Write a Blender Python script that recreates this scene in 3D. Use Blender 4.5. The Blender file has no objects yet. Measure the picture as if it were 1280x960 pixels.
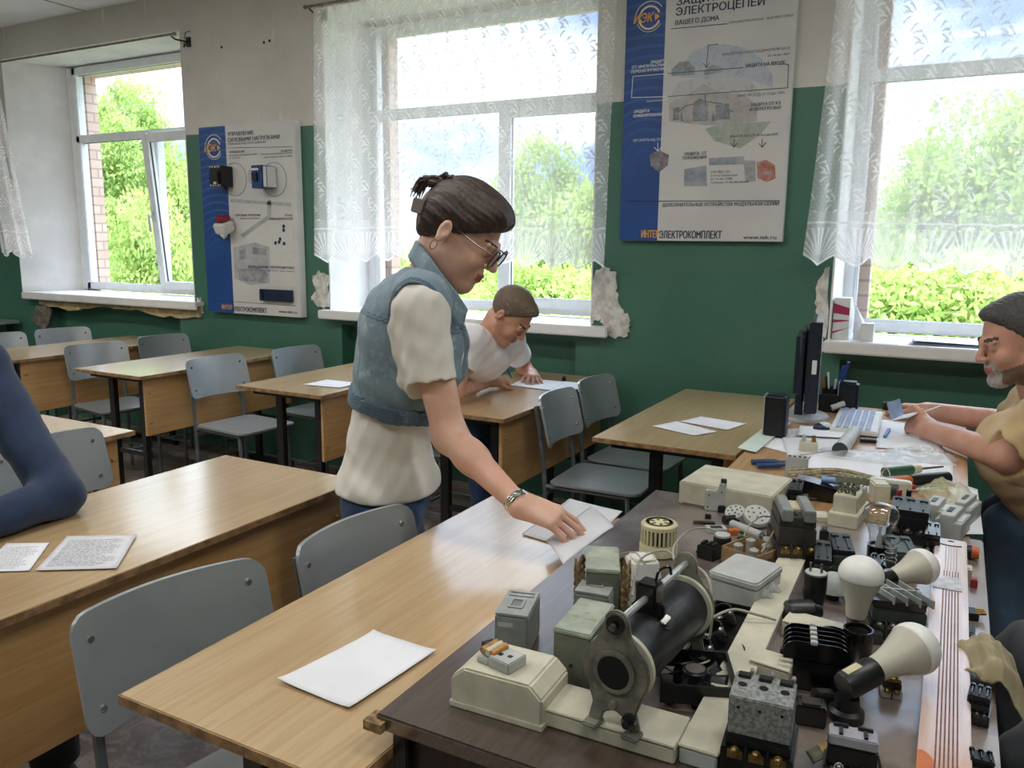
import bpy, bmesh, math, random
import numpy as np
from mathutils import Vector, Matrix, Euler, geometry
sc = bpy.context.scene
C = sc.collection
PI = math.pi
R = math.radians

# ---------------------------------------------------------------- camera, world, sun, exposure
CAM = Vector((0, 0, 1.45)); FPX = 1020.0
FW = Vector((-0.4676, 0.8672, -0.1713)).normalized()
RT = Vector((0.8793, 0.4762, 0.009)).normalized()
UP = RT.cross(FW).normalized(); RT = FW.cross(UP).normalized()
cam = bpy.data.cameras.new('camera'); cam.sensor_width = 36; cam.lens = FPX / 1280 * 36; cam.clip_start = .02; cam.clip_end = 500
camo = bpy.data.objects.new('camera', cam); C.objects.link(camo)
camo.matrix_world = Matrix((( RT.x, UP.x, -FW.x, CAM.x), (RT.y, UP.y, -FW.y, CAM.y), (RT.z, UP.z, -FW.z, CAM.z), (0, 0, 0, 1)))
sc.camera = camo
sc.view_settings.view_transform = 'Standard'; sc.view_settings.look = 'None'
sc.view_settings.exposure = 0.22; sc.view_settings.gamma = 1.0; sc.view_settings.use_curve_mapping = False
SKY_STRENGTH = 1.0; SUN_STRENGTH = 4.5; FILL_LAMP_W = 15.0
sun = bpy.data.lights.new('sun', 'SUN'); sun.energy = SUN_STRENGTH; sun.angle = R(1); sun.color = (1, .96, .88)
suno = bpy.data.objects.new('sun', sun); C.objects.link(suno); suno.rotation_euler = Euler((R(42), 0, R(25)))

# measured points of the place: a direction seen from where the photo was taken, at a known plane
def ray(px, py): return FW + RT * ((px - 640) / FPX) - UP * ((py - 480) / FPX)
def aty(px, py, Y): d = ray(px, py); return CAM + d * (Y / d.y)
def atz(px, py, Z): d = ray(px, py); return CAM + d * ((Z - CAM.z) / d.z)
def atx(px, py, X): d = ray(px, py); return CAM + d * (X / d.x)

# ---------------------------------------------------------------- node helpers
def lin(c):
    if isinstance(c, str):
        c = c.lstrip('#'); c = tuple(int(c[i:i+2], 16) / 255 for i in (0, 2, 4))
    return tuple((x / 12.92 if x <= .04045 else ((x + .055) / 1.055) ** 2.4) for x in c)
def c4(c): return tuple(lin(c)) + (1,)
class X:                                         # tiny expression wrapper over node sockets
    def __init__(s, nt, v): s.nt = nt; s.v = v
    def _m(s, op, *a):
        n = s.nt.nodes.new('ShaderNodeMath'); n.operation = op
        for i, q in enumerate((s,) + a):
            q = q.v if isinstance(q, X) else q
            if isinstance(q, (int, float)): n.inputs[i].default_value = q
            else: s.nt.links.new(q, n.inputs[i])
        return X(s.nt, n.outputs[0])
    def __add__(s, o): return s._m('ADD', o)
    def __radd__(s, o): return s._m('ADD', o)
    def __sub__(s, o): return s._m('SUBTRACT', o)
    def __rsub__(s, o): return X(s.nt, o)._m('SUBTRACT', s)
    def __mul__(s, o): return s._m('MULTIPLY', o)
    def __rmul__(s, o): return s._m('MULTIPLY', o)
    def __truediv__(s, o): return s._m('DIVIDE', o)
    def gt(s, o): return s._m('GREATER_THAN', o)
    def lt(s, o): return s._m('LESS_THAN', o)
    def f(s, op, *a): return s._m(op, *a)
    def step(s, a, b):                           # smooth 0..1 ramp between a and b
        n = s.nt.nodes.new('ShaderNodeMapRange'); n.interpolation_type = 'SMOOTHSTEP'
        s.nt.links.new(s.v, n.inputs[0]); n.inputs[1].default_value = a; n.inputs[2].default_value = b
        return X(s.nt, n.outputs[0])
class NT:
    def __init__(s, nt): s.nt = nt
    def node(s, t, **k):
        n = s.nt.nodes.new(t)
        for a, b in k.items(): setattr(n, a, b)
        return n
    def link(s, a, b): s.nt.links.new(a.v if isinstance(a, X) else a, b)
    def xyz(s, vec):
        n = s.node('ShaderNodeSeparateXYZ'); s.link(vec, n.inputs[0]); return [X(s.nt, o) for o in n.outputs]
    def pos(s): return s.node('ShaderNodeNewGeometry').outputs['Position']
    def obj(s): return s.node('ShaderNodeTexCoord').outputs['Object']
    def gen(s): return s.node('ShaderNodeTexCoord').outputs['Generated']
    def uv(s): return s.node('ShaderNodeTexCoord').outputs['UV']
    def mapv(s, vec, sc_=(1, 1, 1), loc=(0, 0, 0), rot=(0, 0, 0)):
        n = s.node('ShaderNodeMapping'); s.link(vec, n.inputs[0]); n.inputs['Scale'].default_value = sc_
        n.inputs['Location'].default_value = loc; n.inputs['Rotation'].default_value = rot; return n.outputs[0]
    def noise(s, vec, scale, detail=3, rough=.5, dist=0):
        n = s.node('ShaderNodeTexNoise'); s.link(vec, n.inputs['Vector']); n.inputs['Scale'].default_value = scale
        n.inputs['Detail'].default_value = detail; n.inputs['Roughness'].default_value = rough
        n.inputs['Distortion'].default_value = dist; return X(s.nt, n.outputs[0])
    def ramp(s, fac, stops):
        n = s.node('ShaderNodeValToRGB'); s.link(fac, n.inputs[0]); e = n.color_ramp.elements
        while len(e) < len(stops): e.new(.5)
        for q, (p, c) in zip(e, stops): q.position = p; q.color = c4(c)
        return n.outputs[0]
    def mix(s, fac, a, b, mode='MIX'):
        n = s.node('ShaderNodeMix', data_type='RGBA', blend_type=mode)
        for i, q in ((0, fac), (6, a), (7, b)):
            if isinstance(q, (X, bpy.types.NodeSocket)): s.link(q, n.inputs[i])
            elif i == 0: n.inputs[0].default_value = q
            else: n.inputs[i].default_value = c4(q)
        return n.outputs[2]
    def bump(s, h, strength=.3, dist=.01):
        n = s.node('ShaderNodeBump'); s.link(h, n.inputs['Height']); n.inputs['Strength'].default_value = strength
        n.inputs['Distance'].default_value = dist; return n.outputs[0]
def newmat(name):
    m = bpy.data.materials.new(name); m.use_nodes = True
    t = NT(m.node_tree); return m, t, m.node_tree.nodes['Principled BSDF']
_mc = {}
def mat(name, col='#888888', rough=.5, metal=0, var=.12, scale=14, bump=0, bscale=60, coat=0, spec=None, col2=None, speck=None, sheen=0):
    if name in _mc: return _mc[name]
    m, t, b = newmat(name)
    c = lin(col); v = t.obj()
    n = t.noise(v, scale, 4, .6)
    d = col2 or tuple(max(0, x ** 1 * (1 - var)) for x in [int(col.lstrip('#')[i:i+2], 16) / 255 for i in (0, 2, 4)])
    out = t.mix(n.step(.35, .65), col, d)
    if speck: out = t.mix(t.noise(v, speck[1], 2, .5).step(speck[2], speck[2] + .04), out, speck[0])
    t.link(out, b.inputs['Base Color'])
    b.inputs['Roughness'].default_value = rough; b.inputs['Metallic'].default_value = metal
    if coat: b.inputs['Coat Weight'].default_value = coat; b.inputs['Coat Roughness'].default_value = .15
    if spec is not None: b.inputs['Specular IOR Level'].default_value = spec
    if sheen: b.inputs['Sheen Weight'].default_value = sheen
    if bump: t.link(t.bump(t.noise(v, bscale, 3, .6), bump, .005), b.inputs['Normal'])
    _mc[name] = m; return m

# sky
w = bpy.data.worlds.new('sky'); sc.world = w; w.use_nodes = True
t = NT(w.node_tree); bg = w.node_tree.nodes['Background']
g = t.node('ShaderNodeTexCoord').outputs['Generated']
cl = t.noise(t.mapv(g, (1, 1, 2.6), (3.1, 1.7, .4)), 2.6, 6, .58)
_, _, gz = t.xyz(g)
def vmul(col, k):
    n = t.node('ShaderNodeVectorMath', operation='SCALE')
    if isinstance(col, tuple): n.inputs[0].default_value = col
    else: t.link(col, n.inputs[0])
    if isinstance(k, X): t.link(k, n.inputs['Scale'])
    else: n.inputs['Scale'].default_value = k
    return n.outputs[0]
nm = t.node('ShaderNodeMix', data_type='VECTOR'); t.link(cl.step(.40, .60), nm.inputs[0]); nm.inputs[4].default_value = (.62, .90, 1.55); nm.inputs[5].default_value = (2.9, 3.15, 3.5)
skyc = vmul(nm.outputs[1], gz.step(.25, .75) * 3.2 + 1.0)          # brighter towards the hazy zenith
t.link(skyc, bg.inputs[0]); bg.inputs[1].default_value = SKY_STRENGTH

# ---------------------------------------------------------------- mesh builder
class MB:
    def __init__(s): s.v = []; s.f = []; s.m = []; s.T = Matrix()
    def add(s, vs, fs, mi=0):
        b = len(s.v); s.v += [tuple(s.T @ Vector(p)) for p in vs]
        s.f += [tuple(b + i for i in f) for f in fs]; s.m += [mi] * len(fs)
        return s
    def box(s, c, d, mi=0, rot=None, taper=None):
        x, y, z = (q / 2 for q in d); tx, ty = taper or (1, 1)
        vs = [(-x, -y, -z), (x, -y, -z), (x, y, -z), (-x, y, -z), (-x*tx, -y*ty, z), (x*tx, -y*ty, z), (x*tx, y*ty, z), (-x*tx, y*ty, z)]
        M = Matrix.Translation(c) @ (Euler(rot).to_matrix().to_4x4() if rot else Matrix())
        return s.add([M @ Vector(p) for p in vs], [(0, 3, 2, 1), (4, 5, 6, 7), (0, 1, 5, 4), (1, 2, 6, 5), (2, 3, 7, 6), (3, 0, 4, 7)], mi)
    def bx(s, x0, x1, y0, y1, z0, z1, mi=0): return s.box(((x0+x1)/2, (y0+y1)/2, (z0+z1)/2), (abs(x1-x0), abs(y1-y0), abs(z1-z0)), mi)
    def prism(s, poly, a, b, axis=2, mi=0):      # polygon swept along an axis
        n = len(poly)
        def P(p, h): return {2: (p[0], p[1], h), 1: (p[0], h, p[1]), 0: (h, p[0], p[1])}[axis]
        vs = [P(p, a) for p in poly] + [P(p, b) for p in poly]
        return s.add(vs, [tuple(range(n))[::-1], tuple(range(n, 2*n))] + [(i, (i+1) % n, n+(i+1) % n, n+i) for i in range(n)], mi)
    def lathe(s, prof, n=24, c=(0, 0, 0), axis=(0, 0, 1), mi=0, a0=0, a1=2*PI):
        q = Vector((0, 0, 1)).rotation_difference(Vector(axis).normalized()).to_matrix(); c = Vector(c)
        full = abs(a1 - a0 - 2*PI) < 1e-6; m = n if full else n + 1
        vs = [c + q @ Vector((r*math.cos(a0+(a1-a0)*k/n), r*math.sin(a0+(a1-a0)*k/n), h)) for r, h in prof for k in range(m)]
        fs = []
        for i in range(len(prof) - 1):
            for k in range(n):
                j = (k+1) % m; fs.append((i*m+k, i*m+j, (i+1)*m+j, (i+1)*m+k))
        if full:
            fs.append(tuple(range(m))[::-1]); fs.append(tuple((len(prof)-1)*m + k for k in range(m)))
        return s.add(vs, fs, mi)
    def cyl(s, p0, p1, r, r2=None, n=16, mi=0):
        p0 = Vector(p0); p1 = Vector(p1); return s.lathe([(r, 0), (r if r2 is None else r2, (p1-p0).length)], n, p0, p1-p0, mi)
    def ball(s, c, r, n=16, m=9, sq=(1, 1, 1), mi=0):
        vs = [(c[0], c[1], c[2]-r*sq[2])]
        for i in range(1, m):
            a = PI*i/m
            vs += [(c[0]+sq[0]*r*math.sin(a)*math.cos(2*PI*k/n), c[1]+sq[1]*r*math.sin(a)*math.sin(2*PI*k/n), c[2]-sq[2]*r*math.cos(a)) for k in range(n)]
        vs.append((c[0], c[1], c[2]+r*sq[2])); L = len(vs)-1
        fs = [(0, 1+(k+1) % n, 1+k) for k in range(n)] + [(L, L-n+k, L-n+(k+1) % n) for k in range(n)]
        for i in range(m-2):
            for k in range(n): fs.append((1+i*n+k, 1+i*n+(k+1) % n, 1+(i+1)*n+(k+1) % n, 1+(i+1)*n+k))
        return s.add(vs, fs, mi)
    def tube(s, pts, r, n=8, mi=0, closed=False, smooth=0):
        P = [Vector(p) for p in pts]
        if smooth: P = spline(P, smooth, closed)
        rr = r if isinstance(r, (list, tuple)) else None
        vs = []; N = len(P); up = None
        for i, p in enumerate(P):
            a = P[(i-1) % N] if closed or i > 0 else p; b = P[(i+1) % N] if closed or i < N-1 else p
            d = (b - a).normalized() if (b-a).length > 1e-9 else Vector((0, 0, 1))
            if up is None: up = d.orthogonal().normalized()
            up = (up - d*up.dot(d)); up = up.normalized() if up.length > 1e-6 else d.orthogonal().normalized()
            sd = d.cross(up); q = r if rr is None else rr[min(len(rr)-1, int(round(i*(len(rr)-1)/max(1, N-1))))]
            vs += [p + (up*math.cos(2*PI*k/n) + sd*math.sin(2*PI*k/n))*q for k in range(n)]
        fs = [(i*n+k, ((i+1) % N)*n+k, ((i+1) % N)*n+(k+1) % n, i*n+(k+1) % n)[::-1] for i in range(N if closed else N-1) for k in range(n)]
        if not closed: fs += [tuple(range(n)), tuple((N-1)*n+k for k in range(n))[::-1]]
        return s.add(vs, fs, mi)
    def sheet(s, f, nu, nv, mi=0):
        vs = [f(i/nu, j/nv) for j in range(nv+1) for i in range(nu+1)]
        return s.add(vs, [(j*(nu+1)+i, j*(nu+1)+i+1, (j+1)*(nu+1)+i+1, (j+1)*(nu+1)+i) for j in range(nv) for i in range(nu)], mi)
    def build(s, name, mats, parent=None, bevel=0, seg=2, loc=None, smooth=True, fixn=True, solid=0):
        me = bpy.data.meshes.new(name); me.from_pydata(s.v, [], s.f)
        for i, m in enumerate(s.m): me.polygons[i].material_index = m
        bm = bmesh.new(); bm.from_mesh(me)
        if fixn: bmesh.ops.recalc_face_normals(bm, faces=bm.faces)
        if bevel:
            es = [e for e in bm.edges if len(e.link_faces) == 2 and e.calc_face_angle(0) > R(40)]
            bmesh.ops.bevel(bm, geom=es, offset=bevel, segments=seg, affect='EDGES', clamp_overlap=True)
        if smooth:
            for fc in bm.faces: fc.smooth = True
            for e in bm.edges:
                if len(e.link_faces) == 2 and e.calc_face_angle(0) > R(38): e.smooth = False
        bm.to_mesh(me); bm.free()
        for m in (mats if isinstance(mats, (list, tuple)) else [mats]): me.materials.append(m)
        o = bpy.data.objects.new(name, me); C.objects.link(o); o.parent = parent
        if loc is not None: o.location = loc
        if solid:
            md = o.modifiers.new('s', 'SOLIDIFY'); md.thickness = solid; md.offset = 0
        return o
def spline(P, k=6, closed=False):
    N = len(P); out = []
    for i in range(N if closed else N-1):
        g = (lambda j: P[j % N]) if closed else (lambda j: P[min(max(j, 0), N-1)])
        a, b, c, d = g(i-1), g(i), g(i+1), g(i+2)
        for q in range(k):
            u = q/k; out.append(.5*((2*b) + (c-a)*u + (2*a-5*b+4*c-d)*u*u + (3*b-a-3*c+d)*u**3))
    if not closed: out.append(P[-1])
    return out
def tag(o, label=None, cat=None, group=None, kind=None):
    if label: o['label'] = label
    if cat: o['category'] = cat
    if group: o['group'] = group
    if kind: o['kind'] = kind
    return o
def empty(name, loc, label=None, cat=None, group=None, rz=0, kind=None):
    o = bpy.data.objects.new(name, None); C.objects.link(o); o.location = loc; o.rotation_euler = (0, 0, rz)
    o.empty_display_size = .05
    return tag(o, label, cat, group, kind)
def kids(o): return [c for c in C.objects if c.parent == o]
def copy_tree(o, parent=None, pt=None):
    c = o.copy(); C.objects.link(c); c.parent = parent
    for ch in kids(o): copy_tree(ch, c)
    return c
def rrect(w, h, r, n=5):                         # rounded rectangle outline centred on 0
    out = []
    for cx, cy, a in ((w/2-r, h/2-r, 0), (-w/2+r, h/2-r, 90), (-w/2+r, -h/2+r, 180), (w/2-r, -h/2+r, 270)):
        out += [(cx+r*math.cos(R(a+90*k/n)), cy+r*math.sin(R(a+90*k/n))) for k in range(n+1)]
    return out
def circ(r, n=24, cx=0, cy=0, ry=None, a0=0, a1=2*PI):
    return [(cx+r*math.cos(a0+(a1-a0)*k/n), cy+(ry or r)*math.sin(a0+(a1-a0)*k/n)) for k in range(n)]
_font = {}
def text_mesh(body, size, bold=False, italic=0, ext=.0004, align='LEFT', width=None):
    cu = bpy.data.curves.new('lettering', 'FONT'); cu.body = body.replace('\u041c', 'M'); cu.size = 1; cu.extrude = 0
    cu.align_x = align; cu.shear = italic; cu.resolution_u = 3
    o = bpy.data.objects.new('lettering', cu); C.objects.link(o)
    bpy.context.view_layer.update()
    cv = o.to_curve(bpy.context.evaluated_depsgraph_get()); loops = []
    for sp in cv.splines:                          # outlines of the letters; contours may overlap, so each is filled on its own
        P_ = sp.bezier_points; L_ = []
        for i in range(len(P_)):
            p, q = P_[i], P_[(i+1) % len(P_)]
            straight = (p.handle_right - p.co).length < 1e-4 and (q.handle_left - q.co).length < 1e-4
            L_ += geometry.interpolate_bezier(p.co, p.handle_right, q.handle_left, q.co, 2 if straight else 5)[:-1]
        if len(L_) > 2: loops.append([Vector((v.x, v.y, 0)) for v in L_])
    o.to_curve_clear(); bpy.data.objects.remove(o); bpy.data.curves.remove(cu)
    area = lambda L_: sum(L_[i-1].x*L_[i].y - L_[i].x*L_[i-1].y for i in range(len(L_)))
    def inside(pt, L_):
        c_ = False
        for i in range(len(L_)):
            a_, b_ = L_[i-1], L_[i]
            if (a_.y > pt.y) != (b_.y > pt.y) and pt.x < (b_.x-a_.x)*(pt.y-a_.y)/(b_.y-a_.y) + a_.x: c_ = not c_
        return c_
    within = lambda h, L_: (area(h) > 0) != (area(L_) > 0) and abs(area(L_)) > abs(area(h)) and all(inside(h[k], L_) for k in (0, len(h)//3, 2*len(h)//3))
    holes = [any(within(h, L_) for L_ in loops) for h in loops]
    vs, fs = [], []
    for L_ in [q for q, hl in zip(loops, holes) if not hl]:
        grp = [L_] + [h for h, hl in zip(loops, holes) if hl and within(h, L_)]
        n0 = len(vs); vs += [tuple(v*size) for q in grp for v in q]; fs += [tuple(n0 + i for i in t_) for t_ in geometry.tessellate_polygon(grp)]
    if width and vs:
        x0 = min(v[0] for v in vs); x1 = max(v[0] for v in vs); k = width/max(1e-6, x1-x0)
        vs = [((v[0]-x0)*k, v[1], v[2]) for v in vs]
    if bold and vs:                                # heavier strokes: three close copies, each a hair deeper
        n = len(vs); d = size*.022; base = list(vs); bf = list(fs)
        vs = base + [(a+d, b_, c-.00006) for a, b_, c in base] + [(a-d, b_, c-.00012) for a, b_, c in base] + [(a, b_+d*.6, c-.00018) for a, b_, c in base]
        fs = bf + [tuple(i+n*k for i in f) for k in (1, 2, 3) for f in bf]
    return vs, fs
# ---------------------------------------------------------------- room materials
XL, XR, YF, YB, ZC = -7.75, 2.6, -2.6, 4.0, 3.05
def wall_mat():
    m, t, b = newmat('painted_wall')
    p = t.pos(); x, y, z = t.xyz(p)
    n1 = t.noise(p, 1.6, 5, .62); n2 = t.noise(p, 9, 5, .7); n3 = t.noise(t.mapv(p, (6, 6, .7)), 3, 4, .6)
    up = t.mix(n1.step(.3, .7), '#d8d5ce', '#cac6bf')
    up = t.mix(n3.step(.60, .74), up, '#e4e2dd')
    lo = t.mix(n1.step(.3, .72), '#487562', '#3f6b5a')
    lo = t.mix(n2.step(.66, .72) * .35, lo, '#57866f')
    line = (z + n2 * .012).gt(2.152)
    t.link(t.mix(line, lo, up), b.inputs['Base Color'])
    r = t.node('ShaderNodeMix'); t.link(line, r.inputs[0]); r.inputs[2].default_value = .42; r.inputs[3].default_value = .8
    t.link(r.outputs[0], b.inputs['Roughness'])
    t.link(t.bump(n2 * .6 + t.noise(p, 34, 3, .6) * .3, .32, .01), b.inputs['Normal'])
    return m
M_WALL = wall_mat()
M_REVEAL = mat('reveal_plaster', '#f2efeb', .8, var=.05, scale=3, bump=.15, bscale=20)
M_CEIL = mat('ceiling_whitewash', '#f1f0ec', .9, var=.05, scale=2, bump=.2, bscale=12)
M_PVC = mat('white_upvc', '#eef0f2', .3, var=.03, coat=.2)
M_SILL = mat('white_sill_board', '#ecebe8', .4, var=.04, scale=6)
M_PLASTER = mat('raw_plaster', '#e3e0d8', .95, var=.18, scale=22, bump=.9, bscale=45)
M_FOAM = mat('old_mortar', '#c9b68e', .95, col2='#a8946c', scale=18, bump=1, bscale=60)
M_STEEL = mat('worn_steel', '#8f8f8c', .35, .9, var=.3, scale=30)
M_DARKSTEEL = mat('dark_tarnished_metal', '#55504a', .5, .7, var=.3, scale=40)
def floor_mat():
    m, t, b = newmat('linoleum')
    p = t.pos(); n = t.noise(p, 7, 5, .7, 1.2); n2 = t.noise(p, 40, 3, .6)
    c = t.ramp(n, [(.3, '#5f4d48'), (.48, '#83706a'), (.56, '#a6968d'), (.75, '#6d5a55')])
    c = t.mix(n2.step(.5, .7) * .4, c, '#b5a79d'); t.link(c, b.inputs['Base Color']); b.inputs['Roughness'].default_value = .38
    t.link(t.bump(n2, .1, .003), b.inputs['Normal']); return m
def brick_mat():
    m, t, b = newmat('brick_masonry'); n = t.node('ShaderNodeTexBrick')
    x, y, z = t.xyz(t.pos()); cmb = t.node('ShaderNodeCombineXYZ'); t.link(x + y, cmb.inputs[0]); t.link(z, cmb.inputs[1])
    t.link(cmb.outputs[0], n.inputs['Vector']); n.inputs['Scale'].default_value = 4.0
    n.inputs['Color1'].default_value = c4('#dcc2b2'); n.inputs['Color2'].default_value = c4('#cfae9d'); n.inputs['Mortar'].default_value = c4('#b39a8e')
    n.inputs['Mortar Size'].default_value = .03; n.inputs['Row Height'].default_value = .3; n.inputs['Brick Width'].default_value = 1.0
    t.link(n.outputs[0], b.inputs['Base Color']); b.inputs['Roughness'].default_value = .9; return m
M_FLOOR = floor_mat(); M_BRICK = brick_mat()
def glass_mat():
    m, t, b = newmat('window_glass'); nt = m.node_tree
    nt.nodes.remove(b); tr = t.node('ShaderNodeBsdfTransparent'); tr.inputs[0].default_value = (.96, .975, .97, 1)
    gl = t.node('ShaderNodeBsdfGlossy'); gl.inputs[1].default_value = .02
    fr = t.node('ShaderNodeLayerWeight'); fr.inputs[0].default_value = .5; fx = X(nt, fr.outputs['Facing']).f('POWER', 4.0) * .5 + .03
    mx = t.node('ShaderNodeMixShader'); t.link(fx, mx.inputs[0]); t.link(tr.outputs[0], mx.inputs[1]); t.link(gl.outputs[0], mx.inputs[2])
    t.link(mx.outputs[0], nt.nodes['Material Output'].inputs[0]); return m
M_GLASS = glass_mat()

# ---------------------------------------------------------------- shell
tag(MB().bx(XL, XR, YF, YB + .12, -.1, 0).build('floor', M_FLOOR), kind='structure')
mb = MB(); mb.bx(XL, XR, YF, YB, ZC, ZC + .15)
ceil = tag(mb.build('ceiling', M_CEIL), kind='structure')
sm = MB()
for k in range(7): sm.bx(XL + .9 + k*1.2, XL + .912 + k*1.2, YF, YB, ZC - .004, ZC)
sm.build('slab_joint', mat('joint_line', '#b3b0a8', .9), ceil)
tag(MB().bx(XL - .15, XL, YF, YB + .6, 0, ZC).build('wall_left', M_WALL), kind='structure')
tag(MB().bx(XR, XR + .15, YF, YB + .6, 0, ZC).build('wall_right', M_WALL), kind='structure')
tag(MB().bx(XL, XR, YF - .15, YF, 0, ZC).build('wall_front', M_WALL), kind='structure')
OPEN = [(-6.72, -4.69), (-3.47, -1.68), (-.50, 1.29)]; Z0, Z1 = 1.0, 2.82
NICHE = [(-6.42, -4.86), (-3.38, -1.77), (-.44, 1.0)]
mb = MB(); YO = 4.5; xs = [XL] + [v for o in OPEN for v in o] + [XR]
for i in range(0, len(xs), 2): mb.bx(xs[i], xs[i+1], YB, YO, 0, ZC)
for (a, b_), (na, nb) in zip(OPEN, NICHE):
    mb.bx(a, b_, YB, YO, Z1, ZC)
    mb.bx(a, b_, YB, YO, .93, Z0 - .02); mb.bx(na, nb, YB + .11, YO, 0, .93)
    mb.bx(a, na, YB, YO, 0, .93); mb.bx(nb, b_, YB, YO, 0, .93)
wall = tag(mb.build('wall_back', M_WALL, smooth=False), kind='structure')
# plastered reveals lining each opening (left jamb of the far-left window is splayed)
mb = MB()
for i, (a, b_) in enumerate(OPEN):
    s_ = .22 if i == 0 else .0
    for xx, sg in ((a, 1), (b_, -1)):
        mb.prism([(xx, YB - .002), (xx + sg*(.008), YB - .002), (xx + sg*(s_ + .008), 4.42), (xx + sg*s_ + (0), 4.42)] if s_ else [(xx, YB-.002), (xx+sg*.008, YB-.002), (xx+sg*.008, 4.42), (xx, 4.42)], Z0, Z1, 2)
    mb.bx(a, b_, YB - .002, 4.42, Z1 - .008, Z1)
mb.build('reveal_plaster', M_REVEAL, wall)
# filler behind the splay
# outer brick skin, half a brick proud of the frame
mb = MB()
for i, (a, b_) in enumerate(OPEN):
    a2 = a + (.22 if i == 0 else 0); b2 = b_ - (.22 if i == 0 else 0)
    mb.bx(a2 - .6, a2 + (.065 if i == 0 else .115), 4.5, 4.60, -1, 3.4); mb.bx(b2 - .08, b2 + .6, 4.5, 4.62, -1, 3.4)
    mb.bx(a2, b2, 4.5, 4.62, Z1 - .06, 3.4); mb.bx(a2, b2, 4.5, 4.62, -1, Z0)
mb.build('outer_brickwork', M_BRICK, wall)
# chipped plaster patches around the sills
def patch(name, cx, cz, pts, y=YB, th=.012, m=None, seed=0):
    rnd = random.Random(seed); out = []
    n = len(pts)
    for i in range(n):
        a = Vector(pts[i]); c = Vector(pts[(i+1) % n])
        for k in range(5):
            q = a.lerp(c, k/5); out.append((cx + q.x + rnd.uniform(-.010, .010), cz + q.y + rnd.uniform(-.010, .010)))
    q = MB(); q.prism(out, y - th, y + .002, 1); return q.build(name, m or M_PLASTER, wall, bevel=.004, seg=1)
patch('plaster_patch', -1.60, 1.09, [(-.08, -.06), (-.07, .22), (.0, .24), (.05, .20), (.06, .10), (.08, .02), (.13, -.02), (.14, -.09), (.09, -.13), (.03, -.12), (-.0, -.10), (-.03, -.03)], seed=3)
patch('plaster_patch', -3.53, 1.10, [(.055, -.07), (.055, .14), (-.03, .16), (-.07, .10), (-.05, .04), (-.08, -.02), (-.02, -.07)], seed=5)
patch('plaster_patch', -.535, 1.18, [(.03, -.15), (.03, .17), (-.01, .16), (-.03, .05), (-.02, -.05), (-.05, -.15)], seed=7)
patch('plaster_patch', -6.50, .80, [(-.10, -.03), (-.05, .10), (.10, .12), (.16, .08), (.06, -.10)], seed=8, m=mat('scuffed_plaster', '#8a7f72', .9, var=.3, bump=.5))
patch('plaster_patch', -4.63, .98, [(-.04, -.03), (-.03, .07), (.0, .06), (.02, .0), (.01, -.05)], seed=9)
q = MB(); rnd = random.Random(4); pts = []
for k in range(31):
    u = k/30; pts.append((-6.48 + u*1.85, .985 - .055 - .025*rnd.random() - .02*math.sin(u*9)))
q.prism([(-6.48, .992), (-4.63, .992)] + pts[::-1], YB - .02, YB + .01, 1); q.build('mortar_bed', M_FOAM, wall)
# tiny holes and scrape marks on the upper wall
q = MB()
for px, py in ((277, 59), (330, 53), (337, 51)):
    p = aty(px, py, YB); q.cyl((p.x, YB - .002, p.z), (p.x, YB + .01, p.z), .009, n=8)
q.build('drill_hole', mat('hole_dark', '#3a342e', .9), wall)

# ---------------------------------------------------------------- windows
def frame(mb, x0, x1, z0, z1, w_, y0, y1, mi=0):
    mb.bx(x0, x0+w_, y0, y1, z0, z1, mi); mb.bx(x1-w_, x1, y0, y1, z0, z1, mi)
    mb.bx(x0+w_, x1-w_, y0, y1, z1-w_, z1, mi); mb.bx(x0+w_, x1-w_, y0, y1, z0, z0+w_, mi)
M_GASKET = mat('rubber_gasket', '#3b3d40', .7)
def pane(x0, x1, z0, z1, y, parent):
    g = MB(); g.bx(x0, x1, y-.002, y+.002, z0, z1); o = g.build('pane', M_GLASS, parent, smooth=False)
    return o
def sash(x0, x1, z0, z1, parent, tilt=0, handle_left=True, y=4.42):
    e = bpy.data.objects.new('sash', None)
    q = MB(); frame(q, x0, x1, 0, z1-z0, .062, -.035, .03)
    s_ = q.build('sash', M_PVC, parent, bevel=.006); s_.location = (0, y-.02, z0); s_.rotation_euler = (tilt, 0, 0)
    g = MB(); frame(g, x0+.058, x1-.058, .058, z1-z0-.058, .005, -.010, .004); g.build('gasket', M_GASKET, s_)
    pn = MB(); pn.bx(x0+.06, x1-.06, -.004, 0, .06, z1-z0-.06); pn.build('pane', M_GLASS, s_, smooth=False)
    hx = x0 + .031 if handle_left else x1-.031; hz = (z1-z0)*.48
    h = MB(); h.box((hx, -.041, hz), (.028, .012, .07)); h.cyl((hx, -.045, hz), (hx, -.075, hz), .008, n=10); h.box((hx, -.078, hz-.05), (.018, .014, .13))
    h.build('handle', mat('window_handle', '#d8d9da', .35), s_, bevel=.003)
    return s_
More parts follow.
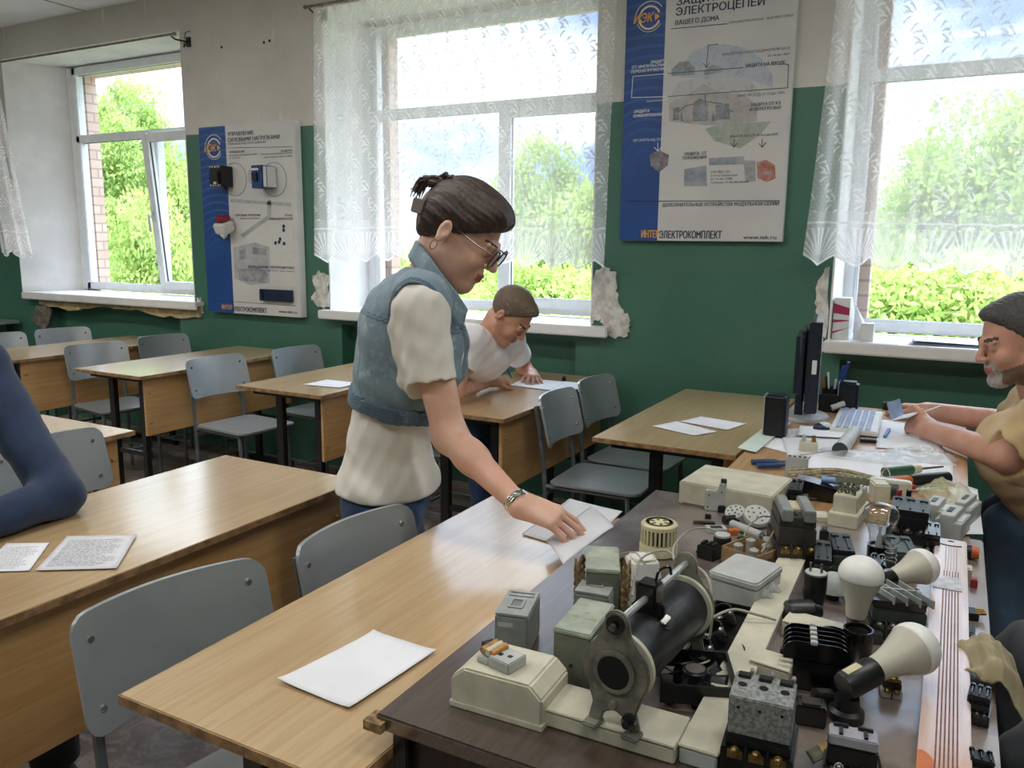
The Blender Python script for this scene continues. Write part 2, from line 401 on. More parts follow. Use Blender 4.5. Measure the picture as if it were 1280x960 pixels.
def window(name, x0, x1, mull, zt=2.245, bott=1.03, top=2.80, tilt=0, lf=.02):
    y0, y1 = 4.385, 4.455
    q = MB(); frame(q, x0, x1, bott, top, .06, y0, y1); q.bx(x0+.05, x0+.05+lf, y0, y1, bott, top)
    q.bx(x0+.06, x1-.06, y0, y1, zt-.03, zt+.03); q.bx(mull-.032, mull+.032, y0, y1, bott+.06, zt-.03)
    wn = tag(q.build(name, M_PVC, bevel=.006), kind='structure')
    g = MB(); frame(g, x0+.056, x1-.056, zt+.028, top-.056, .005, 4.412, 4.428); frame(g, x0+.056, mull-.028, bott+.056, zt-.028, .005, 4.412, 4.428)
    g.build('gasket', M_GASKET, wn)
    pane(x0+.06, x1-.06, zt+.03, top-.06, 4.42, wn); pane(x0+.06, mull-.032, bott+.06, zt-.03, 4.42, wn)
    sash(mull-.005, x1-.03, bott+.03, zt-.01, wn, tilt)
    return wn
w1 = window('window_1', -6.50, -4.91, -5.50, tilt=R(4.6), lf=.06)
w2 = window('window_2', -3.47, -1.68, -2.44, top=2.78)
q = MB(); q.bx(-3.47, -3.37, 4.39, 4.45, 1.03, 2.78); q.build('jamb_filler', M_PVC, w2, bevel=.004)
w3 = window('window_3', -.50, 1.29, .58)
def sill(x0, x1, par):
    q = MB(); q.bx(x0, x1, 3.93, 4.39, .99, 1.02); q.bx(x0, x1, 3.925, 3.945, .965, 1.02)
    o = q.build('window_sill', M_SILL, par, bevel=.006); return o
sill(-6.62, -4.605, w1); sill(-3.51, -1.565, w2); sill(-.51, 1.36, w3)

# ---------------------------------------------------------------- curtains
def lace_mat():
    m, t, b = newmat('lace_tulle'); nt = m.node_tree; nt.nodes.remove(b)
    u, v, _ = t.xyz(t.uv())                                         # metres of cloth
    def spray(u, v, s1, s2, flip):
        cu = (u / s1); cv = (v / s2); row = cv.f('FLOOR'); cu = cu + row * .5
        a = (cu.f('FRACT') - .5) * s1; c = (cv.f('FRACT') - .5) * s2
        a2 = a * flip
        r = (a2 * a2 + c * c).f('SQRT'); th = c.f('ARCTAN2', a2) + r * 9.0
        pet = (th * 9.0).f('SINE').gt(.45)
        up = (th + .2).gt(0) * th.lt(2.1)
        return pet * up * r.lt(.062) * r.gt(.018)
    pat = spray(u, v, .14, .125, 1.0).f('MAXIMUM', spray(u + .05, v + .045, .14, .125, -1.0))
    dots = ((u * 180).f('SINE') * (v * 180).f('SINE')).gt(.86) * .25
    # border fans above each scallop
    fu = ((u / .19).f('FRACT') - .5) * .19; fr = (fu * fu + (v - .0) * (v - .0)).f('SQRT'); fth = v.f('ARCTAN2', fu)
    fan = (fth * 26).f('SINE').gt(.1) * fr.lt(.17) * fr.gt(.05)
    band = (fr * 200).f('SINE').gt(.3) * fr.gt(.17) * fr.lt(.20)
    low = v.lt(.24)
    fan = fan.f('MAXIMUM', band) * low
    hem = v.lt(.012) * .6
    upat = pat * v.gt(.23)
    dens = (upat * .38 + dots + fan * .30 + low * .10 + hem) .f('MINIMUM', .75)
    base = t.noise(t.mapv(t.uv(), (3, .6, 1)), 3, 2, .5) * .12 + .36
    lw = t.node('ShaderNodeLayerWeight'); lw.inputs[0].default_value = .5
    alpha = (base + dens + X(nt, lw.outputs['Facing']) * .22).f('MINIMUM', .96)
    df = t.node('ShaderNodeBsdfDiffuse'); tl = t.node('ShaderNodeBsdfTranslucent')
    col = t.mix(upat, '#f6f1ee', '#e2dedb'); t.link(col, df.inputs[0]); tl.inputs[0].default_value = c4('#f4efee')
    ms = t.node('ShaderNodeMixShader'); ms.inputs[0].default_value = .5; t.link(df.outputs[0], ms.inputs[1]); t.link(tl.outputs[0], ms.inputs[2])
    tr = t.node('ShaderNodeBsdfTransparent'); mx = t.node('ShaderNodeMixShader')
    t.link(alpha, mx.inputs[0]); t.link(tr.outputs[0], mx.inputs[1]); t.link(ms.outputs[0], mx.inputs[2])
    t.link(mx.outputs[0], nt.nodes['Material Output'].inputs[0]); return m
M_LACE = lace_mat()
def curtain(x0, x1, bx0, bx1, z0, z1, y, label, folds, amp, nu=320, fullness=1.3, seed=1, sharp=None):
    rnd = random.Random(seed); ph = [rnd.uniform(0, 6.28) for _ in range(8)]
    L = (bx1 - bx0) * fullness
    def off(u, vv):
        w_ = .45 + .55*(1-vv) if not sharp else 1
        s_ = amp*w_*(.55*math.sin(2*PI*folds*u + ph[0] + .8*math.sin(2*PI*u*2.3+ph[1])) + .3*math.sin(2*PI*folds*1.9*u + ph[2] + .5*vv) + .15*math.sin(2*PI*folds*3.3*u+ph[3]))
        return s_
    def f(u, v):                                   # v = 0 hem, 1 top
        vv = v; x = (bx0 + (bx1-bx0)*u)*(1-vv) + (x0 + (x1-x0)*u)*vv
        x += .012*math.sin(2*PI*folds*1.3*u + ph[4])*(1-vv)
        sc_ = abs(((u*L/.19) % 1) - .5)*2
        z = z0 + (z1-z0)*v + (1-v)**6*(sc_**1.3*.045 + .015*math.sin(u*7+ph[5]))
        return (x, y - .01 + off(u, vv), z)
    q = MB(); nv = 46; q.sheet(f, nu, nv); o = q.build('curtain', M_LACE, fixn=False)
    uvl = o.data.uv_layers.new(name='UVMap'); H = z1 - z0
    for lp in o.data.loops:
        i = lp.vertex_index; cu = i % (nu+1); cv = i // (nu+1)
        uvl.data[lp.index].uv = (cu/nu*L, cv/nv*H)
    tag(o, label, 'curtain'); return o
curtain(-6.86, -6.60, -6.66, -6.30, 1.30, 2.74, 3.86, 'narrow bunched white curtain at the far left window', 4, .045, 160, 3.2, 5, 1)
curtain(-3.40, -1.53, -3.44, -1.56, 1.33, 2.765, 3.86, 'white lace curtain over the middle window behind the standing woman', 9, .022, 420, 1.25, 2)
curtain(-.53, 1.25, -.62, 1.30, 1.345, 2.80, 3.86, 'white lace curtain over the right window above the bearded man', 8, .028, 420, 1.3, 8)
M_ROD = mat('curtain_rod_metal', '#9a9284', .4, .8, var=.2)
def rod(x0, x1, z, label):
    e = empty('curtain_rod', (x0, 3.86, z), label, 'curtain rod')
    q = MB(); q.cyl((0, 0, 0), (x1-x0, 0, 0), .008, n=10); q.ball((0, 0, 0), .013, 10, 6); q.ball((x1-x0, 0, 0), .013, 10, 6); q.build('rod', M_ROD, e)
    for xx in (.03, x1-x0-.03):
        q = MB(); q.tube([(xx, .14, -.02), (xx, .03, -.025), (xx, 0, -.012)], .006, 6); q.box((xx, .135, -.02), (.035, .012, .06)); q.tube([(xx-.02, .12, .0), (xx+.015, .10, .03), (xx+.03, .13, .045)], .003, 5)
        q.tube([(xx-.01, .11, -.03), (xx+.02, .08, -.05), (xx-.005, .10, -.06), (xx+.01, .12, -.02)], .004, 5)
        q.build('bracket', M_DARKSTEEL, e)
    r_ = MB()
    return e
rod(-6.95, -4.58, 2.755, 'thin metal curtain rod above the far left window')
rod(-3.47, -1.535, 2.785, 'thin metal curtain rod above the middle window')
rod(-.60, 1.35, 2.82, 'thin metal curtain rod above the right window')

# ---------------------------------------------------------------- outdoors
M_GRASS = mat('lawn', '#77795f', .95, col2='#66694f', scale=.8, bump=.4, bscale=10)
tag(MB().bx(-60, 40, 5.2, 90, -4.2, -4.0).build('ground', M_GRASS), kind='structure')
def leaf_mat(name, a, b2):
    m, t, b = newmat(name); nt = m.node_tree; nt.nodes.remove(b)
    n = t.noise(t.pos(), 1.1, 4, .6); c = t.mix(n.step(.3, .7), a, b2)
    df = t.node('ShaderNodeBsdfDiffuse'); tl = t.node('ShaderNodeBsdfTranslucent'); t.link(c, df.inputs[0]); t.link(c, tl.inputs[0])
    ms = t.node('ShaderNodeMixShader'); ms.inputs[0].default_value = .45; t.link(df.outputs[0], ms.inputs[1]); t.link(tl.outputs[0], ms.inputs[2])
    t.link(ms.outputs[0], nt.nodes['Material Output'].inputs[0]); return m
M_LEAF = leaf_mat('birch_leaves', '#b4c67c', '#8aa656'); M_LEAF2 = leaf_mat('pale_leaves', '#bccb80', '#93ad5c')
M_BARK = mat('birch_bark', '#cfc8bc', .9, col2='#5e5850', scale=6, bump=.5)
def foliage(seed, W, H, n, ls, clumps):
    g = np.random.default_rng(seed)
    cc = []
    for k in range(clumps):
        h = g.random() ** .8; wd = W/2*(math.sin(PI*min(1, (h*.86+.12))) ** .6)*(.3+.75*g.random()); a = g.random()*2*PI
        cc.append((wd*math.cos(a), wd*math.sin(a)*.7, h*H, .35+.5*g.random()))
    cc = np.array(cc); i = g.integers(0, clumps, n); d = g.normal(size=(n, 3)); d /= np.linalg.norm(d, axis=1)[:, None]
    rad = cc[i, 3:4]*g.random((n, 1))**.45; P = cc[i, :3] + d*rad*np.array([1, 1, .75])
    A = g.normal(size=(n, 3)); A /= np.linalg.norm(A, axis=1)[:, None]; B = np.cross(A, g.normal(size=(n, 3))); B /= np.linalg.norm(B, axis=1)[:, None]
    s = ls*(.6+.8*g.random((n, 1)))
    V = np.stack([P - A*s, P - B*s*.55, P + A*s, P + B*s*.55], 1).reshape(-1, 3)
    me = bpy.data.meshes.new('foliage'); me.vertices.add(4*n); me.vertices.foreach_set('co', V.ravel())
    me.loops.add(4*n); me.loops.foreach_set('vertex_index', np.arange(4*n, dtype=np.int32))
    me.polygons.add(n); me.polygons.foreach_set('loop_start', np.arange(0, 4*n, 4, dtype=np.int32)); me.update(calc_edges=True)
    return me
fol = [foliage(1, 4.4, 6.6, 42000, .046, 95), foliage(2, 5.0, 4.2, 42000, .042, 85)]
for f_, m_ in zip(fol, (M_LEAF, M_LEAF2)): f_.materials.append(m_)
tr = MB(); tr.tube([(0, 0, 0), (.08, 0, 2.5), (-.05, .05, 5), (.05, 0, 7.2)], [.16, .12, .07, .02], 8, smooth=4)
for k in range(12):
    z = 2.2 + k*.38; a = k*2.4; tr.tube([(0, 0, z), (math.cos(a)*.7, math.sin(a)*.6, z+.5), (math.cos(a)*1.4, math.sin(a)*1.1, z+.8)], [.045, .03, .012], 6)
trunk0 = tr.build('trunk', M_BARK)
def tree(px, pytop, Y, kind, s, label, first=[True]):
    p = aty(px, pytop, Y)
    e = empty('birch_tree' if kind == 0 else 'leafy_tree', (p.x, Y, -4.0), label, 'tree', 'trees outside the windows', rz=px*.37)
    o = bpy.data.objects.new('foliage', fol[kind]); C.objects.link(o); o.parent = e
    Hh = 6.9 if kind == 0 else 4.5; k = max(.2, (p.z + 4.0)); o.scale = (s, s, (k*.93)/Hh); o.location = (0, 0, k*.07)
    tk = trunk0 if first[0] else trunk0.copy()
    if not first[0]: C.objects.link(tk)
    first[0] = False; tk.parent = e; tk.scale = (s, s, k/8.0)
TREES = [(118, 112, 11, 0, .8, 'tall leafy tree at the left edge of the far left window'), (160, 95, 13, 0, .9, 'tree whose rounded top shows in the upper pane of the far left window'),
 (222, 190, 12, 1, .8, 'tree seen behind the tilted sash of the far left window'), (188, 240, 9.5, 1, .7, 'low bright tree close outside the far left window'), (500, 300, 12, 1, 1.0, 'low tree seen left of the standing woman through the lace'), (590, 285, 14, 1, 1.0, 'low tree showing just above the standing woman through the lace'),
 (672, 165, 13, 0, .78, 'tall slim tree in the right sash of the middle window'), (735, 235, 13, 1, .9, 'tree at the right edge of the middle window'), (640, 320, 9.5, 1, .9, 'near bright bush tree low in the middle window'),
 (1120, 265, 15, 1, .9, 'lower tree at the left edge of the right window'), (1175, 165, 14, 0, .9, 'tall tree in the centre of the right window'), (1268, 110, 13, 0, 1.0, 'tallest tree at the right side of the right window'),
 (1105, 322, 10, 1, 1.1, 'near bright tree low left in the right window'), (1225, 318, 10, 1, 1.1, 'near bright tree low in the right window above the bearded man'), (720, 330, 10, 1, .9, 'near bright tree low right in the middle window')]
for a in TREES: tree(*a)

# ---------------------------------------------------------------- fill lamps added out of view to brighten the room, two rows
M_FILLBODY = mat('fill_lamp_housing', '#e8e8e6', .5); md, t, b = newmat('fill_lamp_diffuser')
b.inputs['Base Color'].default_value = (.9, .9, .9, 1); b.inputs['Emission Color'].default_value = (1, .985, .96, 1); b.inputs['Emission Strength'].default_value = 2.0
lc = 0
for ly, row in ((1.7, 'window side'), (-.2, 'inner side')):
    for k, lx in enumerate((-6.4, -4.2, -2.0, .4)):
        lc += 1
        e = empty('fill_lamp', (lx, ly, ZC), 'long white fill lamp added out of view, number %d of the %s row, counted from the left wall' % (k+1, row), 'fill lamp', 'added fill lamps')
        q = MB(); q.bx(-.62, .62, -.1, .1, -.05, 0); q.build('housing', M_FILLBODY, e, bevel=.008)
        q = MB(); q.bx(-.6, .6, -.085, .085, -.07, -.05); q.build('diffuser', md, e, bevel=.01)
        l = bpy.data.lights.new('fill_light', 'AREA'); l.shape = 'RECTANGLE'; l.size = 1.2; l.size_y = .17; l.energy = FILL_LAMP_W; l.color = (1, .985, .95)
        lo = bpy.data.objects.new('fill_light', l); C.objects.link(lo); lo.parent = e; lo.location = (0, 0, -.075)
# light portals in the openings: they only guide the sampling of the sky
for i, (a, b_) in enumerate(OPEN):
    l = bpy.data.lights.new('window_portal', 'AREA'); l.shape = 'RECTANGLE'; l.size = b_ - a + .1; l.size_y = 1.95; l.cycles.is_portal = True
    lo = bpy.data.objects.new('window_portal', l); C.objects.link(lo); lo.location = ((a+b_)/2, 4.78, 1.92); lo.rotation_euler = (R(-90), 0, 0)
# ---------------------------------------------------------------- furniture
def wood_mat(name, a, b2, rough=.3, coat=.35, axis='y'):
    m, t, b = newmat(name); v = t.obj()
    s_ = (26, 1.3, 26) if axis == 'y' else (1.3, 26, 26)
    n = t.noise(t.mapv(v, s_), 2.2, 5, .62, .5); n2 = t.noise(t.mapv(v, tuple(q*4 for q in s_)), 3, 3, .6); n3 = t.noise(v, 2.1, 3, .5)
    c = t.mix(n.step(.34, .66), a, b2); c = t.mix(n2.step(.55, .72) * .35, c, b2); c = t.mix(n3.step(.3, .8) * .25, c, a)
    t.link(c, b.inputs['Base Color'])
    t.link(n2 * .22 + n3 * .12 + (rough - .15), b.inputs['Roughness']); b.inputs['Coat Weight'].default_value = coat; b.inputs['Coat Roughness'].default_value = .17; b.inputs['Coat IOR'].default_value = 2.4
    t.link(t.bump(n2 + t.noise(v, 90, 2, .5) * .5, .05, .002), b.inputs['Normal']); return m
M_DESK = wood_mat('honey_laminate', '#c9ab80', '#bb9a6b', .34, 1.0)
M_PANEL = wood_mat('panel_laminate', '#c9a06c', '#bc9059', .42, .2)
M_EDGE = mat('brown_edge_band', '#a9845a', .6, var=.3, scale=30)
M_BLACK = mat('black_painted_steel', '#15181b', .35, var=.3, scale=20, coat=.2)
M_SCREW = mat('brass_screw', '#b39a66', .35, .9)
def desk(x0, y0, label, z=.75, L=1.17, W=.52, panel_bottom=.42, mats=(M_DESK, M_PANEL), group='student desks'):
    e = empty('school_desk', (x0, y0, 0), label, 'desk', group)
    q = MB(); q.bx(0, W, 0, L, z-.018, z); q.build('desktop', mats[0], e, bevel=.002)
    q = MB(); q.bx(0.0005, W-.0005, -.0012, .0005, z-.017, z-.001); q.bx(W-.0005, W+.0012, 0, L, z-.017, z-.001); q.bx(-.0012, .0005, 0, L, z-.017, z-.001); q.bx(0, W, L-.0005, L+.0012, z-.017, z-.001); q.build('edge_band', M_EDGE, e)
    q = MB(); q.bx(W-.052, W-.036, .05, L-.05, panel_bottom, z-.02); q.build('front_panel', mats[1], e, bevel=.0015)
    for yy in (.075, L-.075):
        for zz in (z-.10, panel_bottom+.07): q = MB(); q.ball((W-.034, yy, zz), .007, 8, 6); q.build('screw', M_SCREW, e)
    for yy in (.07, L-.07):
        q = MB(); q.bx(.05, W-.06, yy-.014, yy+.014, z-.045, z-.019)
        q.bx(.20, .245, yy-.014, yy+.014, .03, z-.045); q.bx(W-.095, W-.058, yy-.014, yy+.014, .03, z-.045)
        q.bx(.02, W-.03, yy-.018, yy+.018, .012, .04); q.bx(.245, W-.095, yy-.010, yy+.010, .30, .325)
        q.build('leg_frame', M_BLACK, e, bevel=.003)
        for xx in (.04, W-.05):
            f_ = MB(); f_.cyl((xx, yy, 0), (xx, yy, .014), .018, n=12); f_.build('foot_pad', mat('rubber_pad', '#222', .8) if False else M_BLACK, e)
    return e
D1 = desk(-1.09, .74, 'nearest honey wood desk with a blank sheet, overlapped by the dark equipment table', W=.45)
D_P = desk(-1.12, 2.70, 'honey wood desk under the green wall carrying two blank sheets', W=.52)
D_L = desk(-2.07, .68, 'honey wood desk at the left foreground with two written sheets', W=.565)
D_B = desk(-2.09, 2.80, 'honey wood desk where the young man in a white t-shirt writes', W=.545, L=1.17)
D_3 = desk(-3.045, 2.81, 'honey wood desk with one small white sheet left of the standing woman', W=.54)
D_E = desk(-3.18, .76, 'honey wood desk corner behind the navy sleeved arm', W=.555)
D_2 = desk(-4.19, 2.735, 'empty honey wood desk below the board with the ИЭК logo by the far left window', W=.54)
D_0 = desk(-5.30, 2.75, 'farthest honey wood desk below the far left window', W=.55)

def grey_paint():
    m, t, b = newmat('grey_painted_plywood'); v = t.obj()
    n = t.noise(v, 7, 4, .6); n2 = t.noise(v, 55, 4, .7)
    c = t.mix(n.step(.3, .7), '#90979a', '#848c90'); c = t.mix(n2.step(.70, .76) * .7, c, '#c5c9c8')
    t.link(c, b.inputs['Base Color']); b.inputs['Roughness'].default_value = .33; b.inputs['Coat Weight'].default_value = .9; b.inputs['Coat IOR'].default_value = 1.9; b.inputs['Coat Roughness'].default_value = .3
    t.link(t.bump(n2, .12, .003), b.inputs['Normal']); return m
M_GREY = grey_paint(); M_CHLEG = mat('grey_chair_tube', '#6f777b', .4, .2, var=.2, coat=.2); M_CHDARK = mat('dark_chair_tube', '#23282c', .4, .2, var=.2)
M_RIVET = mat('rivet', '#d5d8d9', .25, .9)
def make_chair(legs=M_CHLEG):
    # local: sitter faces +x, origin on the floor under the seat's centre
    e = empty('school_chair', (0, 0, 0))
    W = .385; q = MB(); n = 14; out = rrect(W, .205, .035)
    # back: bent plywood, rounded corners, slightly reclined
    def bp(y, z, d): return (-.215 + .045*(y/(W/2))**2 - .05*((z-.60)/.21) + d, y, z)
    cells = 18; vs = []; rows = 10
    def wz(z):                                            # half width at a height, with rounded corners
        r = .035; h0, h1 = .60, .81
        for lim, s_ in ((h0, 1), (h1, -1)):
            dd = (z - lim)*s_
            if dd < r: return W/2 - r + math.sqrt(max(0, r*r - (r-dd)**2))
        return W/2
    zz = [.60 + .21*k for k in (0, .012, .05, .11, .18, .35, .5, .65, .82, .89, .95, .988, 1)]
    for d in (-.005, .005): vs += [bp(-wz(z) + 2*wz(z)*i/cells, z, d) for z in zz for i in range(cells+1)]
    N = len(zz)*(cells+1); c1 = cells+1; fs = []
    for j in range(len(zz)-1):
        for i in range(cells):
            a = j*c1+i; fs.append((a, a+1, a+c1+1, a+c1)); fs.append((N+a, N+a+c1, N+a+c1+1, N+a+1))
        for i in (0, cells): a = j*c1+i; fs.append((a, a+c1, N+a+c1, N+a) if i else (a, N+a, N+a+c1, a+c1))
    for j in (0, len(zz)-1):
        for i in range(cells): a = j*c1+i; fs.append((a, N+a, N+a+1, a+1) if j == 0 else (a, a+1, N+a+1, N+a))
    q.add(vs, fs); q.build('backrest', M_GREY, e)
    for y in (-W/2+.035, W/2-.035):
        for z in (.645, .765):
            r_ = MB(); p = Vector(bp(y, z, 0)); r_.cyl(p - Vector((.009, 0, 0)), p + Vector((.009, 0, 0)), .006, n=10); r_.build('rivet', M_RIVET, e)
    q = MB(); q.prism([(x*1 + .015, y) for x, y in rrect(.40, .37, .045)], .448, .460, 2)
    st = q.build('seat', M_GREY, e, bevel=.003)
    for s_ in (-1, 1):
        y = s_*.160
        q = MB(); q.tube([(-.19, y, 0), (-.20, y, .25), (-.205, y, .44), (-.222, s_*(W/2-.035), .60), (-.250, s_*(W/2-.035), .775)], .0105, 8, smooth=4); q.build('leg', legs, e)
        q = MB(); q.tube([(.175, y, 0), (.17, y, .25), (.16, y, .436)], .0105, 8); q.build('leg', legs, e)
        q = MB(); q.tube([(-.205, y, .436), (.16, y, .436)], .0095, 8); q.build('side_rail', legs, e)
        q = MB(); q.tube([(-.195, y, .16), (.172, y, .16)], .008, 8); q.build('side_rail', legs, e)
    for a, z_, r_ in ((.16, .436, .0095), (-.2, .40, .0095), (0, .16, .008)): q = MB(); q.tube([(a, -.160, z_), (a, .160, z_)], r_, 8); q.build('stretcher', legs, e)
    return e
chair0 = make_chair(); used = []
def chair(xb, yc, label, rz=0, dz=0):                     # xb = x of the top of the backrest
    c = chair0 if not used else copy_tree(chair0); used.append(1)
    c.location = (xb + .245*math.cos(rz), yc + .245*math.sin(rz), dz); c.rotation_euler = (0, 0, rz); tag(c, label, 'chair', 'grey plywood school chairs')
    return c
chair(-1.265, .975, 'grey plywood chair nearest the camera, tucked under the nearest desk', R(-10))
chair(-1.185, 1.41, 'grey plywood chair tucked at the nearest desk, beside the standing woman', R(-3))
chair(-1.500, 3.155, 'grey plywood chair in front of the green-walled desk, the nearer of two seen whole', R(2))
chair(-1.505, 3.60, 'grey plywood chair against the green wall behind the two-sheet desk', R(-3))
chair(-3.51, 3.70, 'grey plywood chair behind the desk with one small sheet', R(-4))
chair(-3.600, 3.165, 'grey plywood chair standing alone in the middle, seat and legs fully visible', R(-5))
chair(-4.67, 3.19, 'grey plywood chair between the two farthest desks, riveted back towards the camera', R(-10))
chair(-4.70, 3.70, 'grey plywood chair by the wall, partly behind the empty desk', R(-3))
chair(-5.66, 3.62, 'grey plywood chair behind the farthest desk, below the window sill', R(-10))
chair(-5.70, 3.17, 'grey plywood chair at the left edge of the photo, behind the farthest desk', R(-6))
chair(-2.585, 1.56, 'grey plywood chair partly hidden behind the navy sleeved arm', R(2))
ch_s = chair(-2.595, 1.06, 'grey plywood chair the student in the navy sweater sits on', R(0))
ch_b = chair(-2.48, 3.30, 'grey plywood chair the young man in a white t-shirt sits on', R(0))

# ---------------------------------------------------------------- equipment table and teacher's desk
def dark_top():
    m, t, b = newmat('dark_patchy_tabletop'); v = t.obj(); x, y, z = t.xyz(v)
    n = t.noise(v, 5, 5, .65, .6); n2 = t.noise(t.mapv(v, (60, 4, 60)), 2, 4, .6); n3 = t.noise(v, 2.3, 5, .7)
    c = t.mix(n2.step(.3, .7), '#33241e', '#4b382f')
    patchy = (n3 + y * .18 + x * .42).step(.62, .86)  # patchy grey, stronger towards the right and the far end
    c = t.mix(patchy * .8, c, '#8d8078'); c = t.mix(n.step(.60, .70) * patchy * .6, c, '#a79c92')
    t.link(c, b.inputs['Base Color']); t.link(n * .25 + .22, b.inputs['Roughness']); b.inputs['Coat Weight'].default_value = 1.0; b.inputs['Coat IOR'].default_value = 2.0; b.inputs['Coat Roughness'].default_value = .24
    t.link(t.bump(n2 + n, .15, .002), b.inputs['Normal']); return m
M_DARKTOP = dark_top(); M_DARKWOOD = wood_mat('dark_wood_panel', '#2f2119', '#241811', .5, .1)
TZ = .80
e = empty('equipment_table', (-.66, .83, 0), 'dark worn table crowded with electrical apparatus and bulbs', 'table')
q = MB(); q.bx(0, .765, 0, 1.21, TZ-.024, TZ); q.build('tabletop', M_DARKTOP, e, bevel=.003)
q = MB(); q.box((.003, .003, TZ-.014), (.03, .03, .014)); q.build('chipped_corner', mat('chipped_chipboard', '#a5875c', .9, var=.4, scale=90, bump=.8), e)
for yy in (.035, 1.175):
    q = MB(); q.bx(.03, .735, yy-.011, yy+.011, .06, TZ-.024); q.build('side_panel', M_DARKWOOD, e, bevel=.002)
q = MB(); q.bx(.06, .70, .57, .59, .30, TZ-.024); q.build('back_panel', M_DARKWOOD, e)
for xx in (.035, .73):
    for yy in (.02, 1.19):
        q = MB(); q.bx(xx-.012, xx+.012, yy-.012, yy+.012, 0, TZ-.025); q.build('leg', M_BLACK, e, bevel=.002)
TD = .795
e = empty('teacher_desk', (-.55, 2.06, 0), 'light wood teacher desk covered with papers, keyboard and monitor', 'desk')
q = MB(); q.bx(0, .63, 0, 1.52, TD-.022, TD); q.build('desktop', wood_mat('orange_laminate', '#c09a70', '#ad855c', .4, .5), e, bevel=.002)
for yy in (.05, 1.47):
    q = MB(); q.bx(.02, .60, yy-.01, yy+.01, .02, TD-.022); q.build('side_panel', M_PANEL, e, bevel=.002)
q = MB(); q.bx(.05, .066, .06, 1.46, .30, TD-.022); q.build('modesty_panel', M_PANEL, e)

# ---------------------------------------------------------------- wall boards
M_INK = mat('dark_blue_print', '#22304f', .5, var=.0); M_WPRINT = mat('white_print', '#e6e9ee', .5, var=0); M_ORANGE = mat('orange_print', '#e8a84a', .5, var=0)
def board_face(name, stripe):
    m, t, b = newmat(name); v = t.obj(); x, y, z = t.xyz(v)
    n = t.noise(v, 3.5, 3, .5)
    blue = t.mix(n.step(.3, .7), '#1d4d93', '#184282')
    ring = ((x - stripe*.6)*(x - stripe*.6) + (z - .38)*(z - .38)).f('SQRT')
    rip = (ring * 130).f('SINE').gt(.55) * z.step(.25, .7) * .25
    blue = t.mix(rip, blue, '#4f80be')
    pale = t.mix(n.step(.35, .65), '#d6d4d0', '#cdccca')
    t.link(t.mix(x.lt(stripe), pale, blue), b.inputs['Base Color']); b.inputs['Roughness'].default_value = .5
    return m
class Board:
    def __init__(s, name, x0, z0, w_, h, dep, label, stripe):
        s.Y = YB - dep - .003; s.x0, s.z0, s.w, s.h = x0, z0, w_, h
        s.e = empty(name, (x0, s.Y, z0), label, 'poster board')
        q = MB(); q.bx(0, w_, .002, dep, 0, h); q.build('panel', mat('white_board_edge', '#ecebe8', .4, var=.02), s.e, bevel=.002)
        q = MB(); q.bx(.001, w_-.001, 0, .0025, .001, h-.001); q.build('printed_face', board_face(name+'_face', stripe), s.e)
    def P(s, px, py):
        p = aty(px, py, s.Y); return (p.x - s.x0, p.z - s.z0)
    def text(s, items, m, name='lettering'):
        q = MB()
        for body, px, py, px2, hpx, bold, it in items:      # baseline start, end x, cap height in photo pixels
            x, z = s.P(px, py); x2, _ = s.P(px2, py); cap = (s.P(px, py - hpx)[1] - z) * 1.05
            vs, fs = text_mesh(body, cap/.70, bold, it, width=abs(x2-x))
            q.add([(x + a, -.0014 + c, z + b_) for a, b_, c in vs], fs)
        o = q.build(name, m, s.e, smooth=False, fixn=False); return o
    def shape(s, name, polys, m, d=.0012):
        q = MB()
        for pl in polys: q.prism(pl, -d, .0005, 1)
        return q.build(name, m, s.e, smooth=False)
    def line(s, name, pts, m, wd=.003, closed=False):
        q = MB(); P = [s.P(*p) if len(p) == 2 else (p[0], p[1]) for p in pts]
        for a, b_ in zip(P, P[1:] + ([P[0]] if closed else [])):
            a = Vector((a[0], a[1])); b_ = Vector((b_[0], b_[1])); d = (b_-a)
            if d.length < 1e-6: continue
            d.normalize(); nn = Vector((-d.y, d.x))*wd/2; a = a - d*wd*.3; b_ = b_ + d*wd*.3
            q.prism([tuple(a+nn), tuple(a-nn), tuple(b_-nn), tuple(b_+nn)], -.0012, .0005, 1)
        return q.build(name, m, s.e, smooth=False)
    def logo(s, px, py, r):
        cx, cz = s.P(px, py)
        def ring(r0, r1, a0, a1, n=28):
            o = [(cx+r1*math.cos(R(a0+(a1-a0)*k/n)), cz+r1*math.sin(R(a0+(a1-a0)*k/n))) for k in range(n+1)]
            i = [(cx+r0*math.cos(R(a0+(a1-a0)*k/n)), cz+r0*math.sin(R(a0+(a1-a0)*k/n))) for k in range(n+1)]
            return o, i
        q = MB()
        for r0, r1, a0, a1 in ((r*.62, r*.74, 20, 340), (r*.95, r, 35, 165), (r*.84, r*.88, 200, 330)):
            o, i = ring(r0, r1, a0, a1)
            for k in range(len(o)-1): q.prism([o[k], o[k+1], i[k+1], i[k]], -.0014, .0005, 1)
        o_ = q.build('logo_ring', mat('logo_ring_print', '#e3d6b8', .5, var=0), s.e, smooth=False)
        vs, fs = text_mesh('ИЭК', r*.78, True, .25, width=r*1.35); q = MB(); q.add([(cx - r*1.05 + a, -.0024 + c, cz - r*.27 + b_) for a, b_, c in vs], fs)
        q.prism([(cx+r*.36, cz-r*.22), (cx+r*.70, cz), (cx+r*.36, cz+r*.22)], -.0022, .0005, 1)
        q.build('logo_lettering', M_ORANGE, s.e, smooth=False)
def crop4(x, y): return (770 + x*240/743, y*310/960)
B2 = Board('protection_poster_board', -1.525, 1.463, .80, 1.40, .035, 'large white and blue poster board about home circuit protection, between middle and right windows', .200)
c = crop4
